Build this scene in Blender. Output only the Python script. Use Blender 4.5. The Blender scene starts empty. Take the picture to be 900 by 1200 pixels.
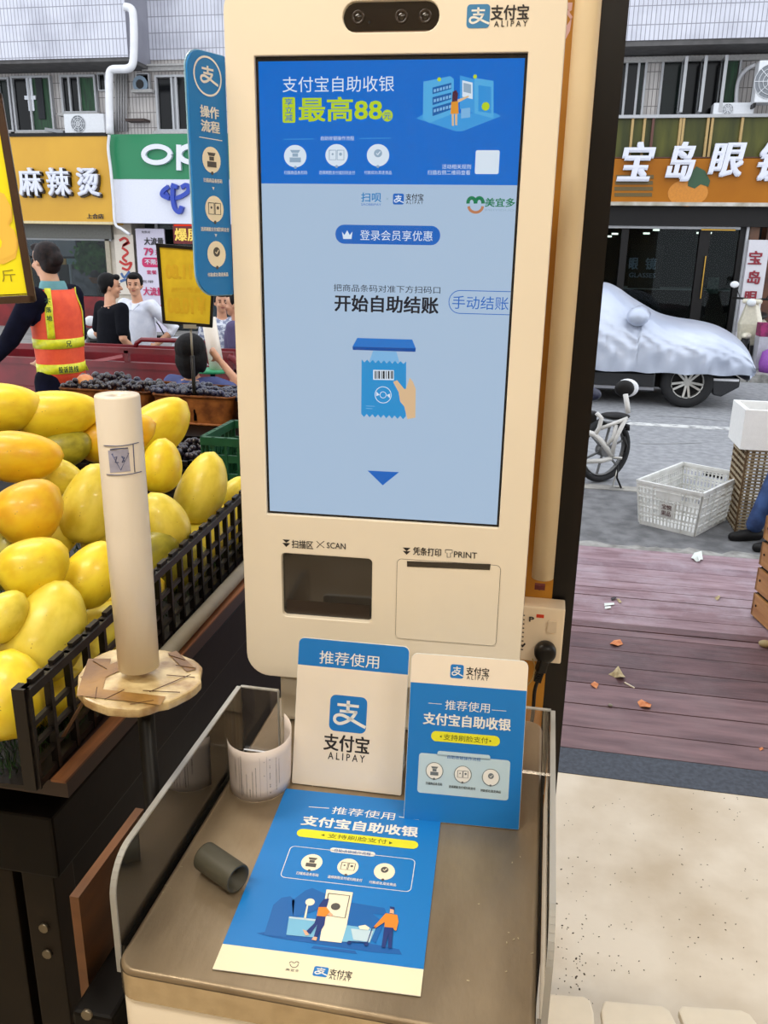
import bpy, bmesh, math, random
from mathutils import Vector, Matrix
sc = bpy.context.scene
COL = sc.collection
R_ = math.radians
random.seed(7)
# ---------------------------------------------------------------- camera
CAM_H, PITCH, ROLL, YAW, FPX = 1.65, .3072, .0174, .1866, 978.6
_F = Vector((0, math.cos(PITCH), -math.sin(PITCH))); _R0 = Vector((1, 0, 0)); _U0 = _R0.cross(_F)
_Rv = _R0 * math.cos(ROLL) + _U0 * math.sin(ROLL); _Uv = -_R0 * math.sin(ROLL) + _U0 * math.cos(ROLL)
_RZ = Matrix.Rotation(YAW, 3, 'Z')
_F, _Rv, _Uv = _RZ @ _F, _RZ @ _Rv, _RZ @ _Uv
EYE = Vector((0, 0, CAM_H))
cd = bpy.data.cameras.new('camera'); cam = bpy.data.objects.new('camera', cd); COL.objects.link(cam)
cd.sensor_fit = 'VERTICAL'; cd.sensor_height = 36; cd.lens = 36 * FPX / 1200; cd.clip_start = .01; cd.clip_end = 200
m3 = Matrix((_Rv, _Uv, -_F)).transposed()
cam.matrix_world = Matrix.Translation(EYE) @ m3.to_4x4()
sc.camera = cam
# ---------------------------------------------------------------- world, lights, exposure
w = bpy.data.worlds.new('overcast_sky'); sc.world = w; w.use_nodes = True
nt = w.node_tree; bg = nt.nodes['Background']
tc = nt.nodes.new('ShaderNodeTexCoord'); nz = nt.nodes.new('ShaderNodeTexNoise'); nz.inputs['Scale'].default_value = 1.5
cr = nt.nodes.new('ShaderNodeValToRGB'); cr.color_ramp.elements[0].color = (.84, .91, 1, 1); cr.color_ramp.elements[1].color = (.96, .98, 1, 1)
nt.links.new(tc.outputs['Generated'], nz.inputs['Vector']); nt.links.new(nz.outputs['Fac'], cr.inputs['Fac']); nt.links.new(cr.outputs['Color'], bg.inputs['Color'])
bg.inputs['Strength'].default_value = 2.0
def area(name, loc, sx, sy, power, col, rot=(0, 0, 0)):
    l = bpy.data.lights.new(name, 'AREA'); l.shape = 'RECTANGLE'; l.size = sx; l.size_y = sy; l.energy = power; l.color = col
    o = bpy.data.objects.new(name, l); o.location = loc; o.rotation_euler = rot; COL.objects.link(o); return o
WARM = (1, .925, .80)
area('shop_lamp_light', (-.9, .2, 2.82), 1.2, .3, 26, WARM)
area('shop_lamp_light', (1.3, -.1, 2.82), 1.2, .3, 27, WARM)
area('shop_lamp_light', (-.3, -1.6, 2.82), 1.2, .3, 27, WARM)
area('shop_lamp_light', (-1.3, 1.6, 2.82), 1.2, .3, 23, WARM)
sc.view_settings.view_transform = 'Standard'; sc.view_settings.look = 'None'; sc.view_settings.exposure = 0; sc.view_settings.gamma = 1
sc.view_settings.use_curve_mapping = False
sc.cycles.max_bounces = 6; sc.cycles.transparent_max_bounces = 12; sc.cycles.use_denoising = True
sc.cycles.caustics_reflective = False; sc.cycles.caustics_refractive = False; sc.cycles.sample_clamp_indirect = 5; sc.cycles.use_light_tree = False

# ---------------------------------------------------------------- helpers
def ray(px, py): return _F + _Rv * ((px - 450) / FPX) - _Uv * ((py - 600) / FPX)
def hit(px, py, o, n):
    d = ray(px, py); return EYE + d * ((o - EYE).dot(n) / d.dot(n))
def atx(px, py, x): return hit(px, py, Vector((x, 0, 0)), Vector((1, 0, 0)))
def aty(px, py, y): return hit(px, py, Vector((0, y, 0)), Vector((0, 1, 0)))
def atz(px, py, z): return hit(px, py, Vector((0, 0, z)), Vector((0, 0, 1)))
def lin(c):
    return tuple(((v / 255) / 12.92 if v / 255 <= .04045 else ((v / 255 + .055) / 1.055) ** 2.4) for v in c[:3]) + (1,)
MATS = {}
def mat(name, c, rough=.5, metal=0, var=.06, scale=30, bump=0, bscale=None, emit=0, coat=0, c2=None, stretch=None, spec=None, fac=(.35, .65), sub=0):
    if name in MATS: return MATS[name]
    m = bpy.data.materials.new(name); m.use_nodes = True; nt = m.node_tree; b = nt.nodes['Principled BSDF']
    c1 = lin(c); cc = lin(c2) if c2 else tuple(max(0, v * (1 - var * 2)) for v in c1[:3]) + (1,)
    tc = nt.nodes.new('ShaderNodeTexCoord'); mp = nt.nodes.new('ShaderNodeMapping'); nz = nt.nodes.new('ShaderNodeTexNoise')
    nz.inputs['Scale'].default_value = scale; nz.inputs['Detail'].default_value = 5
    if stretch: mp.inputs['Scale'].default_value = stretch
    nt.links.new(tc.outputs['Object'], mp.inputs['Vector']); nt.links.new(mp.outputs['Vector'], nz.inputs['Vector'])
    r = nt.nodes.new('ShaderNodeValToRGB'); r.color_ramp.elements[0].color = cc; r.color_ramp.elements[1].color = c1
    r.color_ramp.elements[0].position = fac[0]; r.color_ramp.elements[1].position = fac[1]
    nt.links.new(nz.outputs['Fac'], r.inputs['Fac']); nt.links.new(r.outputs['Color'], b.inputs['Base Color'])
    b.inputs['Roughness'].default_value = rough; b.inputs['Metallic'].default_value = metal
    if coat: b.inputs['Coat Weight'].default_value = coat; b.inputs['Coat Roughness'].default_value = .08
    if spec is not None: b.inputs['Specular IOR Level'].default_value = spec
    if emit: nt.links.new(r.outputs['Color'], b.inputs['Emission Color']); b.inputs['Emission Strength'].default_value = emit
    if sub: b.inputs['Subsurface Weight'].default_value = sub; b.inputs['Subsurface Radius'].default_value = (.02, .01, .005)
    if bump:
        n2 = nt.nodes.new('ShaderNodeTexNoise'); n2.inputs['Scale'].default_value = bscale or scale * 3; n2.inputs['Detail'].default_value = 4
        bp = nt.nodes.new('ShaderNodeBump'); bp.inputs['Strength'].default_value = bump; bp.inputs['Distance'].default_value = .004
        nt.links.new(mp.outputs['Vector'], n2.inputs['Vector']); nt.links.new(n2.outputs['Fac'], bp.inputs['Height']); nt.links.new(bp.outputs['Normal'], b.inputs['Normal'])
    MATS[name] = m; return m
def glow(name, c, k):      # a lit screen or lamp: the emission carries the colour
    m = mat(name, (12, 12, 12), .25, var=0)
    b = m.node_tree.nodes['Principled BSDF']; b.inputs['Emission Color'].default_value = lin(c); b.inputs['Emission Strength'].default_value = k
    b.inputs['Specular IOR Level'].default_value = .1
    if not name.startswith('screen'): m.cycles.emission_sampling = 'NONE'
    return m
def clear(name, tint=(235, 240, 240), refl=.5, rough=.03, haze=0):
    if name in MATS: return MATS[name]
    m = bpy.data.materials.new(name); m.use_nodes = True; nt = m.node_tree; nt.nodes.clear()
    out = nt.nodes.new('ShaderNodeOutputMaterial'); tr = nt.nodes.new('ShaderNodeBsdfTransparent'); gl = nt.nodes.new('ShaderNodeBsdfGlossy'); mx = nt.nodes.new('ShaderNodeMixShader'); fr = nt.nodes.new('ShaderNodeFresnel'); mu = nt.nodes.new('ShaderNodeMath')
    tr.inputs['Color'].default_value = lin(tint); gl.inputs['Roughness'].default_value = rough; fr.inputs['IOR'].default_value = 1.5
    mu.operation = 'MULTIPLY'; mu.inputs[1].default_value = refl; nt.links.new(fr.outputs[0], mu.inputs[0])
    nt.links.new(mu.outputs[0], mx.inputs['Fac']); nt.links.new(tr.outputs[0], mx.inputs[1]); nt.links.new(gl.outputs[0], mx.inputs[2])
    last = mx
    if haze:
        df = nt.nodes.new('ShaderNodeBsdfDiffuse'); df.inputs['Color'].default_value = (.8, .8, .78, 1); m2 = nt.nodes.new('ShaderNodeMixShader'); m2.inputs['Fac'].default_value = haze
        nt.links.new(mx.outputs[0], m2.inputs[1]); nt.links.new(df.outputs[0], m2.inputs[2]); last = m2
    nt.links.new(last.outputs[0], out.inputs['Surface']); MATS[name] = m; return m
def link(name, me, m, parent=None):
    o = bpy.data.objects.new(name, me); COL.objects.link(o)
    if m is not None and not me.materials: me.materials.append(m)
    if parent is not None: o.parent = parent
    return o
def tag(o, label=None, cat=None, group=None, kind=None):
    if label: o['label'] = label
    if cat: o['category'] = cat
    if group: o['group'] = group
    if kind: o['kind'] = kind
    return o
def thing(name, label, cat, loc=(0, 0, 0), rz=0, group=None):
    o = bpy.data.objects.new(name, None); COL.objects.link(o); o.empty_display_size = .05
    o.matrix_world = Matrix.Translation(loc) @ Matrix.Rotation(rz, 4, 'Z')
    return tag(o, label, cat, group)
def struct(o): o['kind'] = 'structure'; return o
def copy_tree(o, parent=None):
    c = o.copy(); COL.objects.link(c)
    if parent is not None: c.parent = parent
    for ch in list(o.children): copy_tree(ch, c)
    return c
class MB:
    """collects shapes into one mesh"""
    def __init__(s): s.v = []; s.f = []; s.sm = []
    def add(s, vs, fs, smooth=False):
        n = len(s.v); s.v += [tuple(v) for v in vs]; s.f += [tuple(i + n for i in f) for f in fs]; s.sm += [smooth] * len(fs); return s
    def box(s, x0, x1, y0, y1, z0, z1, M=None):
        vs = [Vector((x, y, z)) for x in (x0, x1) for y in (y0, y1) for z in (z0, z1)]
        if M is not None: vs = [M @ v for v in vs]
        return s.add(vs, [(0, 1, 3, 2), (4, 6, 7, 5), (0, 4, 5, 1), (2, 3, 7, 6), (0, 2, 6, 4), (1, 5, 7, 3)])
    def bar(s, a, b, w, h, up=(0, 0, 1)):
        a, b = Vector(a), Vector(b); d = (b - a).normalized(); u = Vector(up)
        if abs(d.dot(u)) > .98: u = Vector((0, 1, 0))
        sd = d.cross(u).normalized() * w / 2; u2 = sd.cross(d).normalized() * h / 2
        return s.add([p + i * sd + j * u2 for p in (a, b) for i, j in ((-1, -1), (1, -1), (1, 1), (-1, 1))],
                     [(3, 2, 1, 0), (4, 5, 6, 7), (0, 1, 5, 4), (1, 2, 6, 5), (2, 3, 7, 6), (3, 0, 4, 7)])
    def cyl(s, a, b, r0, r1=None, n=16, caps=True, smooth=True):
        r1 = r0 if r1 is None else r1; a, b = Vector(a), Vector(b); d = (b - a).normalized()
        u = d.orthogonal().normalized(); v = d.cross(u)
        vs = [p + (u * math.cos(t) + v * math.sin(t)) * r for p, r in ((a, r0), (b, r1)) for t in [2 * math.pi * i / n for i in range(n)]]
        s.add(vs, [(i, (i + 1) % n, n + (i + 1) % n, n + i) for i in range(n)], smooth)
        if caps:
            k = len(s.v) - 2 * n; s.f += [tuple(k + i for i in reversed(range(n))), tuple(k + n + i for i in range(n))]; s.sm += [False, False]
        return s
    def tube(s, pts, r, n=8, closed=False, caps=True):
        pts = [Vector(p) for p in pts]; rs = r if isinstance(r, (list, tuple)) else [r] * len(pts); N = len(pts); rings = []
        prev = None
        for i, p in enumerate(pts):
            if closed: d = pts[(i + 1) % N] - pts[i - 1]
            else: d = pts[min(i + 1, N - 1)] - pts[max(i - 1, 0)]
            d.normalize()
            u = (prev - d * prev.dot(d)) if prev is not None else d.orthogonal()
            if u.length < 1e-6: u = d.orthogonal()
            u.normalize(); prev = u; v = d.cross(u)
            rings.append([p + (u * math.cos(t) + v * math.sin(t)) * rs[i] for t in [2 * math.pi * k / n for k in range(n)]])
        vs = [q for rg in rings for q in rg]; fs = []
        for i in range(N if closed else N - 1):
            j = (i + 1) % N
            for k in range(n): fs.append((i * n + k, i * n + (k + 1) % n, j * n + (k + 1) % n, j * n + k))
        s.add(vs, fs, True)
        if caps and not closed:
            k0 = len(s.v) - N * n; s.f += [tuple(k0 + i for i in reversed(range(n))), tuple(k0 + (N - 1) * n + i for i in range(n))]; s.sm += [False, False]
        return s
    def lathe(s, prof, c=(0, 0, 0), n=24, M=None, smooth=True):
        vs = []; c = Vector(c)
        for r, z in prof:
            for i in range(n):
                t = 2 * math.pi * i / n; v = Vector((r * math.cos(t), r * math.sin(t), z)); vs.append((M @ v if M is not None else v) + c)
        fs = [(j * n + i, j * n + (i + 1) % n, (j + 1) * n + (i + 1) % n, (j + 1) * n + i) for j in range(len(prof) - 1) for i in range(n)]
        return s.add(vs, fs, smooth)
    def ell(s, c, r, M=None, nu=16, nv=10):
        c = Vector(c); vs = []; 
        if not hasattr(r, '__len__'): r = (r, r, r)
        for j in range(1, nv):
            ph = math.pi * j / nv
            for i in range(nu):
                t = 2 * math.pi * i / nu; v = Vector((r[0] * math.sin(ph) * math.cos(t), r[1] * math.sin(ph) * math.sin(t), r[2] * math.cos(ph)))
                vs.append((M @ v if M is not None else v) + c)
        a, b = Vector((0, 0, r[2])), Vector((0, 0, -r[2]))
        if M is not None: a, b = M @ a, M @ b
        k = len(vs); vs += [a + c, b + c]
        fs = [(j * nu + i, (j + 1) * nu + i, (j + 1) * nu + (i + 1) % nu, j * nu + (i + 1) % nu) for j in range(nv - 2) for i in range(nu)]
        fs += [(k, i, (i + 1) % nu) for i in range(nu)] + [(k + 1, (nv - 2) * nu + (i + 1) % nu, (nv - 2) * nu + i) for i in range(nu)]
        return s.add(vs, fs, True)
    def prism(s, pts, M, t):           # outline pts (u, v) in the plane M: front at w = 0, back at w = t
        n = len(pts); vs = [M @ Vector((u, v, 0)) for u, v in pts] + [M @ Vector((u, v, t)) for u, v in pts]
        return s.add(vs, [tuple(range(n)), tuple(reversed(range(n, 2 * n)))] + [(i, n + i, n + (i + 1) % n, (i + 1) % n) for i in range(n)])
    def grid(s, rows, closed=False, smooth=True):
        a, b = len(rows), len(rows[0]); vs = [p for r in rows for p in r]
        return s.add(vs, [(i * b + j, i * b + (j + 1) % b, (i + 1) * b + (j + 1) % b, (i + 1) * b + j) for i in range(a - 1) for j in range(b if closed else b - 1)], smooth)
    def mesh(s, name):
        me = bpy.data.meshes.new(name); me.from_pydata(s.v, [], s.f); me.polygons.foreach_set('use_smooth', s.sm)
        bm = bmesh.new(); bm.from_mesh(me); bmesh.ops.recalc_face_normals(bm, faces=bm.faces); bm.to_mesh(me); bm.free(); me.update(); return me
    def build(s, name, m, parent=None, bevel=0, seg=2):
        me = s.mesh(name)
        if bevel:
            bm = bmesh.new(); bm.from_mesh(me); es = [e for e in bm.edges if len(e.link_faces) == 2 and e.calc_face_angle(0) > .6]
            bmesh.ops.bevel(bm, geom=es, offset=bevel, segments=seg, affect='EDGES', profile=.6, clamp_overlap=True); bm.to_mesh(me); bm.free()
        return link(name, me, m, parent)
def rrect(x0, x1, z0, z1, r, n=5):
    rs = r if hasattr(r, '__len__') else (r,) * 4; pts = []     # corners: bl, br, tr, tl
    for (cx, cz, a0), q in zip(((x0, z0, 180), (x1, z0, 270), (x1, z1, 0), (x0, z1, 90)), rs):
        sx = 1 if cx == x0 else -1; sz = 1 if cz == z0 else -1
        if q <= 0: pts.append((cx, cz)); continue
        for i in range(n + 1):
            a = R_(a0 + 90 * i / n); pts.append((cx + sx * q + q * math.cos(a), cz + sz * q + q * math.sin(a)))
    return pts
def circ(cx, cz, rx, rz=None, n=24): rz = rx if rz is None else rz; return [(cx + rx * math.cos(2 * math.pi * i / n), cz + rz * math.sin(2 * math.pi * i / n)) for i in range(n)]
TXT = {}
def text_mesh(s, bold, res=2):
    k = (s, bold, res)
    if k in TXT: return TXT[k]
    c = bpy.data.curves.new('t', 'FONT'); c.body = s; c.resolution_u = res; c.offset = bold
    c.space_line = .9
    o = bpy.data.objects.new('t', c); COL.objects.link(o); bpy.context.view_layer.update()
    me = bpy.data.meshes.new_from_object(o.evaluated_get(bpy.context.evaluated_depsgraph_get()))
    vs = [v.co.copy() for v in me.vertices]; fs = [tuple(p.vertices) for p in me.polygons]
    bpy.data.objects.remove(o); bpy.data.meshes.remove(me); bpy.data.curves.remove(c)
    x0 = min(v.x for v in vs); x1 = max(v.x for v in vs); y0 = min(v.y for v in vs); y1 = max(v.y for v in vs)
    TXT[k] = ([((v.x - x0) / (x1 - x0), (v.y - y0) / (y1 - y0)) for v in vs], fs, (x1 - x0) / (y1 - y0)); return TXT[k]
class Surf:
    """a flat face of a thing: o + u*ex + v*ey, in the thing's own axes; h is height above the face"""
    def __init__(s, root, o, ex, ey, lift=.0004):
        s.o, s.ex, s.ey = Vector(o), Vector(ex).normalized(), Vector(ey).normalized(); s.n = s.ex.cross(s.ey).normalized()
        s.W = root.matrix_world.copy() if root is not None else Matrix.Identity(4); s.lift = lift
        s.layer = 1
    def p(s, u, v, h=0): return s.o + s.ex * u + s.ey * v + s.n * h
    def uv(s, px, py, h=0):
        R3 = s.W.to_3x3(); q = hit(px, py, s.W @ (s.o + s.n * h), R3 @ s.n); l = s.W.inverted() @ q - s.o
        return l.dot(s.ex), l.dot(s.ey)
    def pxs(s, pts): return [s.uv(*q) for q in pts]
    def flat(s, name, polys, m, parent, layer=1):
        mb = MB(); h = layer * s.lift
        for pts in polys: mb.add([s.p(u, v, h) for u, v in pts], [tuple(range(len(pts)))])
        me = bpy.data.meshes.new(name); me.from_pydata(mb.v, [], mb.f); me.update(); return link(name, me, m, parent)
    def flats(s, name, polys, m, parent, layer=1): return [s.flat(name, [q], m, parent, layer) for q in polys][0]
    def solid(s, name, pts, m, parent, t, h=0, bevel=0):
        M = Matrix((s.ex, s.ey, -s.n)).transposed().to_4x4(); M.translation = s.p(0, 0, h + t)
        return MB().prism(pts, M, t).build(name, m, parent, bevel)
    def stroke_polys(s, pts, w):
        out = []; n = len(pts); L = []; Rr = []
        for i in range(n):
            a = Vector(pts[max(i - 1, 0)]); b = Vector(pts[min(i + 1, n - 1)]); d = (b - a).normalized(); q = Vector((-d.y, d.x)) * w / 2; c = Vector(pts[i]); L.append(c + q); Rr.append(c - q)
        return [[tuple(Rr[i]), tuple(Rr[i + 1]), tuple(L[i + 1]), tuple(L[i])] for i in range(n - 1)]
    def text(s, st, u0, u1, v0, v1, m, parent, bold=.01, layer=2, slant=0, name='lettering', mirror=False, ext=0):
        vs, fs, asp = text_mesh(st, 0); h = layer * s.lift
        if bold > 0:           # heavier letters: the same outline laid over itself, shifted by a hair
            ch = max(v1 - v0, 1e-6); bu = bold * .9 * ch / max(abs(u1 - u0), 1e-6); bv_ = bold * .6; n0 = len(vs); base = vs; vs = []; f2 = []
            nc = 9 if bold > .03 else 4
            for k, (sx, sy) in enumerate((((-1, -1), (1, -1), (1, 1), (-1, 1)) if nc == 4 else ((-1, -1), (0, -1), (1, -1), (-1, 0), (0, 0), (1, 0), (-1, 1), (0, 1), (1, 1)))):
                vs += [(a * (1 - 2 * bu) + bu + sx * bu, b * (1 - 2 * bv_) + bv_ + sy * bv_) for a, b in base]; f2 += [tuple(i + k * n0 for i in f) for f in fs]
            fs = f2
        P = lambda a, b, hh: s.p(u0 + ((1 - a) if mirror else a) * (u1 - u0) + slant * b * (v1 - v0), v0 + b * (v1 - v0), hh)
        V = [P(a, b, h) for a, b in vs]; F = list(fs)
        if bold > 0:
            for k in range(nc):
                for i in range(k * n0, (k + 1) * n0): V[i] = V[i] + s.n * (k * s.lift * .16)
        if ext:
            nc = nc if bold > 0 else 1; nv = len(V) // nc; ec = {}
            for f in F:
                for i in range(len(f)): a, b = f[i], f[(i + 1) % len(f)]; ec[(a, b)] = ec.get((a, b), 0) + 1
            N0 = len(V); top = [V[i] + s.n * (ext * (1 + .02 * (i // nv))) for i in range(N0)]
            F2 = [tuple(i + N0 for i in f) for f in F] + [(a, b, b + N0, a + N0) for (a, b) in ec if (b, a) not in ec]
            me = bpy.data.meshes.new(name); me.from_pydata(list(V) + top, [], F2); me.update()
        else:
            me = bpy.data.meshes.new(name); me.from_pydata(V, [], F); me.update()
        return link(name, me, m, parent)
    def textpx(s, st, pl, pr, hpx, m, parent, **k):     # row from left-middle to right-middle, letters hpx tall
        a = s.uv(*pl); b = s.uv(*pr); cx, cy = (pl[0] + pr[0]) / 2, (pl[1] + pr[1]) / 2
        h = abs(s.uv(cx, cy - hpx / 2)[1] - s.uv(cx, cy + hpx / 2)[1]); v = (a[1] + b[1]) / 2
        return s.text(st, a[0], b[0], v - h / 2, v + h / 2, m, parent, **k)
def smooth_curve(pts, n=6):       # Catmull-Rom through the points
    out = []; P = [Vector(p) for p in pts]; P = [P[0] * 2 - P[1]] + P + [P[-1] * 2 - P[-2]]
    for i in range(1, len(P) - 2):
        for k in range(n):
            t = k / n; a, b, c, d = P[i - 1:i + 3]
            out.append(tuple(.5 * ((2 * b) + (c - a) * t + (2 * a - 5 * b + 4 * c - d) * t * t + (3 * b - a - 3 * c + d) * t ** 3)))
    out.append(tuple(P[-2])); return out
def pay_logo(S, u0, u1, v0, v1, mblue, mwhite, parent, layer=2, r=.16, square=True, name='emblem'):
    W, Hh = u1 - u0, v1 - v0; T = lambda x, y: (u0 + x * W, v1 - y * Hh)
    tile = S.flat(name, [rrect(u0, u1, v0, v1, r * min(W, Hh))], mblue, parent, layer) if square else None
    st = []
    for a, wd in (([(.49, .13), (.49, .45)], .09), ([(.2, .26), (.78, .26)], .075), ([(.27, .43), (.74, .43)], .075)):
        st += S.stroke_polys([T(*q) for q in a], wd * W)
    cv = smooth_curve([(.72, .41), (.62, .58), (.45, .72), (.27, .78), (.15, .71), (.17, .58), (.33, .54), (.55, .62), (.80, .74), (.99, .82)])
    st += S.stroke_polys([T(*q) for q in cv], .085 * W)
    return S.flat('emblem_stroke', st, mwhite, parent, layer + 1)
def step_icons(S, pts, rpx, parent, md, mk, layer=2, extra=None):      # the three printed step circles
    for k, (px, py) in enumerate(pts):
        u, v = S.uv(px, py); r = abs(S.uv(px + rpx, py)[0] - u); rz = abs(S.uv(px, py - (extra or rpx))[1] - v)
        S.flat('step_circle', [circ(u, v, r, rz)], md, parent, layer)
        T = lambda x, y: (u + x * r, v + y * rz)
        if k == 0: P = [[T(-.45, .55), T(.45, .55), T(.3, .3), T(-.3, .3)], [T(-.25, .25), T(.25, .25), T(.25, -.05), T(-.25, -.05)], [T(-.5, -.12), T(.5, -.12), T(.5, -.55), T(-.5, -.55)]]
        elif k == 1: P = sum([S.stroke_polys([T(a, .45), T(b, .45), T(b, -.4), T(a, -.4), T(a, .45)], r * .07) for a, b in ((-.65, -.05), (.05, .65))], []) + [circ(*T(.35, .1), r * .14, n=8), circ(*T(-.35, .1), r * .1, n=8)]
        else: P = [circ(u, v + rz * .18, r * .36, rz * .36)]
        S.flat('step_icon', P, mk, parent, layer + 1)
        if k == 2: S.flat('tick', S.stroke_polys([T(-.16, .18), T(-.03, .04), T(.2, .34)], r * .09), md, parent, layer + 2)
        S.flat('step_dot', [circ(*T(0, -1), r * .14, rz * .14, 8)], mk, parent, layer + 1)
# ================================================================ SETTING
m_tile = mat('beige_floor_tile', (226, 214, 194), .38, c2=(196, 178, 150), scale=3.2, bump=.05, bscale=60, coat=.15, fac=(.3, .6))
m_gran = mat('dark_blue_granite', (62, 70, 84), .45, c2=(40, 46, 58), scale=60, bump=.1)
m_wallp = mat('warm_plaster', (214, 200, 176), .8, var=.04, scale=8, bump=.1)
m_ceil = mat('white_ceiling_panel', (226, 222, 212), .8, var=.02)
m_asph = mat('asphalt', (152, 153, 156), .85, c2=(124, 125, 129), scale=14, bump=.5, bscale=160, fac=(.3, .7))
m_asph2 = mat('gutter_asphalt', (122, 122, 124), .85, c2=(92, 92, 94), scale=9, bump=.5, bscale=160)
m_line = mat('worn_road_paint', (205, 205, 203), .7, c2=(140, 140, 142), scale=12, fac=(.35, .55))
m_conc = mat('grey_concrete', (158, 156, 152), .85, c2=(112, 110, 106), scale=12, bump=.6, bscale=50)
m_pave = mat('pavement_slabs', (150, 148, 146), .8, c2=(124, 122, 120), scale=5, bump=.3)
def plank_mat(name, a, b):
    m = mat(name, a, .55, c2=b, scale=7, bump=.35, bscale=40, stretch=(.5, 3, 3), fac=(.32, .7)); nt = m.node_tree; bs = nt.nodes['Principled BSDF']
    far = 'faded' in name; tc = nt.nodes['Texture Coordinate']; n2 = nt.nodes.new('ShaderNodeTexNoise'); n2.inputs['Scale'].default_value = 3.2; n2.inputs['Detail'].default_value = 8; n2.inputs['Roughness'].default_value = .7
    r2 = nt.nodes.new('ShaderNodeValToRGB'); r2.color_ramp.elements[0].position = .45; r2.color_ramp.elements[0].color = (0, 0, 0, 1); r2.color_ramp.elements[1].position = .72; k = .75 if far else .4; r2.color_ramp.elements[1].color = (k, k, k, 1)
    mx = nt.nodes.new('ShaderNodeMix'); mx.data_type = 'RGBA'; mx.inputs[7].default_value = lin((176, 162, 172) if far else (132, 116, 120)); src = bs.inputs['Base Color'].links[0].from_socket
    nt.links.new(tc.outputs['Object'], n2.inputs['Vector']); nt.links.new(n2.outputs['Fac'], r2.inputs['Fac']); nt.links.new(r2.outputs['Color'], mx.inputs[0]); nt.links.new(src, mx.inputs[6]); nt.links.new(mx.outputs[2], bs.inputs['Base Color']); return m
m_pl = [plank_mat('purple_composite_plank', (118, 86, 90), (82, 59, 63)), plank_mat('plum_composite_plank', (112, 82, 86), (76, 55, 60)), plank_mat('worn_purple_plank', (138, 108, 112), (100, 75, 80))]
m_plf = [plank_mat('faded_purple_plank', (154, 126, 134), (112, 84, 90)), plank_mat('faded_pink_plank', (162, 136, 144), (122, 94, 101)), plank_mat('faded_plum_plank', (146, 118, 127), (105, 80, 88))]
def slab(name, x0, x1, y0, y1, z0, z1, m, parent=None):
    return struct(MB().box(x0, x1, y0, y1, z0, z1).build(name, m, parent))
slab('floor', -2.7, 3.2, -3, 2.45, -.12, 0, m_tile)
slab('trim_1', -2.7, 3.2, 2.45, 2.60, -.12, .002, m_gran)
slab('ceiling', -2.7, 3.2, -3, 2.7, 2.9, 3.0, m_ceil)
slab('wall_back', -2.7, 3.2, -3.1, -3, -.1, 3, m_wallp)
slab('wall_left', -2.8, -2.7, -3.1, 2.7, -.1, 3, m_wallp)
slab('wall_right', 3.2, 3.3, -3.1, 2.7, -.1, 3, m_wallp)
m_gold = mat('ochre_gold_panel', (196, 136, 34), .5, c2=(180, 122, 28), scale=4, bump=.05)
m_blk = mat('dark_brown_lacquer', (22, 16, 16), .3, c2=(13, 10, 11), scale=40, stretch=(1, 1, .05), spec=.3)
wf = slab('wall_front', -.22, .041, 1.38, 1.60, 0, 2.9, m_gold)
S_ = Surf(wf, (0, 1.38, 0), (1, 0, 0), (0, 0, 1))
# pink stroke of a painted character showing at the top of the gold panel
pk = mat('pink_paint', (238, 200, 205), .6, var=.02)
S_.flat('painted_stroke', [[S_.uv(*q) for q in ((663, 3), (671, 3), (670, 12), (667, 14))], [S_.uv(*q) for q in ((663, 14), (666, 12), (671, 20), (669, 24))], [S_.uv(*q) for q in ((670, 21), (668, 36), (663, 46), (661, 43), (664, 30))]], pk, wf, 1)
slab('trim_2', .041, .079, 1.385, 1.60, 0, 2.9, m_blk)
# conduit
pz = MB().cyl((.0215, 1.352, 1.118), (.0215, 1.352, 2.9), .0185, n=28)
struct(pz.build('trim_3', mat('cream_conduit_pipe', (242, 222, 186), .5, var=.03, scale=6, bump=.03), None))
# deck planks
dk = bpy.data.objects.new('deck', None); COL.objects.link(dk); struct(dk); dk.matrix_world = Matrix.Translation((0, 2.6, 0))
slab('trim_4', -4, 5, 2.6, 4.77, -.19, -.045, mat('deck_joists', (44, 34, 36), .9), None)
ys = [2.604, 2.75, 2.916, 3.085, 3.249, 3.405, 3.56, 3.625, 3.695] + [3.695 + .1065 * i for i in range(1, 11)]
rnd = random.Random(3)
for i in range(len(ys) - 1):
    g = .006 if i < 9 else .004
    x = -3.9 + rnd.uniform(0, 1.2)
    for x0, x1 in ((-2.6, -1.0 + rnd.uniform(-.5, .5)), None, None):
        break
    cuts = [-2.4, -.5 + rnd.uniform(-.25, .1), 4.2] if i % 2 else [-2.4, 2.35 + rnd.uniform(0, .3), 4.2]
    for k in range(2):
        dz = rnd.uniform(-.0025, .0015)
        o = MB().box(cuts[k] + .002, cuts[k + 1] - .002, ys[i] + g / 2 - 2.6, ys[i + 1] - g / 2 - 2.6, -.045, dz).build('plank', rnd.choice(m_plf if ys[i] > 3.69 else m_pl), dk)
        o['kind'] = 'structure'
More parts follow.
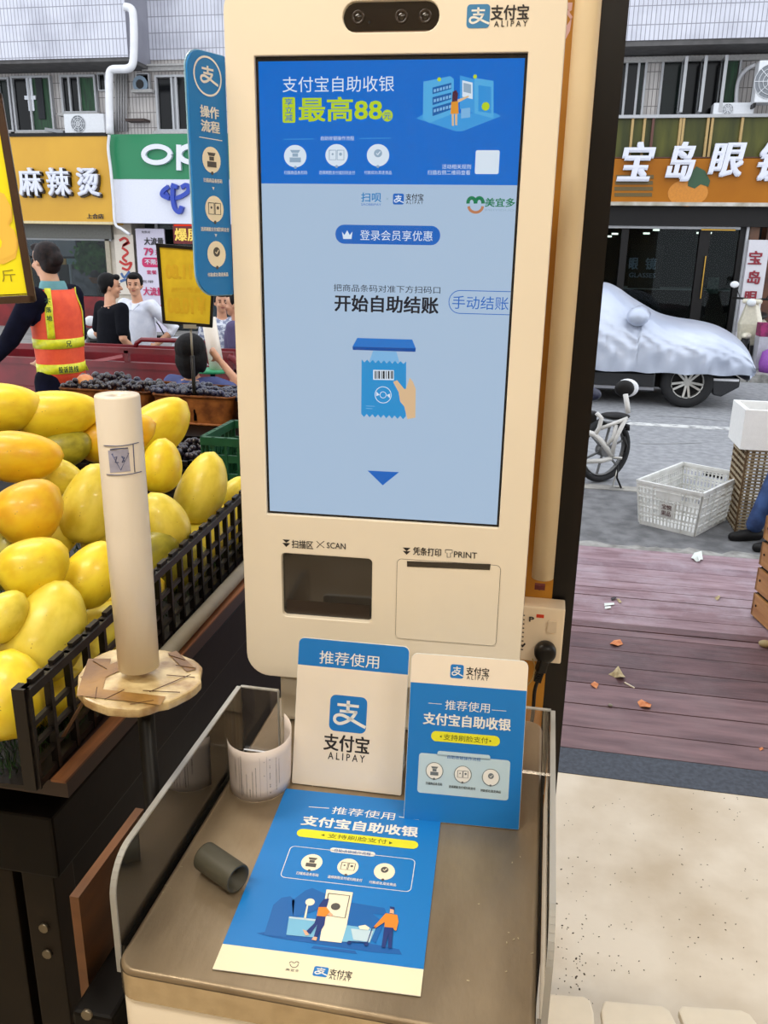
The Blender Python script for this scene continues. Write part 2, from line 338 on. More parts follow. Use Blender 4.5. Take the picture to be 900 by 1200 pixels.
# kerb of rough concrete, road, far pavement
rows = []
rnd = random.Random(5)
cs = [(4.765, -.2), (4.765, -.02), (4.93, -.03), (4.96, -.05), (4.97, -.2)]
for i in range(120):
    x = -2.5 + i * .06
    rows.append([Vector((x, y + (rnd.uniform(-.018, .018) if k >= 2 else 0), z + (rnd.uniform(-.012, .008) if 0 < k < 4 else 0))) for k, (y, z) in enumerate(cs)])
struct(MB().grid(rows).build('trim_5', m_conc))
slab('road', -30, 30, 4.9, 13.5, -.4, -.2, m_asph)
slab('road_gutter', -30, 30, 4.96, 6.75, -.2, -.197, m_asph2)
slab('road_marking', -30, 30, 6.74, 6.88, -.2, -.192, mat('pale_gutter_line', (172, 168, 160), .8, c2=(130, 128, 124), scale=9))
slab('road_marking', -30, 30, 9.55, 9.70, -.2, -.194, m_line)
slab('pavement', -30, 30, 13.5, 16.6, -.4, -.09, m_pave)
kb = MB()
for i in range(20): kb.box(-12 + i, -12 + i + .985, 13.38, 13.5, -.4, -.075)
struct(kb.build('trim_6', m_conc))
# thin grey cracks in the asphalt
ck = bpy.data.objects.new('road_crack', None)
mbk = MB(); rnd = random.Random(9)
for (x, y, a, L) in ((1.3, 10.2, .1, 1.2), (2.2, 8.4, -.3, .9), (1.6, 7.6, .5, .8), (2.9, 10.4, .02, 1.4), (1.0, 8.6, .2, .7)):
    p = []; 
    for k in range(14): p.append((x, y)); x += L / 14 * math.cos(a); y += L / 14 * math.sin(a); a += rnd.uniform(-.35, .35)
    for k in range(13):
        d = Vector((p[k + 1][0] - p[k][0], p[k + 1][1] - p[k][1])).normalized() * rnd.uniform(.006, .014)
        mbk.add([(p[k][0] - d.y, p[k][1] + d.x, -.1965), (p[k][0] + d.y, p[k][1] - d.x, -.1965), (p[k + 1][0] + d.y, p[k + 1][1] - d.x, -.1965), (p[k + 1][0] - d.y, p[k + 1][1] + d.x, -.1965)], [(0, 1, 2, 3)])
bpy.data.objects.remove(ck)
struct(mbk.build('road_crack', mat('crack_filler', (150, 150, 150), .9)))

# ================================================================ BUILDING ACROSS THE STREET
FY = 16.5
def fr(px0, py0, px1, py1, y=FY):
    a = aty((px0 + px1) / 2, py0, y); b = aty((px0 + px1) / 2, py1, y); l = aty(px0, (py0 + py1) / 2, y); r = aty(px1, (py0 + py1) / 2, y)
    return l.x, r.x, b.z, a.z
def facade_mat(name, c, cm, bw=.07, bh=.27):
    m = mat(name, c, .35, var=.03, scale=3); nt = m.node_tree; b = nt.nodes['Principled BSDF']
    tc = nt.nodes.new('ShaderNodeTexCoord'); mp = nt.nodes.new('ShaderNodeMapping'); mp.inputs['Rotation'].default_value = (R_(90), 0, 0)
    br = nt.nodes.new('ShaderNodeTexBrick'); br.offset = 0; br.inputs['Scale'].default_value = 1; br.inputs['Brick Width'].default_value = bw; br.inputs['Row Height'].default_value = bh
    br.inputs['Mortar Size'].default_value = .006; br.inputs['Color1'].default_value = lin(c); br.inputs['Color2'].default_value = lin([v * .97 for v in c]); br.inputs['Mortar'].default_value = lin(cm)
    nt.links.new(tc.outputs['Object'], mp.inputs['Vector']); nt.links.new(mp.outputs['Vector'], br.inputs['Vector']); 
    n2 = nt.nodes.new('ShaderNodeTexNoise'); n2.inputs['Scale'].default_value = 1.3; n2.inputs['Detail'].default_value = 6; r2 = nt.nodes.new('ShaderNodeValToRGB')
    r2.color_ramp.elements[0].position = .3; r2.color_ramp.elements[0].color = (.72, .72, .74, 1); r2.color_ramp.elements[1].position = .55; r2.color_ramp.elements[1].color = (1, 1, 1, 1)
    nt.links.new(tc.outputs['Object'], n2.inputs['Vector']); nt.links.new(n2.outputs['Fac'], r2.inputs['Fac'])
    mx = nt.nodes.new('ShaderNodeMix'); mx.data_type = 'RGBA'; mx.blend_type = 'MULTIPLY'; mx.inputs[0].default_value = 1
    nt.links.new(br.outputs['Color'], mx.inputs[6]); nt.links.new(r2.outputs['Color'], mx.inputs[7]); nt.links.new(mx.outputs[2], b.inputs['Base Color'])
    bp = nt.nodes.new('ShaderNodeBump'); bp.invert = True; bp.inputs['Distance'].default_value = .01; nt.links.new(br.outputs['Fac'], bp.inputs['Height']); nt.links.new(bp.outputs['Normal'], b.inputs['Normal'])
    return m
m_ft = facade_mat('white_wall_tile', (200, 201, 212), (140, 140, 150))
m_ft2 = facade_mat('dirty_wall_tile', (190, 184, 180), (118, 112, 110))
m_soffit = mat('shaded_soffit', (92, 90, 90), .9, var=.15, scale=6)  # shade under the balconies is put into this dark colour
m_alu = mat('aluminium_window_frame', (172, 173, 176), .4, var=.05, scale=10)
m_pane = mat('dark_green_glass', (16, 30, 26), .12, c2=(9, 15, 15), scale=2, spec=.22)
m_pane2 = mat('dark_glass', (13, 14, 17), .12, var=.2, scale=2, spec=.22)
m_green = mat('green_curtain', (26, 74, 40), .6, c2=(14, 44, 26), scale=8, stretch=(4, 1, .4))
bld = thing('apartment_building', 'long white tiled building with windows and balconies above the shops across the street', 'building', (0, FY, 0))
def bpart(name, mb, m): # built in world axes, moved into the building's
    o = mb.build(name, m, bld); o.data.transform(Matrix.Translation((0, -FY, 0))); return o
bpart('wall', MB().box(-16, -7.55, FY, FY + .3, 3.2, 4.98).box(-7.55, .2, FY, FY + .3, 3.2, 9.5).box(.2, 9, FY, FY + .3, 3.2, 5.3).box(-16, 9, FY, FY + .3, 5.3, 9.5), m_ft2)
bpart('wall', MB().box(-7.85, .2, FY - .02, FY, 4.95, 9.5), m_ft)
xb = aty(150, 60, 15.6)
bpart('balcony', MB().box(-16, xb.x, 15.6, FY, aty(100, 68, 15.6).z, 9.5), m_ft)
bpart('soffit', MB().box(-16, xb.x - .01, 15.62, FY, aty(100, 68, 15.6).z - .06, aty(100, 68, 15.6).z), m_soffit)
zr = aty(800, 46, 15.7).z
bpart('balcony', MB().box(.0, 9, 15.7, FY, zr, 9.5), m_ft)
bpart('soffit', MB().box(.0, 9, 15.72, FY, zr - .08, zr), m_soffit)
a = fr(160, 77, 232, 84)
bpart('ledge', MB().box(-7.9, .0, FY - .12, FY, a[2], a[3]).box(-7.9, 0, FY - .18, FY, a[3] - .03, a[3]), mat('grey_ledge', (176, 174, 172), .8, var=.1))
bpart('ledge', MB().box(.0, 9, FY - .1, FY, 4.72, 4.80).box(0, 9, FY - .16, FY, 4.86, 4.9), MATS['grey_ledge'])
def window(px0, py0, px1, py1, bars, panes, y=FY, open_=None, sill=True, fw=.038):
    x0, x1, z0, z1 = fr(px0, py0, px1, py1)
    mb = MB()
    for (a, b, c, d) in ((x0 - fw, x0, z0, z1), (x1, x1 + fw, z0, z1), (x0 - fw, x1 + fw, z1, z1 + fw), (x0 - fw, x1 + fw, z0 - fw, z0)): mb.box(a, b, FY - .09, FY, c, d)
    for q in bars:
        xx = fr(q, py0, q, py1)[0]; mb.box(xx - fw / 2, xx + fw / 2, FY - .08, FY, z0, z1)
    f = bpart('window', mb, m_alu)
    edges = [x0] + [fr(q, py0, q, py1)[0] for q in bars] + [x1]
    for k in range(len(edges) - 1):
        g = MB().box(edges[k] + .01, edges[k + 1] - .01, FY - .03, FY - .02, z0 + .01, z1 - .01).build('pane', panes[k % len(panes)], f); g.data.transform(Matrix.Translation((0, -FY, 0)))
    if sill: g = MB().box(x0 - .1, x1 + .1, FY - .16, FY, z0 - fw - .05, z0 - fw).build('sill', MATS['grey_ledge'], f); g.data.transform(Matrix.Translation((0, -FY, 0)))
    return f, (x0, x1, z0, z1)
window(-8, 94, 14, 153, (3,), [m_pane2, m_pane])
f, b_ = window(20, 92, 62, 153, (38,), [m_pane2, m_green])
g = MB().box(b_[0] + .28, b_[0] + .40, -.06, -.035, b_[2] + .35, b_[2] + .95).box(b_[0] + .22, b_[0] + .46, -.07, -.04, b_[2] + .55, b_[2] + .62).build('hanging_shirt', mat('white_cloth', (225, 228, 235), .8), f)
g = MB().box(b_[0] + .48, b_[0] + .62, -.06, -.035, b_[2] + .2, b_[2] + .98).build('hanging_coat', mat('charcoal_cloth', (44, 46, 50), .9), f)
f, b_ = window(76, 91, 113, 131, (84, 95), [m_pane2, m_pane2, m_green])
window(118, 88, 125, 106, (), [m_pane2], sill=False, fw=.02)
f, b_ = window(163, 88, 176, 105, (), [m_pane2], sill=True, fw=.02)
cx, cz = (b_[0] + b_[1]) / 2 - .04, (b_[2] + b_[3]) / 2 - .05
g = MB().cyl((cx, -.12, cz), (cx, -.03, cz), .15, .13, 16).build('fan_duct', mat('blue_grey_duct', (120, 140, 158), .5), f)
g = MB().cyl((cx, -.13, cz), (cx, -.121, cz), .08, .08, 12).build('duct_hole', m_pane2, f)
window(187, 91, 232, 152, (204, 209), [m_pane2, m_alu, m_pane2])
window(727, 74, 753, 136, (732, 746), [m_pane2, m_pane2, m_pane])
f, b_ = window(775, 72, 862, 136, (797, 819, 842), [m_pane, m_pane2, m_pane2, m_green])
for q in (797, 819, 842):      # opened casements standing out from the wall
    xx = fr(q, 72, q, 136)[0]
    cm = MB(); 
    for z in (b_[2], b_[3] - .04): cm.box(xx - .02, xx + .02, -.42, -.08, z, z + .04)
    cm.box(xx - .025, xx + .025, -.46, -.42, b_[2], b_[3]); cm.build('open_casement', m_alu, f)
    MB().box(xx - .006, xx + .006, -.42, -.08, b_[2] + .04, b_[3] - .04).build('casement_pane', m_pane, f)
m_pipe = mat('white_plastic_pipe', (222, 222, 226), .45, var=.05, scale=6)
def ptube(pts, r, y, m, name):
    q = [aty(a, b, y) for a, b in pts]; mb = MB(); mb.tube([tuple(v) for v in q], r, 10); return bpart(name, mb, m)
ptube(smooth_curve([(146, 8), (153, 10), (156, 18), (157, 45), (156, 72), (151, 80), (140, 81), (131, 82), (128, 90), (128, 120), (129, 157)], 4), .07, 15.52, m_pipe, 'downpipe')
for q in (160, 163.5, 166): ptube([(q, -5), (q, 74)], .022, FY - .05, m_pipe, 'riser_pipe')
for q in (136, 139, 142, 145, 148): ptube([(q, 84), (q, 154)], .02, FY - .05, mat('grey_riser', (160, 158, 158), .6), 'riser_pipe')
ptube(smooth_curve([(862, 135), (864, 100), (872, 84), (885, 75)], 5), .035, FY - .1, m_pipe, 'refrigerant_pipe')
x0, x1, z0, z1 = fr(154, 141, 176, 144)
bpart('bracket', MB().box(x0, x1, FY - .25, FY, z0, z1), mat('rusty_iron', (70, 58, 54), .9))
# ground-floor piers and dark shop interiors
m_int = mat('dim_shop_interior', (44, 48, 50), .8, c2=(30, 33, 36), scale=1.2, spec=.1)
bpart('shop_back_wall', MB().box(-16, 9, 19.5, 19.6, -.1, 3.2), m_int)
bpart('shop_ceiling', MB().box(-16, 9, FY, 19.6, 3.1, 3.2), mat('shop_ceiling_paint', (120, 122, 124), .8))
bpart('shop_floor', MB().box(-16, 9, FY, 19.6, -.12, -.08), m_pave)
m_pier = mat('cream_pier_paint', (206, 196, 180), .7, c2=(170, 160, 148), scale=3)
x0, x1, z0, z1 = fr(131, 265, 161, 400)
bpart('pier', MB().box(x0, x1, FY - .1, FY + .5, -.1, 3.2), m_pier)
PIER1 = (x0, x1)
for (a, b) in ((-16, -12.6), (-3.2, .35)): bpart('pier', MB().box(a, b, FY - .1, FY + .5, -.1, 3.2), m_pier)
# ================================================================ SELF CHECKOUT KIOSK
m_cream = mat('cream_white_plastic', (240, 229, 210), .32, var=.012, scale=5, coat=.25)
m_rim = mat('satin_silver_edge', (196, 186, 182), .35, metal=.6, var=.05)
m_black = mat('black_plastic', (18, 16, 16), .4, var=.1, spec=.3)
m_blackg = mat('black_gloss', (26, 20, 18), .08, coat=1, var=.1)
m_seam = mat('dark_seam', (92, 82, 72), .7)
m_pb = mat('print_blue', (18, 122, 204), .4, var=.012, scale=3)
m_pbd = mat('print_deep_blue', (14, 98, 178), .4, var=.01)
m_pw = mat('print_white', (238, 238, 236), .45, var=.01)
m_pk = mat('print_black', (36, 32, 34), .5, var=.02)
m_py = mat('print_yellow', (232, 230, 44), .45, var=.01)
KY = .0456
ko = Vector((-.3581, 1.0429, 1.8582))
kiosk = thing('self_checkout_kiosk', 'tall cream self checkout kiosk with a large lit blue touch screen', 'kiosk', (ko.x, ko.y, 0.9557), KY)
bpy.context.view_layer.update()
kz = ko.z - .9557
K = Surf(kiosk, (0, 0, kz), (1, 0, 0), (0, 0, 1), .0003)
W_, H_ = .3118, .5575
# front panel is built around its openings: screen, camera window, scan window
L_, R__, T_, B_ = -.0375, .3535, .082, -.808
def panel_poly_with_holes(outer, holes, name, m, parent, h):      # filled outline with holes, via a curve
    c = bpy.data.curves.new('c', 'CURVE'); c.dimensions = '2D'; c.fill_mode = 'BOTH'; c.extrude = .006; c.bevel_depth = .0012; c.bevel_resolution = 2; c.offset = -.0012
    for pl in [outer] + holes:
        sp = c.splines.new('POLY'); sp.points.add(len(pl) - 1); sp.use_cyclic_u = True
        for i, q in enumerate(pl): sp.points[i].co = (q[0], q[1], 0, 1)
    o = bpy.data.objects.new('c', c); COL.objects.link(o); bpy.context.view_layer.update()
    me = bpy.data.meshes.new_from_object(o.evaluated_get(bpy.context.evaluated_depsgraph_get())); bpy.data.objects.remove(o)
    me.transform(Matrix(((1, 0, 0, 0), (0, 0, -1, h), (0, 1, 0, kz), (0, 0, 0, 1)))); me.materials.clear()
    return link(name, me, m, parent)
def kr(px0, py0, px1, py1, r, S=K):
    a, b = S.uv(px0, (py0 + py1) / 2), S.uv(px1, (py0 + py1) / 2); c, d = S.uv((px0 + px1) / 2, py0), S.uv((px0 + px1) / 2, py1)
    return (a[0], b[0], d[1], c[1]), rrect(a[0], b[0], d[1], c[1], r)
cam_b, cam_p = kr(402, 1, 515, 38, .0155)
scan_b, scan_p = kr(331, 651, 436, 725, .006)
prt_b, prt_p = kr(465, 658, 584, 751, .006)
scr_p = rrect(-.002, W_ + .002, -H_ - .002, .002, .0005, 1)
fp = panel_poly_with_holes(rrect(L_, R__, B_, T_, .034, 8), [list(reversed(scr_p)), list(reversed(cam_p)), list(reversed(scan_p))], 'front_panel', m_cream, kiosk, .0048)
K.solid('side_band', rrect(L_ - .001, R__ + .001, B_ - .001, T_ + .001, .035, 8), m_rim, kiosk, .005, -.0165)
K.solid('body', rrect(L_ + .004, R__ - .004, B_ + .006, T_ - .006, .032, 8), mat('grey_white_housing', (206, 192, 172), .4, var=.02), kiosk, .055, -.0725)
# neck that carries the kiosk down to the scale base
nk = MB().box(.0, .31, .035, .115, .0005, .16); nk.build('neck', m_cream, kiosk, .006)
MB().cyl((.155, .018, .035), (.155, .036, .035), .012, n=16).build('neck_lock', m_rim, kiosk)
# recess liners
def liner(name, b, depth, m, h0=-.001):
    x0, x1, z0, z1 = b; mb = MB(); t = .0015
    mb.box(x0 - t, x1 + t, depth, depth + t, z0 - t + kz, z1 + t + kz)
    return mb.build(name, m, kiosk)
scanw = liner('scan_window', scan_b, .0068, m_blackg)
SW = Surf(kiosk, (0, .0066, kz), (1, 0, 0), (0, 0, 1), .0001)
SW.flat('scanner_shelf', [[(scan_b[0] + .004, scan_b[2] + .022), (scan_b[1] - .004, scan_b[2] + .022), (scan_b[1] - .004, scan_b[2] + .002), (scan_b[0] + .004, scan_b[2] + .002)]], mat('scanner_grey', (48, 38, 32), .3), scanw, 1)
camw = liner('camera_window', cam_b, .004, m_blackg)
for (px, py, r) in ((419, 19, 7.5), (470, 18, 7.5), (498, 17.5, 7.5)):
    u, v = K.uv(px, py); rr = r / 1000
    lens = MB().lathe([(rr, 0), (rr, .0012), (rr * .8, .0016), (rr * .62, .0004), (rr * .6, .0003)], n=24, M=Matrix.Rotation(R_(90), 3, 'X'), c=(u, .004, v + kz)).build('lens_ring', mat('lens_barrel', (48, 38, 32), .25), camw)
    MB().ell((u, .0042, v + kz), (rr * .55, .0014, rr * .55)).build('lens', m_blackg, camw)
u, v = K.uv(432, 25); MB().cyl((u, .0035, v + kz), (u, .0041, v + kz), .0015, n=10).build('sensor_hole', m_black, camw)
x0, x1, z0, z1 = cam_b
MB().box(x0 + .008, x1 - .008, .0036, .004, z0 + kz + .0012, z0 + kz + .0022).build('camera_trim_line', mat('brown_trim', (110, 84, 62), .3), camw)
# printer cover: a door panel with a seam and a paper slot
pd = K.solid('printer_door', prt_p, m_cream, kiosk, .0012, .0026, 0)
K2 = Surf(kiosk, (0, -.0026, kz), (1, 0, 0), (0, 0, 1), .0003)
K2.flat('door_seam', K2.stroke_polys(prt_p + [prt_p[0]], .0012), m_seam, pd, 1)
sl = [K.uv(*q, h=.0045) for q in ((477, 657.5), (575, 661), (574, 668), (477, 664))]
K3 = Surf(kiosk, (0, -.0042, kz), (1, 0, 0), (0, 0, 1), .0003)
K3.flat('paper_slot', [sl], m_blackg, pd, 1)
# printed marks on the panel, on its real front face
KP = Surf(kiosk, (0, -.0026, kz), (1, 0, 0), (0, 0, 1), .0002)
mkb = mat('logo_blue', (52, 128, 184), .4, var=0)
a, b, c, d = KP.uv(547, 19)[0], KP.uv(574, 19)[0], KP.uv(560, 33)[1], KP.uv(560, 5)[1]
pay_logo(KP, a, b, c, d, mkb, m_pw, kiosk, 1)
KP.textpx('支付宝', (575, 15), (620, 14), 18, m_pk, kiosk, bold=.025)
KP.textpx('A L I P A Y', (579, 28), (618, 27.5), 7, m_pk, kiosk, bold=.012)
KP.flats('down_arrow_mark', [[KP.uv(*q) for q in t] for t in (((331, 632), (340, 632.6), (335.5, 636)), ((331, 636), (340, 636.6), (335.5, 641)))], m_pk, kiosk)
KP.textpx('扫描区', (342, 637.5), (367, 638.5), 9.5, m_pk, kiosk, bold=.015)
KP.textpx('SCAN', (383, 639), (405, 640), 7, m_pk, kiosk, bold=.01)
KP.flat('scan_mark', KP.stroke_polys([KP.uv(371, 634), KP.uv(375, 638), KP.uv(380, 634)], .001) + KP.stroke_polys([KP.uv(371, 642), KP.uv(375, 638), KP.uv(380, 642)], .001), m_pk, kiosk)
KP.flats('down_arrow_mark', [[KP.uv(*q) for q in t] for t in (((472, 641.5), (481, 642), (476.5, 646)), ((472, 645.5), (481, 646), (476.5, 650)))], m_pk, kiosk)
KP.textpx('凭条打印', (484, 645.5), (517, 647.5), 9.5, m_pk, kiosk, bold=.015)
KP.textpx('PRINT', (532, 649.5), (559, 651), 7, m_pk, kiosk, bold=.01)
pmk = [KP.uv(*q) for q in ((522, 644), (530, 644.5), (530, 648), (528, 648), (528, 653), (524, 653), (524, 648), (522, 648), (522, 644))]
KP.flat('print_mark', KP.stroke_polys(pmk, .0008), m_pk, kiosk)
# --- screen
g_bg = glow('screen_pale_blue', (172, 196, 222), .92); g_top = glow('screen_banner_blue', (0, 108, 208), .92)
g_w = glow('screen_white', (222, 236, 250), .9); g_blk = glow('screen_black', (28, 34, 48), .8); g_y = glow('screen_lime', (186, 214, 40), .9)
g_mid = glow('screen_mid_blue', (30, 104, 196), .9); g_lb = glow('screen_light_blue', (84, 176, 232), .9); g_lb2 = glow('screen_soft_blue', (128, 186, 232), .9); g_skin = glow('screen_skin', (224, 190, 150), .9)
g_or = glow('screen_orange', (226, 152, 52), .9); g_hair = glow('screen_plum', (80, 38, 60), .9); g_gr = glow('screen_green', (24, 124, 84), .9); g_br = glow('screen_brown', (190, 128, 92), .9)
g_deck = glow('screen_platform_blue', (62, 158, 228), .9); g_grey = glow('screen_grey_blue', (150, 176, 200), .9); g_dk = glow('screen_dark_teal', (16, 96, 172), .9)
scn = MB().box(-.004, W_ + .004, .0035, .012, kz - H_ - .004, kz + .004).build('screen', m_black, kiosk)
# picture plane 3.4 mm behind the panel front
KS = Surf(kiosk, (0, .0034, kz), (1, 0, 0), (0, 0, 1), .00008)
bt = KS.uv(450, 216)[1]
KS.flat('display', [[(.001, -H_ + .001), (W_ - .001, -H_ + .001), (W_ - .001, bt), (.001, bt)]], g_bg, scn, 1)
ban = KS.flat('banner', [[(.001, bt), (W_ - .001, bt), (W_ - .001, -.003), (.001, -.003)]], g_top, scn, 1)
KS.textpx('支付宝自助收银', (331, 100), (462, 97), 18.5, g_w, scn, bold=0)
u0, u1 = KS.uv(331, 128)[0], KS.uv(346, 128)[0]; v0, v1 = KS.uv(338, 144)[1], KS.uv(338, 114)[1]
KS.flat('badge', [rrect(u0, u1, v0, v1, .002)], g_y, scn, 2)
for k, ch in enumerate('享立减'):
    KS.textpx(ch, (334, 119.5 + 9.3 * k), (343, 119.5 + 9.3 * k), 8, g_mid, scn, bold=.01, layer=3)
KS.textpx('最高88', (350, 129), (448, 127), 29, g_y, scn, bold=.03)
u, v = KS.uv(454, 135.5); KS.flat('coin', [circ(u, v, .0064)], g_y, scn, 2); KS.textpx('元', (449.5, 136), (458.5, 136), 8, g_mid, scn, layer=3)
KS.textpx('自助收银操作流程', (376, 162), (415, 162), 5, g_w, scn, bold=0)
KS.flat('rule', [[KS.uv(*q) for q in ((332, 163), (368, 162.6), (368, 163.2), (332, 163.6))], [KS.uv(*q) for q in ((421, 162), (458, 161.6), (458, 162.2), (421, 162.6))]], g_lb, scn, 2)
step_icons(KS, [(346, 183), (394.5, 182), (443, 182)], 13.2, scn, g_w, g_grey, 2)
for s_, a_, b_ in (('扫描商品条形码', 333, 360), ('选择刷脸支付或扫码支付', 374, 416), ('付款成功,取走商品', 427, 459)): KS.textpx(s_, (a_, 202.5), (b_, 202), 4.5, g_w, scn, bold=0)
KS.textpx('活动相关规则', (518, 195.5), (552, 195), 5.5, g_w, scn, bold=0); KS.textpx('扫描右侧二维码查看', (501, 202.5), (551, 201.8), 5.5, g_w, scn, bold=0)
u0, u1 = KS.uv(557, 190)[0], KS.uv(585, 190)[0]; v0, v1 = KS.uv(570, 204)[1], KS.uv(570, 176)[1]
KS.flat('blank_card', [rrect(u0, u1, v0, v1, .002)], g_w, scn, 2)
# the little shop drawing on the banner (zoom coordinates of the drawing -> pixels)
def zz(x, y): return (300 + x * 320 / 900, 60 + y * 170 / 478)
Z = lambda *pts: [KS.uv(*zz(*q)) for q in pts]
KS.flat('drawing_platform', [Z((528, 222), (556, 204), (790, 204), (808, 214), (680, 264), (660, 264))], g_deck, scn, 2)
KS.flat('drawing_shelf_unit', [Z((556, 100), (640, 82), (652, 92), (652, 205), (572, 236), (550, 222)), Z((552, 98), (572, 108), (572, 238), (550, 222)), Z((720, 88), (783, 98), (783, 222), (720, 205))], g_lb, scn, 3)
KS.flat('drawing_shelf_rows', [Z((582, 120), (644, 104), (644, 124), (582, 142)), Z((582, 152), (644, 136), (644, 158), (582, 178)), Z((582, 186), (644, 168), (644, 192), (582, 214))], g_dk, scn, 4)
KS.flat('drawing_shelf_goods', [Z((586 + 10 * i, 136 - 2.6 * i + 33 * j), (593 + 10 * i, 134 - 2.6 * i + 33 * j), (593 + 10 * i, 124 - 2.6 * i + 33 * j), (586 + 10 * i, 126 - 2.6 * i + 33 * j)) for i in range(6) for j in range(3)], g_lb2, scn, 5)
KS.flat('drawing_wall', [Z((672, 80), (720, 92), (720, 205), (672, 190))], g_deck, scn, 3)
KS.flat('drawing_kiosk', [Z((680, 96), (714, 104), (714, 158), (680, 150))], g_w, scn, 5)
KS.flat('drawing_kiosk_screen', [Z((684, 104), (709, 110), (709, 140), (684, 134))], g_grey, scn, 6)
KS.flats('drawing_counter', [Z((676, 190), (706, 186), (706, 218), (676, 222))], g_lb2, scn, 5)
KS.flat('drawing_door_panel', [Z((733, 112), (775, 118), (775, 205), (733, 198))], g_lb2 and glow('screen_door_blue', (52, 150, 224), .9), scn, 4)
KS.flat('drawing_hair', [Z((648, 134), (660, 128), (666, 140), (663, 165), (646, 168))], g_hair, scn, 6)
KS.flat('drawing_dress', [Z((644, 166), (666, 164), (668, 206), (641, 207))], g_or, scn, 6)
KS.flat('drawing_legs', [Z((645, 207), (652, 207), (652, 246), (646, 246)), Z((656, 207), (664, 207), (663, 244), (657, 244)), Z((664, 160), (700, 146), (702, 151), (666, 170))], g_skin, scn, 6)
KS.flat('drawing_coin', [circ(*KS.uv(*zz(757, 182)), .0045), circ(*KS.uv(*zz(604, 93)), .0022), circ(*KS.uv(*zz(722, 84)), .0022)], g_y, scn, 6)
# second strip: partner marks
zs = lambda x, y: (390 + x * 230 / 900, 210 + y * 90 / 352)
KS.textpx('扫呗', zs(130, 83), zs(222, 83), 11, glow('screen_cyan_blue', (30, 128, 196), .9), scn, bold=.02)
KS.textpx('SAOBEIPAY', zs(130, 116), zs(222, 116), 2.6, g_mid, scn, bold=.0)
KS.textpx('×', zs(244, 90), zs(256, 90), 3, g_grey, scn, bold=0)
a, b = KS.uv(*zs(276, 90))[0], KS.uv(*zs(326, 90))[0]; c, d = KS.uv(*zs(300, 116))[1], KS.uv(*zs(300, 66))[1]
pay_logo(KS, a, b, c, d, g_mid, g_w, scn, 2)
KS.textpx('支付宝', zs(334, 82), zs(416, 82), 8, g_blk, scn, bold=.02); KS.textpx('A L I P A Y', zs(336, 107), zs(414, 107), 3.6, g_blk, scn, bold=.01)
KS.textpx('美宜多', zs(698, 107), zs(836, 107), 10.5, g_gr, scn, bold=.03); KS.textpx('MEIYIDUO', zs(700, 142), zs(832, 142), 2.2, g_grey, scn, bold=0)
hp = []
for cx in (637, 672): hp += KS.stroke_polys([KS.uv(*zs(cx + 17 * math.cos(R_(a)), 108 - 22 * math.sin(R_(a)))) for a in range(-10, 191, 20)], .0042)
KS.flat('heart_mark', hp, g_gr, scn, 2)
KS.flat('smile_mark', KS.stroke_polys([KS.uv(*zs(655 + 32 * math.cos(R_(a)), 124 - 28 * math.sin(R_(a)))) for a in range(180, 361, 15)], .0032), g_br, scn, 2)
# member button
u0, u1 = KS.uv(393, 275)[0], KS.uv(516, 275)[0]; v0, v1 = KS.uv(455, 286.5)[1], KS.uv(455, 264)[1]
KS.flat('member_button', [rrect(u0, u1, v0, v1, (v1 - v0) * .49)], g_mid, scn, 2)
KS.textpx('登录会员享优惠', (422, 275.7), (507, 276.5), 12, g_w, scn, bold=0, layer=3)
KS.flat('crown_mark', [[KS.uv(*zs(*q)) for q in ((42, 240), (54, 256), (66, 234), (78, 256), (90, 240), (86, 274), (48, 274))]], g_w, scn, 3)
KS.textpx('把商品条码对准下方扫码口', (391, 337.5), (516, 339.5), 8.5, g_blk, scn, bold=-.006)
KS.textpx('开始自助结账', (392, 355.5), (514, 357.5), 20, g_blk, scn, bold=.03)
u0, u1 = KS.uv(526, 354)[0], W_ - .0012; v0, v1 = KS.uv(565, 368)[1], KS.uv(565, 341)[1]; hh = (v1 - v0) / 2
arc = [(u0 + hh - hh * math.cos(R_(a)), (v0 + v1) / 2 + hh * math.sin(R_(a))) for a in range(-90, 91, 15)]
KS.flat('manual_button', KS.stroke_polys([(u1, v0)] + arc + [(u1, v1)], .0009), g_mid, scn, 2)
KS.textpx('手动结账', (530, 354), (596, 356), 15.5, g_mid, scn, bold=0)
zk = lambda x, y: (260 + x * 420 / 900, 200 + y * 420 / 900)
ZK = lambda *pts: [KS.uv(*zk(*q)) for q in pts]
KS.flat('drawing_scanner_top', [ZK((340, 420), (478, 424), (487, 446), (328, 442))], glow('screen_royal_blue', (40, 120, 206), .9), scn, 3)
KS.flat('drawing_scanner_edge', [ZK((328, 442), (487, 446), (486, 455), (329, 450))], glow('screen_navy', (16, 78, 160), .9), scn, 3)
KS.flat('drawing_beam', [ZK((380, 452), (438, 454), (446, 482), (370, 480))], g_lb2, scn, 2)
top = []; bot = []
for i in range(17):
    top.append((351 + i * 7, 474 + (i % 2) * 7 + i * .3)); bot.append((350 + i * 7, 610 + (i % 2) * 8 + i * .4))
KS.flat('drawing_packet', [ZK(*(top + bot[::-1]))], glow('screen_packet_blue', (42, 148, 214), .9), scn, 3)
KS.flat('drawing_barcode_label', [ZK((380, 500), (432, 501), (432, 526), (380, 525))], g_w, scn, 4)
KS.flat('drawing_barcode', [ZK((x, 503), (x + w_, 503), (x + w_, 523), (x, 522)) for x, w_ in ((384, 3), (389, 2), (393, 4), (400, 2), (404, 5), (412, 2), (417, 4), (424, 2), (427, 3))], g_blk, scn, 5)
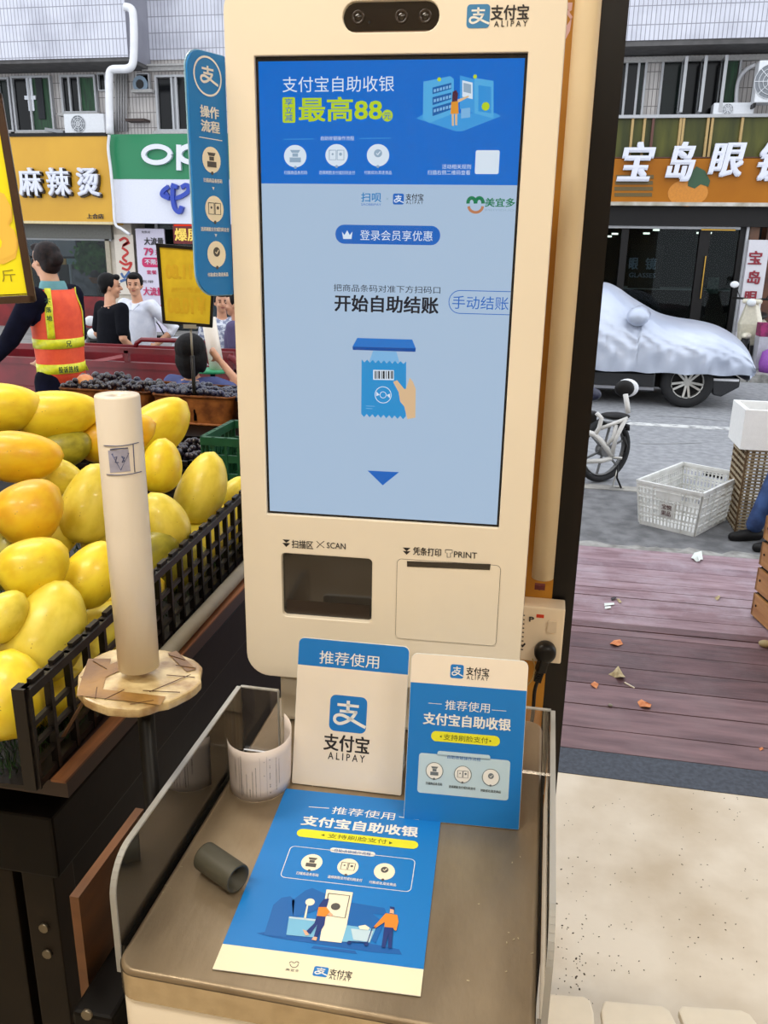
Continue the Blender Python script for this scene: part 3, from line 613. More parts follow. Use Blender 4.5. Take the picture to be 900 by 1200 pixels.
cc = KS.uv(*zk(405, 563)); KS.flat('drawing_candy', KS.stroke_polys(circ(*cc, .0105) + [circ(*cc, .0105)[0]], .0009) + KS.stroke_polys(circ(*cc, .004, .004) + [circ(*cc, .004)[0]], .0008) + [[(cc[0] - .0045, cc[1]), (cc[0] - .009, cc[1] + .004), (cc[0] - .009, cc[1] - .002)], [(cc[0] + .0045, cc[1]), (cc[0] + .009, cc[1] - .004), (cc[0] + .009, cc[1] + .002)]], g_w, scn, 4)
KS.flat('drawing_packet_lines', [ZK((362, 590), (384, 591), (384, 592.5), (362, 591.5)), ZK((362, 596), (378, 597), (378, 598.5), (362, 597.5))], g_lb2, scn, 4)
KS.flat('drawing_hand', [ZK((430, 530), (440, 526), (458, 548), (462, 548), (472, 520), (480, 530), (487, 548), (486, 620), (466, 624), (458, 592), (448, 580), (444, 556))], g_skin, scn, 5)
KS.flat('arrow_mark', [ZK((366, 753), (445, 757), (404, 790))], g_mid, scn, 3)
# cover glass
MB().box(-.001, W_ + .001, .0009, .0011, kz - H_ - .001, kz + .001).build('cover_glass', clear('screen_glass', (255, 255, 255), .35, .04), scn)

# ================================================================ BLUE FLAP SIGN ON THE KIOSK'S LEFT EDGE
m_sb = mat('sign_blue', (32, 128, 204), .45, var=.015, scale=3)
m_cd = mat('print_cream', (248, 238, 214), .5, var=.01)
hin = hit(265, 70, kiosk.matrix_world @ Vector((0, .006, kz)), kiosk.matrix_world.to_3x3() @ Vector((0, 1, 0)))
hz = hin.z
FA = R_(66)
flap = thing('instruction_flap_sign', 'tall blue sign board with three step circles sticking out from the kiosk edge', 'sign', (hin.x - .001, hin.y, 1.56), FA)
bpy.context.view_layer.update()
FS = Surf(flap, (0, 0, 0), (1, 0, 0), (0, 0, 1), .0003)
u0 = FS.uv(221, 120)[0]; u1 = -.001; zt = FS.uv(262, 66)[1]; zb = FS.uv(272, 345)[1]
MBd = FS.solid('board', rrect(u0, u1, zb, zt, (.03, .0005, .0005, .022), 8), m_sb, flap, .002, -.002)
MBe = FS.solid('board_edge', rrect(u0 - .0012, u1, zb - .0012, zt + .0012, (.03, .0005, .0005, .022), 8), mat('pale_acrylic_edge', (150, 196, 222), .3), flap, .0014, -.0036)
c = FS.uv(243, 89.5); rx = FS.uv(258.5, 92)[0] - c[0]; rz = c[1] - FS.uv(244, 112)[1]
q = circ(*c, rx, rz, 32); FS.flat('logo_ring', FS.stroke_polys(q + [q[0]], .0022), m_pw, flap, 2)
pay_logo(FS, c[0] - rx * .72, c[0] + rx * .78, c[1] - rz * .62, c[1] + rz * .72, m_sb, m_pw, flap, 1, square=False)
FS.textpx('操作', (234, 130), (256, 133), 14, m_pw, flap, bold=.035); FS.textpx('流程', (235, 147), (257, 150), 14, m_pw, flap, bold=.035)
FS.flat('rule', [[FS.uv(*z) for z in ((233, 160), (260, 164.5), (260, 165.5), (233, 161))]], m_pw, flap, 2)
step_icons(FS, [(247.5, 187.5), (251, 245), (253.5, 298)], 10.6, flap, m_cd, mat('print_slate', (86, 84, 82), .5), 2, extra=15.5)
for s_, x0, x1, y in (('扫描商品条形码', 238, 260, 211), ('选择刷脸支付或扫码支付', 235, 268, 268), ('付款成功,取走商品', 243, 267, 321)): FS.textpx(s_, (x0, y), (x1, y + 1.5), 5, m_pw, flap, bold=.03)
FS.flats('down_arrow_mark', [[FS.uv(*z) for z in t] for t in (((248, 219), (251, 219.5), (249.7, 223)), ((251, 274), (254, 274.5), (252.6, 278)))], m_pw, flap, 2)

# ================================================================ STEEL TRAY ON ITS WHITE BASE
TZ = .9547
def brushed():
    m = mat('brushed_stainless', (178, 160, 134), .40, metal=.6, c2=(128, 112, 90), scale=11, fac=(.25, .75), bump=.12, bscale=160, stretch=(1, .35, 1)); return m
m_steel = brushed()
m_steel2 = mat('polished_steel_rim', (200, 184, 156), .24, metal=1, c2=(186, 170, 142), scale=60, bump=.05, bscale=300)
tray = thing('weighing_counter', 'brushed steel weighing counter with white plastic base under the kiosk', 'counter', (-.17, .82, 0))
X0, X1, Y0, Y1 = -.383 + .17, .036 + .17, .600 - .82, 1.0 - .82 + .16
def rect_ring(x0, x1, y0, y1, r, prof):        # rounded rectangle swept through (inset, z) pairs
    rows = []
    for ins, z in prof:
        rows.append([Vector((a, b, z)) for a, b in rrect(x0 + ins, x1 - ins, y0 + ins, y1 - ins, max(r - ins, .004), 6)])
    return rows
mb = MB(); rr = rect_ring(X0, X1, Y0, Y1, .022, [(.0, TZ - .036), (.0, TZ - .004), (.0012, TZ - .001), (.004, TZ), (.006, TZ - .0006)])
mb.grid(rr, closed=True); n = len(rr[-1]); mb.f.append(tuple(range(len(mb.v) - n, len(mb.v)))); mb.sm.append(False)
top_ = mb.build('tray_top', m_steel, tray)
mb = MB(); rr = rect_ring(X0 - .0006, X1 + .0006, Y0 - .0006, Y1 + .0006, .0226, [(.0, TZ - .037), (-.0003, TZ - .006)]); mb.grid(rr, closed=True); mb.build('tray_rim', m_steel2, tray)
mb = MB(); rr = rect_ring(X0 + .001, X1 - .001, Y0 + .001, Y1, .021, [(.06, 0.0), (.05, .78), (.004, .80), (0, .815), (0, TZ - .046), (.004, TZ - .037)]); mb.grid(rr, closed=True); mb.build('base', m_cream, tray)
# clear side guards, each a sheet with a rounded front corner and a returned back
m_acr = clear('clear_acrylic', (243, 238, 232), 2.2, .01, haze=.015)
m_acre = clear('acrylic_edge', (240, 236, 228), 1.4, .15, haze=.38)
def guard(label, x, side, yb, ret):
    g = thing('acrylic_guard', label, 'guard', (x, .82, TZ - .03)); z1 = .03 + .102; yf = .625 - .82; yb2 = yb - .82
    arc = [(yf + .04 - .04 * math.sin(R_(a)) , z1 - .042 + .042 * math.sin(R_(90 - a))) for a in range(90, -1, -10)]
    out = [(yf, 0)] + [(p[0], p[1]) for p in arc][0:] + [(yb2, z1), (yb2, .031)]
    out = [(yf, -.002)] + arc + [(yb2, z1), (yb2, .0)]
    t = .0055; mb = MB()
    M = Matrix(((0, 0, 1, 0), (1, 0, 0, 0), (0, 1, 0, 0), (0, 0, 0, 1)))
    mb.prism(out, Matrix.Translation((0, 0, 0)) @ M, t * side); mb.build('side_sheet', m_acr, g)
    # bright cut edge
    e = MB()
    for i in range(len(out) - 1):
        a, b = out[i], out[i + 1]; e.bar((side * t / 2, a[0], a[1]), (side * t / 2, b[0], b[1]), t * 1.15, .0022, up=(1, 0, 0)) if False else e.bar((side * t / 2, a[0], a[1]), (side * t / 2, b[0], b[1]), .0022, t * 1.15, up=(1, 0, 0))
    e.build('cut_edge', m_acre, g)
    # back return
    rx = -side * ret; b2 = MB(); b2.box(min(0, rx), max(0, rx), yb2 - .0015, yb2 + .002, .031, z1); b2.build('back_sheet', m_acr, g)
    MB().box(min(0, rx), max(0, rx), yb2 - .002, yb2 + .0025, z1, z1 + .002).box(rx - .001, rx + .001, yb2 - .002, yb2 + .0025, .031, z1).build('back_edge', m_acre, g)
    MB().box(-.003, .004, yf + .01, yf + .02, .0, .012).build('clip', m_acre, g)
    return g
guard('clear acrylic guard along the left edge of the steel counter', -.3875, -1, .99, .055)
guard('clear acrylic guard along the right edge of the steel counter', .0415, 1, 1.02, .04)

# ================================================================ STANDEES
def standee(name, label, BLp, BRp, lean, hgt, foot_x, split, m_head, m_body, headh):
    A, B = atz(*BLp, TZ), atz(*BRp, TZ); d = B - A; w = d.length; yaw = math.atan2(d.y, d.x)
    t = thing(name, label, 'sign', (A.x, A.y, TZ), yaw); bpy.context.view_layer.update()
    S = Surf(t, (0, .0, .0006), (1, 0, 0), (0, math.sin(lean), math.cos(lean)), .0003)
    S.solid('panel', rrect(0, w, 0, hgt, (.002, .002, .008, .008)), m_pw, t, .0035, -.0035)
    S.flat('face_print', [rrect(.0004, w - .0004, .0004, hgt - headh, (.0015, .0015, 0, 0))], m_body, t, 1)
    S.flat('head_print', [rrect(.0004, w - .0004, hgt - headh, hgt - .0004, (0, 0, .0076, .0076))], m_head, t, 1)
    # folded foot behind
    MB().box(foot_x, foot_x + w * .9, .012, .075, 0.0004, .003).build('foot', m_acre if False else m_pw, t)
    yb = hgt * .55 * math.sin(lean)
    MB().bar((foot_x + w * .45, .072, .002), (foot_x + w * .45, yb + .004, hgt * .5), w * .9, .003, up=(0, -1, .01)).build('prop', m_pw, t)
    return t, S, w
st1, S1, w1 = standee('tabletop_standee', 'white tabletop standee with blue heading and big square blue emblem', (342, 918), (470, 933), R_(14), .2005, .01, 0, m_pb, mat('standee_cream', (242, 230, 214), .4, var=.01), .037)
zz7 = lambda x, y: (340 + x * 290 / 900, 740 + y * 240 / 745)
S1.textpx('推荐使用', zz7(107, 97), zz7(324, 107), 15.5, m_pw, st1, bold=.005)
a, b = S1.uv(*zz7(144, 298))[0], S1.uv(*zz7(279, 298))[0]; c, d = S1.uv(*zz7(210, 366))[1], S1.uv(*zz7(210, 234))[1]
pay_logo(S1, a, b, c, d, m_pb, m_pw, st1, 2)
S1.textpx('支付宝', zz7(122, 403), zz7(289, 412), 20, m_pk, st1, bold=.025); S1.textpx('A L I P A Y', zz7(138, 454), zz7(272, 460), 8.5, m_pk, st1, bold=.012)
st2, S2, w2 = standee('tabletop_standee', 'blue tabletop standee with white top strip and yellow pill', (473, 960), (608, 973), R_(14), .2145, .005, 0, mat('standee_cream', (0, 0, 0)), m_pb, .037)
a, b = S2.uv(*zz7(583, 145))[0], S2.uv(*zz7(631, 145))[0]; c, d = S2.uv(*zz7(607, 170))[1], S2.uv(*zz7(607, 120))[1]
pay_logo(S2, a, b, c, d, m_pb, m_pw, st2, 2)
S2.textpx('支付宝', zz7(640, 143), zz7(724, 149), 10, m_pk, st2, bold=.025); S2.textpx('A L I P A Y', zz7(642, 167), zz7(721, 172), 4.6, m_pk, st2, bold=.01)
S2.textpx('推荐使用', zz7(564, 266), zz7(726, 279), 11.5, m_pw, st2, bold=0)
S2.flat('rule', [[S2.uv(*zz7(*z)) for z in t] for t in (((503, 259), (552, 263), (552, 265), (503, 261)), ((734, 284), (786, 288), (786, 290), (734, 286)))], m_pw, st2, 2)
S2.textpx('支付宝自助收银', zz7(484, 312), zz7(803, 342), 14.5, m_pw, st2, bold=.035)
def pill(S, c0, c1, hpx, m, parent, name='yellow_pill'):
    a, b = S.uv(*c0), S.uv(*c1); h = abs(S.uv((c0[0] + c1[0]) / 2, (c0[1] + c1[1]) / 2 - hpx / 2)[1] - S.uv((c0[0] + c1[0]) / 2, (c0[1] + c1[1]) / 2 + hpx / 2)[1]); v = (a[1] + b[1]) / 2
    return S.flat(name, [rrect(a[0], b[0], v - h / 2, v + h / 2, h * .49)], m, parent, 2)
pill(S2, zz7(513, 378), zz7(763, 400), 12, m_py, st2)
m_olive = mat('print_olive', (90, 100, 30), .5)
S2.textpx('支持刷脸支付', zz7(558, 383), zz7(720, 396), 7, m_olive, st2, bold=0, layer=3)
S2.flats('pill_arrows', [[S2.uv(*zz7(*z)) for z in t] for t in (((551, 377), (543, 381), (551, 386)), ((725, 393), (733, 398), (725, 402)))], m_olive, st2, 3)
m_card = mat('print_pale_blue', (190, 216, 232), .45, var=.01)
u0, u1 = S2.uv(*zz7(466, 510))[0], S2.uv(*zz7(797, 540))[0]; v0, v1 = (S2.uv(*zz7(630, 600))[1]), S2.uv(*zz7(630, 454))[1]
ua, ub = S2.uv(*zz7(536, 440))[0], S2.uv(*zz7(728, 455))[0]; vt = S2.uv(*zz7(630, 441))[1]
S2.flat('step_card', [rrect(u0, u1, v0, v1, .004), rrect(ua, ub, v1 - .002, vt, (0, 0, .003, .003))], m_card, st2, 2)
S2.textpx('自助收银操作流程', zz7(572, 455), zz7(693, 466), 4, m_pbd, st2, bold=0, layer=3)
st_d = mat('print_slate', (86, 84, 82), .5)
for k, (x, y) in enumerate(((525, 506), (628, 519), (730, 530))):
    u, v = S2.uv(*zz7(x, y)); q = circ(u, v, .0108, .0108, 28); S2.flat('step_ring', S2.stroke_polys(q + [q[0]], .0006), st_d, st2, 4)
step_icons(S2, [zz7(525, 506), zz7(628, 519), zz7(730, 530)], 9.4, st2, m_pw, mat('print_mid_slate', (110, 120, 130), .5), 3)
for s_, x0, x1, y in (('扫描商品条形码', 493, 553, 552), ('选择刷脸支付或扫码支付', 577, 674, 566), ('付款成功,取走商品', 692, 766, 579)): S2.textpx(s_, zz7(x0, y - 1), zz7(x1, y + 3), 3.4, m_pk, st2, bold=.01, layer=3)

# ================================================================ POSTER LYING ON THE TRAY
A, B, C_, D_ = (atz(*q, TZ + .0004) for q in ((339, 928), (522, 944), (492, 1173), (249, 1136)))
ex = ((B - A) + (C_ - D_)).normalized(); yaw = math.atan2(ex.y, ex.x)
pos = thing('paper_poster', 'blue paper poster with a cream bottom strip lying flat on the steel counter', 'poster', (D_.x, D_.y, TZ + .0004), yaw); bpy.context.view_layer.update()
SP = Surf(pos, (0, 0, .0006), (1, 0, 0), (0, 1, 0), .00025)
MB().box(0, .21, 0, .297, 0, .0006).build('sheet', m_pw, pos)
v0 = SP.uv(370, 1110)[1]; zp = lambda x, y: (230 + x * 310 / 900, 920 + y * 280 / 813)
v0 = SP.uv(*zp(430, 584))[1]
SP.flat('blue_print', [[(0, v0), (.21, v0), (.21, .297), (0, .297)]], m_pb, pos, 1)
SP.flat('cream_print', [[(0, 0), (.21, 0), (.21, v0), (0, v0)]], mat('poster_cream', (244, 234, 204), .5, var=.01), pos, 1)
SP.textpx('推荐使用', zp(462, 87), zp(676, 107), 9, m_pw, pos, bold=0)
SP.textpx('支付宝自助收银', zp(360, 120), zp(755, 162), 12, m_pw, pos, bold=.035)
SP.flat('rule', [[SP.uv(*zp(*z)) for z in t] for t in (((383, 74), (452, 79), (452, 81), (383, 76)), ((690, 108), (757, 118), (757, 120), (690, 110)))], m_pw, pos, 2)
pill(SP, zp(343, 160), zp(755, 208), 9.6, m_py, pos)
SP.textpx('支持刷脸支付', zp(448, 173), zp(648, 195), 5.5, m_olive, pos, bold=0, layer=3)
SP.flats('pill_arrows', [[SP.uv(*zp(*z)) for z in t] for t in (((436, 168), (424, 172), (436, 176)), ((656, 193), (668, 199), (656, 203)))], m_olive, pos, 3)
fx = [SP.uv(*zp(*z)) for z in ((318, 207), (748, 255), (726, 366), (290, 313))]
u0 = (fx[0][0] + fx[3][0]) / 2; u1 = (fx[1][0] + fx[2][0]) / 2; va = (fx[2][1] + fx[3][1]) / 2; vb = (fx[0][1] + fx[1][1]) / 2
q = rrect(u0, u1, va, vb, .006); SP.flat('step_frame', SP.stroke_polys(q + [q[0]], .0008), m_pw, pos, 2)
pill(SP, zp(455, 222), zp(609, 236), 5.5, m_pw, pos, 'caption_pill'); SP.textpx('自助收银操作流程', zp(470, 224), zp(594, 235), 3.6, m_pbd, pos, bold=0, layer=3)
step_icons(SP, [zp(393, 264), zp(516, 279), zp(640, 295)], 12.6, pos, m_cd, st_d, 2, extra=9.8)
for s_, x0, x1, y in (('扫描商品条形码', 340, 416, 304), ('选择刷脸支付或扫码支付', 447, 565, 319), ('付款成功,取走商品', 588, 680, 336)): SP.textpx(s_, zp(x0, y - 4), zp(x1, y + 4), 3.6, m_pw, pos, bold=.01, layer=2)
Q = lambda *p: [SP.uv(*zp(*z)) for z in p]
def mp_(n, c): return mat(n, c, .5, var=.01)
SP.flat('drawing_shadow', [Q((205, 505), (330, 488), (690, 560), (700, 578), (600, 570), (260, 520)), Q((400, 548), (540, 565), (548, 576), (390, 556))], mp_('print_shade_blue', (12, 92, 172)), pos, 2)
SP.flats('drawing_plants', [Q((262, 410), (290, 385), (320, 380), (335, 395), (330, 445), (312, 450), (306, 520), (230, 512), (250, 450)), Q((325, 395), (372, 360), (395, 352), (440, 372), (430, 420), (330, 455)), Q((520, 400), (640, 420), (650, 445), (600, 440), (640, 470), (610, 540), (510, 470))], m_pbd, pos, 3)
SP.flats('drawing_counter', [Q((316, 450), (430, 462), (420, 470), (410, 522), (306, 512)), Q((500, 478), (610, 492), (590, 540), (490, 535))], mp_('print_sky_blue', (120, 186, 224)), pos, 4)
SP.flat('drawing_counter_top', [Q((316, 450), (430, 462), (428, 469), (315, 456))], m_card, pos, 5)
SP.flat('drawing_scale', [Q((376, 412), (381, 412), (373, 458), (366, 457))] + [circ(*SP.uv(*zp(387, 401)), .0052)], m_cd, pos, 5)
SP.flat('drawing_kiosk', [Q((443, 358), (533, 368), (512, 480), (494, 540), (420, 532), (430, 472), (425, 470))], m_cd, pos, 5)
SP.flat('drawing_kiosk_frame', SP.stroke_polys(Q((450, 372), (522, 380), (506, 456), (436, 446), (450, 372)), .0012), st_d, pos, 6)
SP.flat('drawing_kiosk_dot', [circ(*SP.uv(*zp(474, 417)), .0052)], st_d, pos, 6)
navy = mp_('print_navy', (22, 50, 122)); orng = mp_('print_orange', (236, 140, 44)); skin_p = mp_('print_skin', (232, 180, 150))
SP.flat('drawing_woman_hair', [Q((434, 392), (452, 390), (446, 412), (440, 430), (412, 428), (420, 410))], navy, pos, 7)
SP.flat('drawing_woman_top', [Q((416, 420), (442, 420), (455, 436), (440, 452), (410, 450))], orng, pos, 8)
SP.flat('drawing_woman_trousers', [Q((410, 450), (440, 452), (436, 480), (410, 522), (400, 520), (412, 478), (388, 512), (374, 502), (402, 474))], navy, pos, 7)
SP.flat('drawing_woman_skin', [Q((362, 496), (376, 500), (384, 514), (372, 516)), Q((400, 520), (412, 522), (408, 534), (392, 530)), Q((444, 426), (466, 446), (458, 452), (440, 440))], skin_p, pos, 7)
SP.flat('drawing_man_shirt', [Q((645, 440), (684, 446), (688, 470), (680, 500), (674, 498), (670, 490), (640, 487), (641, 470), (608, 492), (604, 486))], orng, pos, 7)
SP.flat('drawing_man_head', [Q((660, 422), (672, 424), (672, 442), (658, 440))], skin_p, pos, 7)
SP.flat('drawing_man_hair', [Q((658, 418), (674, 420), (675, 430), (668, 428), (660, 426))], navy, pos, 8)
SP.flat('drawing_man_trousers', [Q((640, 487), (670, 490), (664, 560), (652, 558), (654, 510), (642, 558), (630, 556))], navy, pos, 7)
SP.flat('drawing_trolley', [Q((526, 492), (602, 500), (590, 538), (534, 530))], m_card, pos, 6)
SP.flat('drawing_trolley_frame', SP.stroke_polys(Q((612, 486), (598, 492), (582, 540), (520, 536)), .0012) + [circ(*SP.uv(*zp(520, 540)), .0022), circ(*SP.uv(*zp(578, 546)), .0022)], navy, pos, 7)
SP.flat('drawing_goods', [Q((552, 484), (575, 480), (590, 490), (585, 498), (556, 494))], m_cd, pos, 7)
SP.textpx('美宜多', zp(304, 628), zp(350, 634), 3.2, st_d, pos, bold=0)
hp = []
for cx in (324, 342): hp += SP.stroke_polys([SP.uv(*zp(cx + 7 * math.cos(R_(a)), 608 - 6 * math.sin(R_(a)))) for a in range(0, 181, 30)], .0008)
SP.flat('heart_mark', hp + SP.stroke_polys([SP.uv(*zp(333 + 14 * math.cos(R_(a)), 610 - 12 * math.sin(R_(a)))) for a in range(180, 361, 30)], .0008), st_d, pos, 2)
a, b = SP.uv(*zp(399, 632))[0], SP.uv(*zp(448, 640))[0]; c, d = SP.uv(*zp(422, 653))[1], SP.uv(*zp(422, 619))[1]
pay_logo(SP, a, b, c, d, m_pb, m_pw, pos, 2)
SP.textpx('支付宝', zp(453, 638), zp(530, 646), 8, m_pk, pos, bold=.02); SP.textpx('A L I P A Y', zp(452, 656), zp(524, 663), 4, m_pk, pos, bold=.01)

# ================================================================ TUBE, RECEIPT, CRUMBS ON THE TRAY
m_tube = mat('olive_grey_tube', (72, 70, 58), .55, var=.05, scale=10)
r = .0165; A = atz(238, 1006, TZ); B = atz(278, 1045, TZ)
A = Vector((-.361, .782, TZ + r + .001)); B = Vector((-.296, .722, TZ + r + .001))
A = hit(240, 1003, Vector((0, 0, TZ + r + .001)), Vector((0, 0, 1))); B = hit(279, 1030, Vector((0, 0, TZ + r + .001)), Vector((0, 0, 1)))
mid = (A + B) / 2; tube = None; mb = MB(); d = (B - A).normalized(); u = Vector((0, 0, 1)); v = d.cross(u)
ring = lambda c, rr: [c - mid + (u * math.cos(t) + v * math.sin(t)) * rr for t in [2 * math.pi * i / 28 for i in range(28)]]
mb.grid([ring(A, r - .0022), ring(A, r), ring(A + d * .002, r), ring(B - d * .001, r), ring(B, r - .0004), ring(B, r - .0022), ring(A, r - .0022)], closed=True)
tube = mb.build('cardboard_tube', m_tube); tube.location = mid; tag(tube, 'short olive grey hollow tube lying on the steel counter beside the poster', 'tube')
# receipt: curled paper standing on its edge
ctr = Vector((-.3385, .925, TZ + .0005))
rc = thing('paper_receipt', 'curled white till receipt standing against the left acrylic guard', 'receipt', ctr)
bpy.context.view_layer.update()
m_paper = mat('thermal_paper', (238, 226, 220), .6, var=.01)
def rp(a, z, dr=0): return Vector(((.0405 + dr) * math.cos(R_(a)) * (1 + .0), (.046 + dr) * math.sin(R_(a)), z))
angs = [-152 + i * 6.6 for i in range(33)]
rows = []
for k in range(6):
    rows.append([rp(a, .075 * k / 5 + (0 if k < 5 else .006 * max(0, (a + 20) / 60)) , .0015 * k / 5) for a in angs])
mb = MB(); mb.grid(rows); pap = mb.build('paper', m_paper, rc)
sol = pap.modifiers.new('s', 'SOLIDIFY'); sol.thickness = .0003
mi = MB(); rnd = random.Random(4)
def rq(a0, a1, z0, z1): mi.add([rp(a0, z0, .0008), rp(a1, z0, .0008), rp(a1, z1, .0018), rp(a0, z1, .0018)], [(0, 1, 2, 3)])
for col, (a, z0, z1) in enumerate(((-118, .028, .058), (-109, .008, .062), (-105, .008, .066), (-101, .010, .022), (-94, .008, .04), (-88, .008, .018), (-83, .008, .046), (-77, .008, .05), (-62, .008, .066), (-52, .01, .062), (-40, .012, .06), (-34, .02, .055))):
    z = z0
    wdt = 2.6 if col in (0, 2) else 1.4
    while z < z1:
        L = rnd.uniform(.0012, .0026)
        if col in (8, 9) and rnd.random() < .55: z += .006; continue
        rq(a, a + wdt, z, z + L); z += L + .0007
for a in (-69, -57): rq(a, a + .25, .008, .067)
mi.build('printed_lines', mat('thermal_ink', (74, 70, 76), .7), rc)
# crumbs and flecks on the steel
cm = MB(); rnd = random.Random(12)
for px, py in ((600, 1012), (610, 1005), (595, 1093), (601, 1102), (608, 1101), (594, 1106), (592, 1139), (622, 1118), (211, 1016), (193, 1038), (190, 1047), (200, 1042), (372, 920), (366, 922), (550, 1150), (560, 1060)):
    q = atz(px, py, TZ); a = rnd.uniform(0, 3.1); l = rnd.uniform(.0012, .0028)
    cm.bar((q.x, q.y, TZ + .0006), (q.x + math.cos(a) * l, q.y + math.sin(a) * l, TZ + .0006), .0008, .0006)
tag(cm.build('crumbs', mat('pale_crumb', (210, 196, 160), .7)), 'tiny pale crumbs scattered over the steel counter', 'crumbs', kind='stuff')

# ================================================================ SOCKET, PLUG, CABLE
so = thing('wall_socket', 'cream switched wall socket on the gold panel right of the kiosk', 'socket', (.022, 1.38, 1.02))
bpy.context.view_layer.update()
so_z = 1.02
A = [aty(a, b, 1.335) for a, b in ((605, 705), (667, 716), (655, 778))]
zT = (aty(612, 709, 1.335).z + aty(667, 716, 1.335).z) / 2; zB = aty(652, 778, 1.335).z; xR = aty(660, 745, 1.335).x; xL = xR - .088
m_sock = mat('socket_plastic', (240, 222, 196), .35, var=.01, coat=.3)
MB().box(xL - .022, xR - .022, 1.335 - 1.38, -.0005, zB - so_z, zT - so_z).build('box', m_sock, so, .003)
SS = Surf(so, (-.022, 1.335 - 1.38, -so_z), (1, 0, 0), (0, 0, 1), .0004)
cx, cz = SS.uv(647, 734); 
rk = SS.solid('rocker_switch', rrect(cx - .0075, cx + .0075, cz - .0105, cz + .0105, .002), mat('rocker_ivory', (226, 208, 184), .35), so, .004, 0)
SS.flat('red_indicator', [rrect(*[SS.uv(*q)[i] for q, i in (((628.5, 722), 0), ((637.5, 722), 0), ((633, 724), 1), ((633, 720), 1))], .0005)], mat('red_plastic', (214, 62, 30), .35), so, 1)
SS.textpx('P', (620, 725.5), (626, 725.5), 6, m_pk, so, bold=.05)
vents = [[SS.uv(612 - i * .25, 720 + i * 5), SS.uv(615 - i * .25, 720.4 + i * 5), SS.uv(615 - i * .25, 722 + i * 5), SS.uv(612 - i * .25, 721.6 + i * 5)] for i in range(9)]
SS.flat('scale_ticks', vents, m_seam, so, 1)
SS.flat('black_tick', [[SS.uv(*q) for q in ((611, 757), (615, 753), (616, 755), (612, 759))]], m_pk, so, 1)
px_, pz_ = SS.uv(639, 761)
plug = thing('power_plug', 'black round power plug pushed into the cream socket', 'plug', (px_, 1.335, pz_))
MB().lathe([(.0, .026), (.010, .026), (.0165, .022), (.0185, .015), (.0188, .006), (.0175, .0002), (0, .0002)], M=Matrix.Rotation(R_(90), 3, 'X'), n=28).build('plug_body', m_black, plug)
MB().bar((-.001, -.016, -.008), (-.006, -.018, -.034), .017, .016).build('plug_grip', m_black, plug, .003)
mb = MB()
for i in range(5): mb.bar((-.006 - .0008 * i, -.018, -.032 - .0042 * i), (-.0066 - .0008 * i, -.018, -.0346 - .0042 * i), .017 - .0006 * i, .013)
mb.build('strain_relief', m_black, plug)
e0 = Vector((px_ - .0098, 1.335 - .018, pz_ - .055)); p1 = [e0, e0 + Vector((-.003, .0, -.02))]
for px, py, y in ((624, 840, 1.30), (617, 880, 1.26), (612, 920, 1.24), (610, 960, 1.23)): p1.append(aty(px, py, y))
p1 += [Vector((p1[-1].x, 1.24, .6)), Vector((p1[-1].x - .05, 1.25, .2)), Vector((p1[-1].x - .1, 1.24, .02))]
mb = MB(); cen = p1[0]; mb.tube([Vector(q) - cen for q in smooth_curve([tuple(q) for q in p1], 6)], .0032, 8)
cb = mb.build('power_cable', m_black); cb.location = cen; tag(cb, 'black cable hanging from the round plug beside the dark post', 'cable')
mb = MB(); q = [aty(a, b, 1.33) for a, b in ((624, 772), (627, 782), (624, 795), (618, 803), (612, 815))]; q += [Vector((q[-1].x - .005, 1.33, .6)), Vector((q[-1].x, 1.33, .03))]; cen = q[0]
mb.tube([Vector(z) - cen for z in smooth_curve([tuple(z) for z in q], 5)], .0013, 6)
cb = mb.build('thin_wire', mat('yellowed_wire', (196, 170, 110), .5)); cb.location = cen; tag(cb, 'thin yellowed wire curling down below the wall socket', 'cable')
cb = MB().box(-.0085, .0085, -.02, -.01, 0, .008).box(-.002, .001, -.0215, -.02, 0, .008).build('pipe_clip', mat('maroon_tape', (96, 34, 34), .5)); 
cb.location = (.018, 1.335, 1.1095); cb.scale = (1, 1, 1); tag(cb, 'maroon clip at the foot of the cream conduit pipe above the socket', 'clip')
# ================================================================ FRUIT STAND
m_stand = mat('black_lacquered_board', (14, 10, 8), .5, c2=(8, 6, 5), scale=14, bump=.05, spec=.12)
m_standb = mat('dark_brown_board', (30, 23, 16), .5, c2=(22, 17, 12), scale=8, spec=.15)
m_wood = mat('orange_pine_strip', (140, 88, 48), .55, c2=(100, 60, 32), scale=10, stretch=(6, .6, 6), bump=.1)
m_redb = mat('dark_red_board_end', (40, 20, 14), .5, var=.1)
stand = thing('fruit_display_cabinet', 'black wooden fruit display cabinet under the mango crate', 'cabinet', (-1.1, 1.8, 0))
def sb(name, x0, x1, y0, y1, z0, z1, m, bevel=0): return MB().box(x0 + 1.1, x1 + 1.1, y0 - 1.8, y1 - 1.8, z0, z1).build(name, m, stand, bevel)
sb('top_box', -1.75, -.575, .80, 2.95, .855, .95, m_stand, .004)
sb('body', -1.73, -.60, .845, 2.93, 0, .855, m_stand)
sb('corner_post', -.645, -.598, .82, .868, 0, .855, m_standb, .002)
sb('front_panel', -1.6, -.665, .828, .85, .02, .83, m_standb, .003)
sb('tier_riser', -1.72, -.60, 1.78, 2.9, .95, 1.015, m_stand)
sb('rear_riser', -1.72, -.56, 2.27, 2.9, 1.015, 1.108, m_stand)
sb('board', -1.72, -.547, .80, 1.72, .985, 1.008, m_redb)
sb('board_support', -1.70, -.60, .86, 1.7, .95, .985, m_stand)
sb('wood_strip', -.567, -.547, .797, 1.72, 1.008, 1.0115, m_wood)
rod = MB().cyl((0, -.34, 0), (0, .34, 0), .0125, n=14).build('grey_rod', mat('grey_foam_rod', (138, 132, 118), .6)); rod.location = (-.565, 1.30, 1.0245); rod.rotation_euler.z = .02
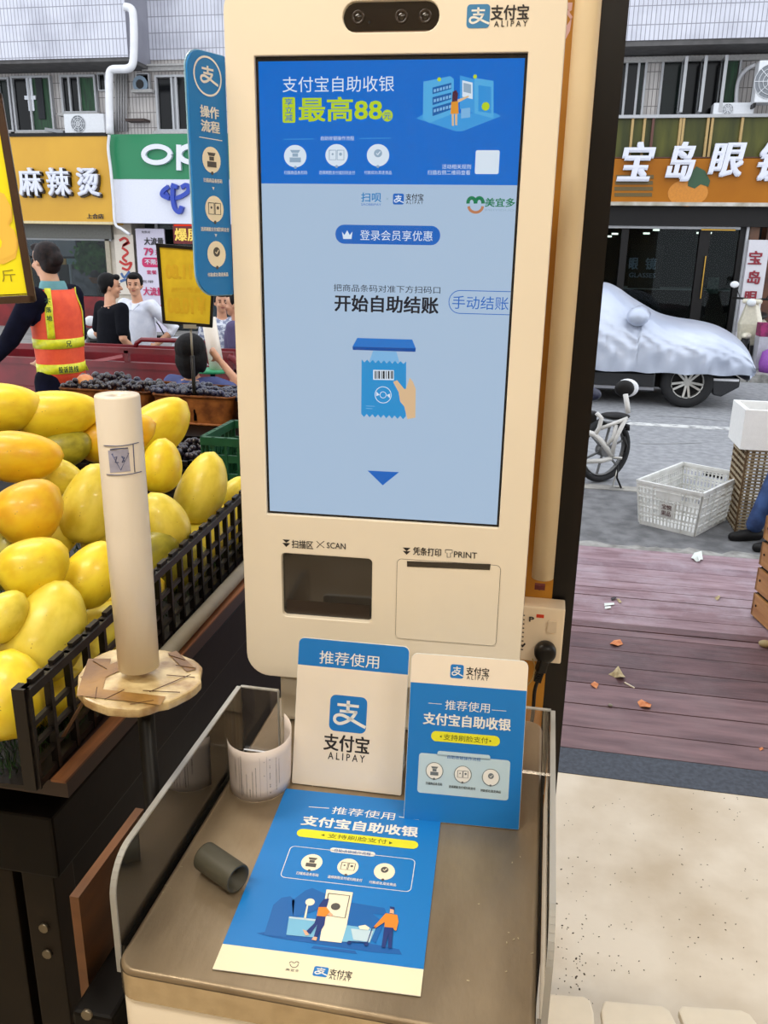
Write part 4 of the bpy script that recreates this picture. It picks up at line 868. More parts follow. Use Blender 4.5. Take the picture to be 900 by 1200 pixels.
tag(rod, 'long grey rod lying beside the black crate behind the taped disc', 'rod')
# brown board and black bracket between stand and counter
p0 = atx(92, 1052, -.462)
bb = MB().box(-.011, 0, 0, atx(169, 955, -.462).y - p0.y, 0, p0.z).build('wood_board', mat('brown_plywood', (118, 74, 38), .55, c2=(88, 54, 26), scale=6, stretch=(.6, 1, 3), bump=.08)); bb.location = (-.462, p0.y, 0)
tag(bb, 'brown wooden board standing upright between the black cabinet and the steel counter', 'board')
br = thing('counter_bracket', 'black metal bracket with bolts beside the brown board', 'bracket', (-.425, .72, 0))
MB().box(-.025, .022, -.1, .0, 0, .86).build('bracket_frame', m_stand, br, .004)
for z, y in ((.865, -.1), (.80, -.1)): MB().cyl((-.004, y - .002, z), (-.004, y - .006, z), .006, n=10).build('bolt', mat('steel_bolt', (120, 112, 96), .45, metal=.8), br)
for z, y in ((.80, .80), (.755, .80)):
    sb_ = MB().cyl((-.62 + 1.1, .816 - 1.8, z - .05), (-.62 + 1.1, .82 - 1.8, z - .05), .007, n=10).build('bolt', MATS['steel_bolt'], stand)
# ---- black plastic crate round the mangoes
m_cr = mat('black_crate_plastic', (24, 19, 17), .42, var=.1, scale=30, spec=.35)
A = Vector((-.574, .775, 1.012)); cyaw = math.atan2(1.624 - .773, -.613 + .574) - math.pi / 2
crate = thing('fruit_crate', 'black slotted plastic crate heaped with yellow mangoes', 'crate', A, cyaw)
bpy.context.view_layer.update()
def crate_wall(o, ux, L, H0, n, parent, rows, thick=.006, lean=0, tabs=True, m=m_cr, rim_h=.012):
    o = Vector(o); ux = Vector(ux).normalized(); nx = Vector((ux.y, -ux.x, 0)); P = lambda u, z, w=0: o + ux * u + Vector((0, 0, z)) + nx * (w + lean * z)
    def slab_(u0, u1, z0, z1, name, w0=0, w1=None):
        w1 = thick if w1 is None else w1
        vs = [P(u, z, w) for u in (u0, u1) for z in (z0, z1) for w in (w0, w1)]
        MB().add(vs, [(0, 1, 3, 2), (4, 6, 7, 5), (0, 4, 5, 1), (2, 3, 7, 6), (0, 2, 6, 4), (1, 5, 7, 3)]).build(name, m, parent)
    for z0, z1 in rows: slab_(0, L, H0 * z0, H0 * z1, 'slat')
    for i in range(n + 1):
        u = L * i / n; slab_(max(0, u - .0035), min(L, u + .0035), 0, H0, 'rib', -.001, thick + .002)
    slab_(0, L, H0 - rim_h, H0, 'rim', -.003, thick + .004)
    if tabs:
        for i in range(n): slab_(L * (i + .25) / n, L * (i + .8) / n, H0, H0 + .006, 'tab', -.001, thick)
ROWS = ((0, .06), (.14, .19), (.30, .35), (.50, .55), (.56, .60))
crate_wall((0, 0, 0), (0, 1, 0), .86, .138, 18, crate, ((0, .07), (.22, .26), (.40, .44), (.60, .65)))
crate_wall((-.075, 0, 0), (-1, 0, 0), .5, .06, 14, crate, ((0, .15), (.5, .6)))
MB().box(-.012, .004, -.004, .012, 0, .138).build('corner_post', m_cr, crate)
MB().box(-.6, 0, .0, .86, -.002, .003).build('floor_panel', m_cr, crate)
# ---- green turf under the fruit
rnd = random.Random(21); tb = MB()
def blade(x, y, z, h):
    a = rnd.uniform(0, 6.28); b = rnd.uniform(0, 6.28); w_ = .0011; k = rnd.uniform(.2, .8) * h
    tb.add([(x - w_ * math.cos(a), y - w_ * math.sin(a), z), (x + w_ * math.cos(a), y + w_ * math.sin(a), z), (x + k * math.cos(b), y + k * math.sin(b), z + h)], [(0, 1, 2)])
for i in range(5200):
    x = rnd.uniform(-.40, -.012); y = rnd.uniform(.008, .30) if i % 2 else rnd.uniform(.008, .85); blade(x, y, .004, rnd.uniform(.012, .03))
tag(tb.build('turf_mat', mat('green_turf', (46, 84, 34), .7, c2=(24, 50, 20), scale=40), crate), kind='stuff')
# ---- mangoes
def mango_mat(name, a, b):
    m = mat(name, a, .42, c2=b, scale=2.2, fac=(.35, .62), coat=.12, sub=.08); nt = m.node_tree; bs = nt.nodes['Principled BSDF']
    src = bs.inputs['Base Color'].links[0].from_socket; tc = nt.nodes['Texture Coordinate']
    v = nt.nodes.new('ShaderNodeTexVoronoi'); v.inputs['Scale'].default_value = 7; n2 = nt.nodes.new('ShaderNodeTexNoise'); n2.inputs['Scale'].default_value = 3
    lt = nt.nodes.new('ShaderNodeMath'); lt.operation = 'LESS_THAN'; lt.inputs[1].default_value = .1; g2 = nt.nodes.new('ShaderNodeMath'); g2.operation = 'GREATER_THAN'; g2.inputs[1].default_value = .52
    mu = nt.nodes.new('ShaderNodeMath'); mu.operation = 'MULTIPLY'; m8 = nt.nodes.new('ShaderNodeMath'); m8.operation = 'MULTIPLY'; m8.inputs[1].default_value = .75
    mx = nt.nodes.new('ShaderNodeMix'); mx.data_type = 'RGBA'; mx.inputs[7].default_value = lin((120, 84, 30))
    for a_, b_ in ((tc.outputs['Object'], v.inputs['Vector']), (tc.outputs['Object'], n2.inputs['Vector']), (v.outputs['Distance'], lt.inputs[0]), (n2.outputs['Fac'], g2.inputs[0]), (lt.outputs[0], mu.inputs[0]), (g2.outputs[0], mu.inputs[1]), (mu.outputs[0], m8.inputs[0]), (m8.outputs[0], mx.inputs[0]), (src, mx.inputs[6]), (mx.outputs[2], bs.inputs['Base Color'])): nt.links.new(a_, b_)
    return m
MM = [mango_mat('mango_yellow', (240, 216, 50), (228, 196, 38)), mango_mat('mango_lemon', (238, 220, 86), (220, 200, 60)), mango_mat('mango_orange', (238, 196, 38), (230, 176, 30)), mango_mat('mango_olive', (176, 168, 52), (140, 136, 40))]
def mango_mesh(k):
    rnd = random.Random(k); mb = MB(); N = 20; rows = []
    for j in range(N + 1):
        t = j / N; x = -1 + 2 * t; r = math.sqrt(max(0, 1 - abs(x) ** 2.15)) * (1 - .16 * x) ; off = -.10 * (x + .2) ** 2 + .03
        if j in (0, N): r = .03
        rows.append([Vector((x, r * math.cos(a) * (1 + .04 * math.cos(a)) + off, r * math.sin(a) * .98)) for a in [2 * math.pi * i / 24 for i in range(24)]])
    mb.grid(rows, closed=True); mb.f += [tuple(range(24)), tuple(range(N * 24, N * 24 + 24))]; mb.sm += [True, True]
    return mb
MESH_M = []
for i in range(4):
    me = mango_mesh(i).mesh('mango'); me.materials.append(MM[i]); MESH_M.append(me)
stem = MB().cyl((-1.01, .0, 0), (-.97, .0, 0), .03, .045, 8).mesh('stem_scar'); stem.materials.append(mat('stem_scar_brown', (78, 56, 26), .8))
pn = Vector((.42, -.12, 1)).normalized(); po = Vector((-.62, .85, 1.15))
MG = [ # px, py, length, width, angle, material, depth factor, label
    (2, 477, 92, 60, 0, 0, 1.0, 'yellow mango at the top left corner of the pile, cut by the frame'),
    (68, 485, 98, 58, 4, 0, 1.0, 'large plump yellow mango lying crosswise on top of the pile'),
    (26, 534, 92, 60, -4, 2, .985, 'orange tinted mango below the top row at the left edge'),
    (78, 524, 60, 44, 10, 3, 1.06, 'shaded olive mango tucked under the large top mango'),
    (136, 511, 96, 54, 14, 2, 1.03, 'orange yellow mango lying behind the top of the white bag roll'),
    (34, 598, 84, 74, 32, 2, .975, 'orange yellow freckled mango left of centre in the pile'),
    (75, 562, 52, 44, -30, 1, 1.05, 'small pale mango wedged between two larger ones'),
    (104, 590, 98, 64, 68, 1, 1.0, 'tall pale yellow mango directly left of the white bag roll'),
    (188, 546, 66, 48, 75, 0, 1.03, 'yellow mango showing right of the label on the bag roll'),
    (236, 572, 90, 56, 66, 1, 1.0, 'long leaning mango with a brown scar near the rear of the crate'),
    (190, 614, 78, 58, 105, 1, 1.0, 'rounded pale mango right of the middle of the bag roll'),
    (40, 664, 84, 72, 22, 0, .97, 'yellow mango with a dark stem scar above the biggest front mango'),
    (106, 673, 86, 64, 50, 0, .99, 'yellow mango beside the bag roll above the crate rim'),
    (53, 741, 128, 88, 62, 1, .97, 'biggest mango leaning on the black crate near its front'),
    (10, 814, 106, 84, 80, 0, .965, 'mango at the lower left beside the crate corner'),
    (2, 722, 70, 52, 40, 1, 1.0, 'mango half hidden at the left edge behind the biggest one'),
    (272, 580, 50, 32, 50, 1, 1.02, 'mango at the far end of the crate next to the kiosk'),
]
MGO = []
def put_mango(px, py, L, W, ang, k, fac, label, grp='mangoes heaped in the black crate', root=None):
    P = hit(px, py, po, pn); d = (P - EYE) * fac; P = EYE + d; z = d.dot(_F); s = z / FPX
    a = R_(ang); ax = (_Rv * math.cos(a) + _Uv * math.sin(a)); fw = d.normalized(); ax = (ax - fw * ax.dot(fw)).normalized(); ay = fw.cross(ax).normalized()
    rl, rw = L * s / 2, W * s / 2
    o = bpy.data.objects.new('mango', MESH_M[k]); COL.objects.link(o)
    for _ in range(60):          # keep the fruit on its side of the crate wall
        M = Matrix((ax * rl, ay * rw, fw * min(rl, rw) * .95)).transposed()
        ext = math.sqrt(sum(M[0][i] ** 2 for i in range(3))); wx = -.584 - .046 * (P.y - .773)
        if P.y > 1.66 or P.x + ext < wx: break
        P = EYE + (P - EYE) * 1.006; rl *= 1.006; rw *= 1.006
    M = M.to_4x4(); M.translation = P; o.matrix_world = M
    tag(o, label, 'mango', grp)
    c = bpy.data.objects.new('stem_scar', stem); COL.objects.link(c); c.parent = o
    MGO.append(o); return o
for g in MG: put_mango(*g)
rnd = random.Random(8)
for (px, py, lab) in ((118, 738, 'mango pressed behind the crate slots just left of the bag roll foot'), (205, 668, 'mango pressed behind the crate slots just right of the bag roll'), (152, 702, 'mango hidden behind the lower part of the white bag roll'), (246, 626, 'mango behind the crate slots below the long leaning mango'), (172, 652, 'mango low in the pile touching the right side of the bag roll'), (222, 640, 'mango behind the crate slots midway between bag roll and kiosk'), (90, 780, 'mango low behind the crate slots beside the biggest mango'), (276, 606, 'mango behind the last crate slots next to the kiosk'), (60, 815, 'mango low in the front corner of the crate'), (140, 560, 'mango hidden behind the label of the bag roll'), (60, 622, 'shadowed mango in the gap above the mango with the dark stem scar'), (134, 620, 'mango in the shade directly behind the middle of the bag roll'), (12, 650, 'shadowed mango at the left edge below the freckled mango'), (185, 500, 'mango at the back of the pile right of the bag roll top')):
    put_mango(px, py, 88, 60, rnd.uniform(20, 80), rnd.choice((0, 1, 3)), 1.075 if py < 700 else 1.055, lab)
# ---- bag roll on its pole
RX, RY = -.437, .80
roll = thing('bag_roll_stand', 'upright roll of white plastic bags on a black pole with a taped disc', 'bag roll', (RX, RY, 0))
bpy.context.view_layer.update()
m_roll = mat('white_bag_roll', (236, 227, 214), .38, c2=(216, 205, 190), scale=9, stretch=(1, 1, .3), coat=.3, bump=.15, bscale=30)
ztop = aty(138, 462, RY).z; z0 = 1.182
rr = .0232
MB().lathe([(.006, ztop - .012), (.006, ztop - .001), (rr - .001, ztop), (rr, ztop - .002), (rr + .0006, (z0 + ztop) / 2), (rr, z0 + .0008), (0, z0)], n=40).build('bag_roll', m_roll, roll)
# printed band
m_ink = mat('bag_ink_blue', (72, 84, 130), .5); m_ink2 = mat('bag_ink_wash', (172, 172, 196), .5, var=.12, scale=60)
def on_roll(px, py, lift=.0008):
    d = ray(px, py); o = EYE - Vector((RX, RY, 0)); a_ = d.x ** 2 + d.y ** 2; b_ = 2 * (o.x * d.x + o.y * d.y); r_ = rr + .0008; c_ = o.x ** 2 + o.y ** 2 - r_ ** 2
    D = max(b_ * b_ - 4 * a_ * c_, 0); t = (-b_ - math.sqrt(D)) / (2 * a_); q = EYE + d * t; return Vector((q.x - RX, q.y - RY, q.z))
def rline(pts, wpx, name='print_line', m=m_ink):
    mb = MB(); P = [on_roll(*q) for q in pts]
    mb.tube(P, wpx * .0009 / 2, 4); return mb.build(name, m, roll)
def band(y_at, n=14): return [(121.5 + (y_at - 522) * .1 + i * (41 / n), y_at + 2.2 * math.sin(math.pi * i / n) - i * .25) for i in range(n + 1)]
rline(band(522), 1); rline(band(556), 1)
gp = [[on_roll(a, b) * 1.0 for a, b in ((x + (y - 522) * .1, y - (x - 121) * .08 + 1.5) for x in (126, 132, 138, 144, 150))] for y in (527, 534, 541, 548, 553)]
for r_ in gp:
    for v in r_: v.x *= .9985; v.y *= .9985
MB().grid(gp).build('ink_wash', m_ink2, roll)
rline([(156, 520), (156.6, 530), (157.5, 545), (158, 553)], 1)
rline([(131, 532), (151, 531), (141.5, 551), (131, 532)], 1.3); rline([(134, 536), (137, 535), (135, 542), (139, 542)], 1); rline([(142, 535), (146, 536), (143, 542), (146, 541), (143, 535)], 1)
rline([(129, 527), (135, 526), (150, 525)], 1.6)
# disc wrapped in tape
m_tape = mat('brown_parcel_tape', (158, 118, 56), .4, c2=(116, 80, 34), scale=14, coat=.15, fac=(.4, .6), bump=.25, bscale=40)
m_tape2 = mat('cream_wrapped_card', (216, 196, 148), .35, c2=(150, 118, 72), scale=34, coat=.3, bump=.3, bscale=60)
rnd = random.Random(2); pts = []
for i in range(40):
    a = 2 * math.pi * i / 40; r_ = .070 + rnd.uniform(-.002, .0022) + .003 * math.sin(3 * a); pts.append((r_ * math.cos(a), r_ * math.sin(a)))
DM = Matrix.Translation((.0, -.003, 1.1655)) @ Matrix.Rotation(R_(4), 4, 'Y')
disc = MB().prism(pts, DM @ Matrix.Translation((0, 0, .006)), -.011).build('taped_disc', m_tape2, roll, .003)
tp = MB()
def strip(x0, y0, x1, y1, w, z):
    a, b = Vector((x0, y0)), Vector((x1, y1)); d = (b - a).normalized(); n_ = Vector((-d.y, d.x)) * w / 2
    tp.add([DM @ Vector((p.x, p.y, z)) for p in (a - n_, b - n_, b + n_, a + n_)], [(0, 1, 2, 3)])
strip(-.060, .02, -.03, -.058, .026, .0068); strip(-.035, -.052, .05, -.042, .018, .0072); strip(-.02, .035, -.05, -.03, .02, .0070); strip(.052, .03, .012, .064, .012, .0070)
tp.build('brown_tape', m_tape, roll)
cr_ = MB()
for (a, b) in (((.02, -.03), (.06, -.02)), ((.028, -.03), (.055, .02)), ((.03, .01), (.062, .016)), ((-.04, .0), (-.064, .012)), ((-.03, -.04), (-.02, -.062)), ((.03, .035), (.055, .036)), ((.0, -.035), (-.01, -.06)), ((.04, -.045), (.02, -.06)), ((.035, .05), (.012, .055))):
    cr_.bar(DM @ Vector((a[0], a[1], .0074)), DM @ Vector((b[0], b[1], .0074)), .0008, .0006)
cr_.build('tape_creases', mat('crease_brown', (88, 58, 32), .6), roll)
q1 = aty(100, 818, .79) - Vector((RX, RY, 0)); q2 = aty(74, 863, .83) - Vector((RX, RY, 0))
MB().bar(q1, q2, .005, .0015).build('dangling_tape', mat('brown_strip', (106, 76, 50), .5), roll)
MB().cyl((.004, 0, .0), (.004, 0, 1.16), .0098, n=16).build('pole', mat('black_satin_pole', (16, 14, 13), .45, spec=.25), roll)
MB().cyl((.004, 0, 0), (.004, 0, .03), .018, n=20).build('pole_socket', m_black, roll)

# ================================================================ PRICE SIGNS
m_yel = mat('yellow_price_card', (252, 240, 20), .5, var=.01); m_frame = mat('dark_brown_sign_frame', (62, 40, 28), .3, coat=.4, var=.1)
c0 = aty(42, 354, .95)
ps = thing('price_sign', 'bright yellow framed price sign cut off by the left edge of the picture', 'price sign', c0, R_(24)); bpy.context.view_layer.update()
PS = Surf(ps, (0, 0, 0), (1, 0, 0), (0, 0, 1), .0005)
br_, tr_ = PS.uv(43, 354), PS.uv(2, 108); ax_ = Vector((tr_[0] - br_[0], tr_[1] - br_[1])); Lh = ax_.length; ax_.normalize(); ax2 = Vector((-ax_.y, ax_.x))
def PSp(u, v): return (br_[0] + ax_.x * v + ax2.x * u, br_[1] + ax_.y * v + ax2.y * u)
Wd = .20
def PSr(u0, u1, v0, v1, r): return [PSp(a, b) for a, b in rrect(u0, u1, v0, v1, r)]
PS.solid('card', PSr(.006, Wd - .006, .006, Lh + .012, .001), m_yel, ps, .002, -.002)
for (a, b, c, d) in ((0, .009, 0, Lh), (Wd - .009, Wd, 0, Lh), (.0, Wd, 0, .009), (.0, Wd, Lh - .009, Lh)):
    PS.solid('frame_bar', PSr(a, b, c, d, .003), m_frame, ps, .007, -.003, .001)
PS.flat('edge_line', [PSr(.0095, Wd - .01, .0098, .0108, 0)], m_frame, ps, 2)
def pst(s, cx, cy, w_, h_, m, bold=.03):
    u, v = PS.uv(cx, cy); 
    o = PS.text(s, -w_ / 2, w_ / 2, -h_ / 2, h_ / 2, m, ps, bold=bold, layer=1, name='digit')
    ang = math.atan2(ax_.y, ax_.x) - math.pi / 2
    o.data.transform(Matrix.Translation((u, 0, v)) @ Matrix.Rotation(-ang, 4, 'Y')); return o
m_orn = mat('orange_print', (250, 204, 84), .5, var=.01); m_pen = mat('olive_pen', (160, 150, 30), .6)
pst('8', -8, 266, .050, .085, m_orn, .05); pst('斤', 10, 323, .016, .014, m_pen, 0)
MB().cyl((-.15, .004, -.002), (-.15, .004, -.54), .004, n=10).build('pole', m_black, ps)
# rear sign seen from behind
ys = 2.40
c0 = aty(190, 378, ys)
p2 = thing('price_sign', 'dull yellow framed price sign seen from behind on a pole in the grape basket', 'price sign', c0, R_(6)); bpy.context.view_layer.update()
P2 = Surf(p2, (0, 0, 0), (1, 0, 0), (0, 0, 1), .0006)
m_yel2 = mat('dull_yellow_card_back', (222, 192, 30), .6, c2=(206, 174, 22), scale=20)
cn = [P2.uv(*q) for q in ((191, 379), (249, 384), (254, 291), (183, 285))]
def bil(u, v):
    a = Vector(cn[0]).lerp(Vector(cn[1]), u); b = Vector(cn[3]).lerp(Vector(cn[2]), u); c = a.lerp(b, v); return (c.x, c.y)
P2.solid('card', [bil(*q) for q in ((.02, .02), (.98, .02), (.98, .98), (.02, .98))], m_yel2, p2, .002, -.001)
for r_ in ((0, .055, 0, 1), (.945, 1, 0, 1), (0, 1, 0, .042), (0, 1, .958, 1)):
    P2.solid('frame_bar', [bil(r_[0], r_[2]), bil(r_[1], r_[2]), bil(r_[1], r_[3]), bil(r_[0], r_[3])], m_black, p2, .008, -.003, .001)
m_gh = mat('ghost_print_ochre', (216, 176, 24), .6, var=.02)
P2.textpx('￥11.80', (194, 317), (240, 320), 18, m_gh, p2, bold=.05, mirror=True, name='digits')
P2.textpx('￥10.80', (196, 356), (242, 360), 20, m_gh, p2, bold=.05, mirror=True, name='digits')
P2.textpx('会员价格', (200, 338), (236, 341), 6, m_gh, p2, bold=.02, mirror=True, name='digits')
t0 = aty(222, 382, ys) - c0
t0 = p2.matrix_world.inverted() @ aty(222, 382, ys)
MB().cyl((t0.x, .004, t0.z), (t0.x, .004, t0.z - .10), .0036, n=8).build('upper_pole', mat('grey_pole', (150, 148, 140), .4), p2)
MB().cyl((t0.x, .004, t0.z - .09), (t0.x, .004, t0.z - .29), .0062, n=8).build('lower_pole', m_black, p2)
MB().box(t0.x - .02, t0.x + .02, -.006, .01, t0.z - .008, t0.z + .004).build('clip', mat('grey_pole', (0, 0, 0)), p2)

# ================================================================ BASKETS AND CRATES BEHIND
m_rat = mat('brown_rattan', (168, 104, 50), .6, c2=(112, 62, 28), scale=30, bump=.3)
def basket(x0, x1, y0, y1, z0, z1, label, n=22):
    cx, cy = (x0 + x1) / 2, (y0 + y1) / 2; b = thing('wicker_basket', label, 'basket', (cx, cy, z0), 0, 'brown wicker baskets of grapes'); hx, hy, h = (x1 - x0) / 2, (y1 - y0) / 2, z1 - z0
    k = lambda z: 1 - .14 * (1 - z / h)
    mb = MB(); rows = []
    for j in range(9):
        z = h * j / 8; q = rrect(-hx * k(z), hx * k(z), -hy * k(z), hy * k(z), .02, 4); m_ = []
        for i, (a, c) in enumerate(q): m_.append((a, c))
        pts = []   # resample evenly
        per = [0]; Q = m_ + [m_[0]]
        for i in range(len(m_)): per.append(per[-1] + (Vector(Q[i + 1]) - Vector(Q[i])).length)
        N = 96
        for s_ in range(N):
            t = per[-1] * s_ / N; i = max(ii for ii in range(len(per)) if per[ii] <= t); i = min(i, len(m_) - 1); f = (t - per[i]) / max(per[i + 1] - per[i], 1e-9)
            v = Vector(Q[i]).lerp(Vector(Q[i + 1]), f); wv = .0018 * math.sin(s_ * math.pi / 2 + (j % 2) * math.pi); nn = v.normalized(); pts.append(Vector((v.x + nn.x * wv, v.y + nn.y * wv, z)))
        rows.append(pts)
    mb.grid(rows, closed=True); mb.build('woven_side', m_rat, b)
    mb = MB(); q = rrect(-hx, hx, -hy, hy, .02, 4)
    for ph in (0, math.pi): 
        rp_ = []
        for i, (a, c) in enumerate(q): rp_.append((a, c, h + .001))
        mb.tube(rp_, .0045, 6, closed=True)
    mb.build('rim', m_rat, b)
    mb = MB(); mb.tube([(a * .87, c * .87, .004) for a, c in q], .0045, 6, closed=True); mb.build('foot_rim', m_rat, b)
    MB().box(-hx * .86, hx * .86, -hy * .86, hy * .86, .001, .004).build('bottom', m_rat, b)
    return b
zb_, zt_ = 1.1085, aty(220, 465, 2.4).z
bL = aty(177, 466, 2.4).x; bR = aty(272, 468, 2.4).x
basket(bL, bR, 2.40, 2.62, zb_, zt_, 'brown wicker basket of dark grapes with the sign pole in it')
basket(bL - .33, bL - .02, 2.42, 2.64, zb_, zt_, 'brown wicker basket of dark grapes left of the one with the pole')
basket(bR + .02, bR + .3, 2.40, 2.62, zb_, zt_, 'brown wicker basket of red grapes nearest the kiosk edge')
m_gr_ = [mat('blue_black_grape', (44, 50, 84), .3, c2=(24, 24, 44), scale=30, coat=.3), mat('black_grape', (36, 28, 44), .3, c2=(18, 14, 24), scale=30, coat=.3), mat('red_grape', (150, 44, 64), .3, c2=(96, 24, 40), scale=30, coat=.3)]
def bunch_mesh(k, m):
    rnd = random.Random(k); mb = MB()
    for i in range(30):
        a = rnd.uniform(0, 6.28); r_ = .042 * math.sqrt(rnd.random()); z = rnd.uniform(-.012, .022) * (1 - r_ / .06)
        mb.ell((r_ * math.cos(a) * 1.25, r_ * math.sin(a), z), rnd.uniform(.0088, .0112), nu=8, nv=6)
    me = mb.mesh('grape_bunch'); me.materials.append(m); return me
BM = [bunch_mesh(i, m_gr_[0 if i < 3 else 1]) for i in range(5)] + [bunch_mesh(9, m_gr_[2])]
ORD = {3: ('leftmost', 'middle', 'rightmost'), 4: ('leftmost', 'second left', 'second right', 'rightmost'), 5: ('leftmost', 'second left', 'middle', 'second right', 'rightmost')}
def bunches(x0, x1, y0, y1, z, ids, desc, nx, ny):
    rnd = random.Random(int(abs(x0) * 100))
    for i in range(nx):
        for j in range(ny):
            o = bpy.data.objects.new('grape_bunch', BM[rnd.choice(ids)]); COL.objects.link(o)
            o.location = (x0 + (x1 - x0) * (i + .5) / nx + rnd.uniform(-.01, .01), y0 + (y1 - y0) * (j + .5) / ny, z + rnd.uniform(-.008, .012)); o.rotation_euler.z = rnd.uniform(0, 6)
            tag(o, '%s %s row %s' % (ORD[nx][i], ('front', 'back')[j], desc), 'grapes', desc.replace('bunch of ', 'bunches of '))
bunches(bL, bR, 2.41, 2.61, zt_ - .004, (0, 1, 2), 'bunch of blue black grapes in the basket with the pole', 4, 2)
bunches(bL - .33, bL - .02, 2.43, 2.63, zt_ + .002, (3, 4, 1), 'bunch of black grapes in the basket left of the pole', 4, 2)
bunches(bR + .02, bR + .3, 2.41, 2.61, zt_ - .004, (5,), 'bunch of red grapes in the basket nearest the kiosk', 3, 2)
for px, r_, lab in ((100, .03, 'peach coloured round fruit left of the dark grapes'), (108, .022, 'small orange fruit beside the peach at the end of the grapes')):
    P = aty(px, 448 if r_ > .025 else 452, 2.52); o = MB().ell((0, 0, 0), (r_, r_, r_ * .9)).build('peach', mat('peach_skin', (222, 158, 104), .5, c2=(196, 110, 70), scale=20)); o.location = P; tag(o, lab, 'fruit')
# plastic crates in the middle row
m_gc = mat('green_crate_plastic', (30, 92, 62), .45, var=.1)
def small_crate(name, label, P0, P1, depth, z0, z1, m, grp, rows=((0, .1), (.3, .42), (.6, .72)), n=5):
    t = thing(name, label, 'crate', (P0, P1[1], z0), 0, grp); bpy.context.view_layer.update(); L = P1[0] - P0; h = z1 - z0
    crate_wall((0, 0, 0), (1, 0, 0), L, h, n, t, rows, .006, 0, False, m, h * .13)
    crate_wall((0, depth, 0), (1, 0, 0), L, h, n, t, rows, .006, 0, False, m, h * .13)
    crate_wall((0, 0, 0), (0, 1, 0), depth, h, n, t, rows, .006, 0, False, m, h * .13)
    crate_wall((L, 0, 0), (0, 1, 0), depth, h, n, t, rows, .006, 0, False, m, h * .13)
    MB().box(0, L, 0, depth, 0, .004).build('floor_panel', m, t); return t
a = aty(236, 511, 1.98); b = aty(236, 547, 1.98)
small_crate('fruit_crate', 'small green lattice crate under the grape basket', a.x, (a.x + .27, 1.98), .22, 1.0155, a.z, m_gc, None, n=8)
a = aty(178, 508, 2.0)
small_crate('fruit_crate', 'dark crate of black fruit behind the mangoes left of the green crate', a.x - .26, (a.x + .10, 2.0), .2, 1.0155, 1.105, m_cr, None, n=10)
bunches(a.x - .25, a.x + .095, 2.01, 2.19, 1.10, (3, 4), 'bunch of black grapes in the low dark crate', 5, 2)
a = aty(262, 556, 1.80)
t = thing('fruit_crate', 'brown cardboard tray with orange lettering at the far end of the mango crate', 'crate', (a.x, 1.795, 1.0155)); bpy.context.view_layer.update()
MB().box(0, .2, 0, .16, 0, .075).build('box', mat('dark_brown_carton', (70, 44, 34), .7), t)
TS = Surf(t, (0, 0, 0), (1, 0, 0), (0, 0, 1), .0005); TS.textpx('T2', (266, 568), (284, 570), 8, mat('orange_print', (0, 0, 0)), t, bold=.04)
# ================================================================ SHOP FRONTS ACROSS THE STREET
def plate(name, label, cat, px, yf, depth, m, bev=.0, group=None, extra=None):
    """a box-shaped sign: front at y = yf, outline given by a pixel box"""
    x0, x1, z0, z1 = fr(*px, y=yf)
    if extra: x0, x1, z0, z1 = extra(x0, x1, z0, z1)
    t = thing(name, label, cat, ((x0 + x1) / 2, yf, z0), 0, group); bpy.context.view_layer.update(); w = (x1 - x0) / 2
    b = MB().box(-w, w, 0, depth, 0, z1 - z0).build('board', m, t, bev)
    return t, Surf(t, (0, 0, 0), (1, 0, 0), (0, 0, 1), .006), (w, z1 - z0)
m_ysg = mat('amber_sign_board', (212, 160, 36), .45, c2=(198, 146, 28), scale=.8); m_w3 = mat('white_letter_acrylic', (216, 218, 230), .35, var=.02)
m_dk = mat('dark_metal', (24, 22, 22), .5, var=.1, spec=.25)
t, S, wh = plate('shop_sign', 'amber yellow shop sign with three white raised characters', 'shop sign', (-40, 160, 129, 262), 16.0, .5, m_ysg)
for ch, a, b in (('麻', 25, 52), ('辣', 58, 85), ('烫', 93, 119)):
    S.textpx(ch, (a + 1, 215), (b + 1, 215), 34, mat('dark_letter_side', (70, 60, 50), .6), t, bold=.05, ext=.05, layer=1, name='letter_back'); S.textpx(ch, (a, 213.5), (b, 213.5), 33, m_w3, t, bold=.035, ext=.09, layer=1)
S.textpx('上合店', (102, 253), (122, 254), 6, m_pk, t, bold=.04)
MB().box(-wh[0], wh[0], -.02, .5, wh[1], wh[1] + .06).build('sign_cap', m_dk, t)
MB().box(-wh[0], wh[0], -.01, .02, 0, .05).build('sign_edge', mat('pale_sign_edge', (214, 196, 150), .5), t)
t, S, wh = plate('shop_sign', 'green over white shop sign with large white round letters and a blue swirl', 'shop sign', (131, 157, 262, 262), 16.05, .45, m_w3, extra=lambda a, b, c, d: (a, b + .6, c, d))
v = S.uv(180, 210)[1]; S.flat('green_field', [[(-wh[0], v), (wh[0], v), (wh[0], wh[1]), (-wh[0], wh[1])]], mat('sign_green', (10, 122, 76), .4, var=.03, scale=1), t, 1)
def strokes3(S, name, paths, w, m, par, ext):      # raised strokes
    mb = MB(); kk = 0
    for P in paths:
        for q in S.stroke_polys(P, w):
            kk += 1; lo = [S.p(a, b, .004) for a, b in q]; hi = [S.p(a, b, ext + .0006 * kk) for a, b in q]
            mb.add(lo + hi, [(4, 5, 6, 7), (3, 2, 1, 0), (0, 1, 5, 4), (1, 2, 6, 5), (2, 3, 7, 6), (3, 0, 4, 7)])
    return mb.build(name, m, par)
E_ = lambda S, cx, cy, rx, ry, a0=0, a1=360, st=12: [S.uv(cx + rx * math.cos(R_(a)), cy - ry * math.sin(R_(a))) for a in range(a0, a1 + 1, st)]
strokes3(S, 'lettering', [E_(S, 185.5, 181.5, 15.5, 9.5)], .085, m_w3, t, .07)
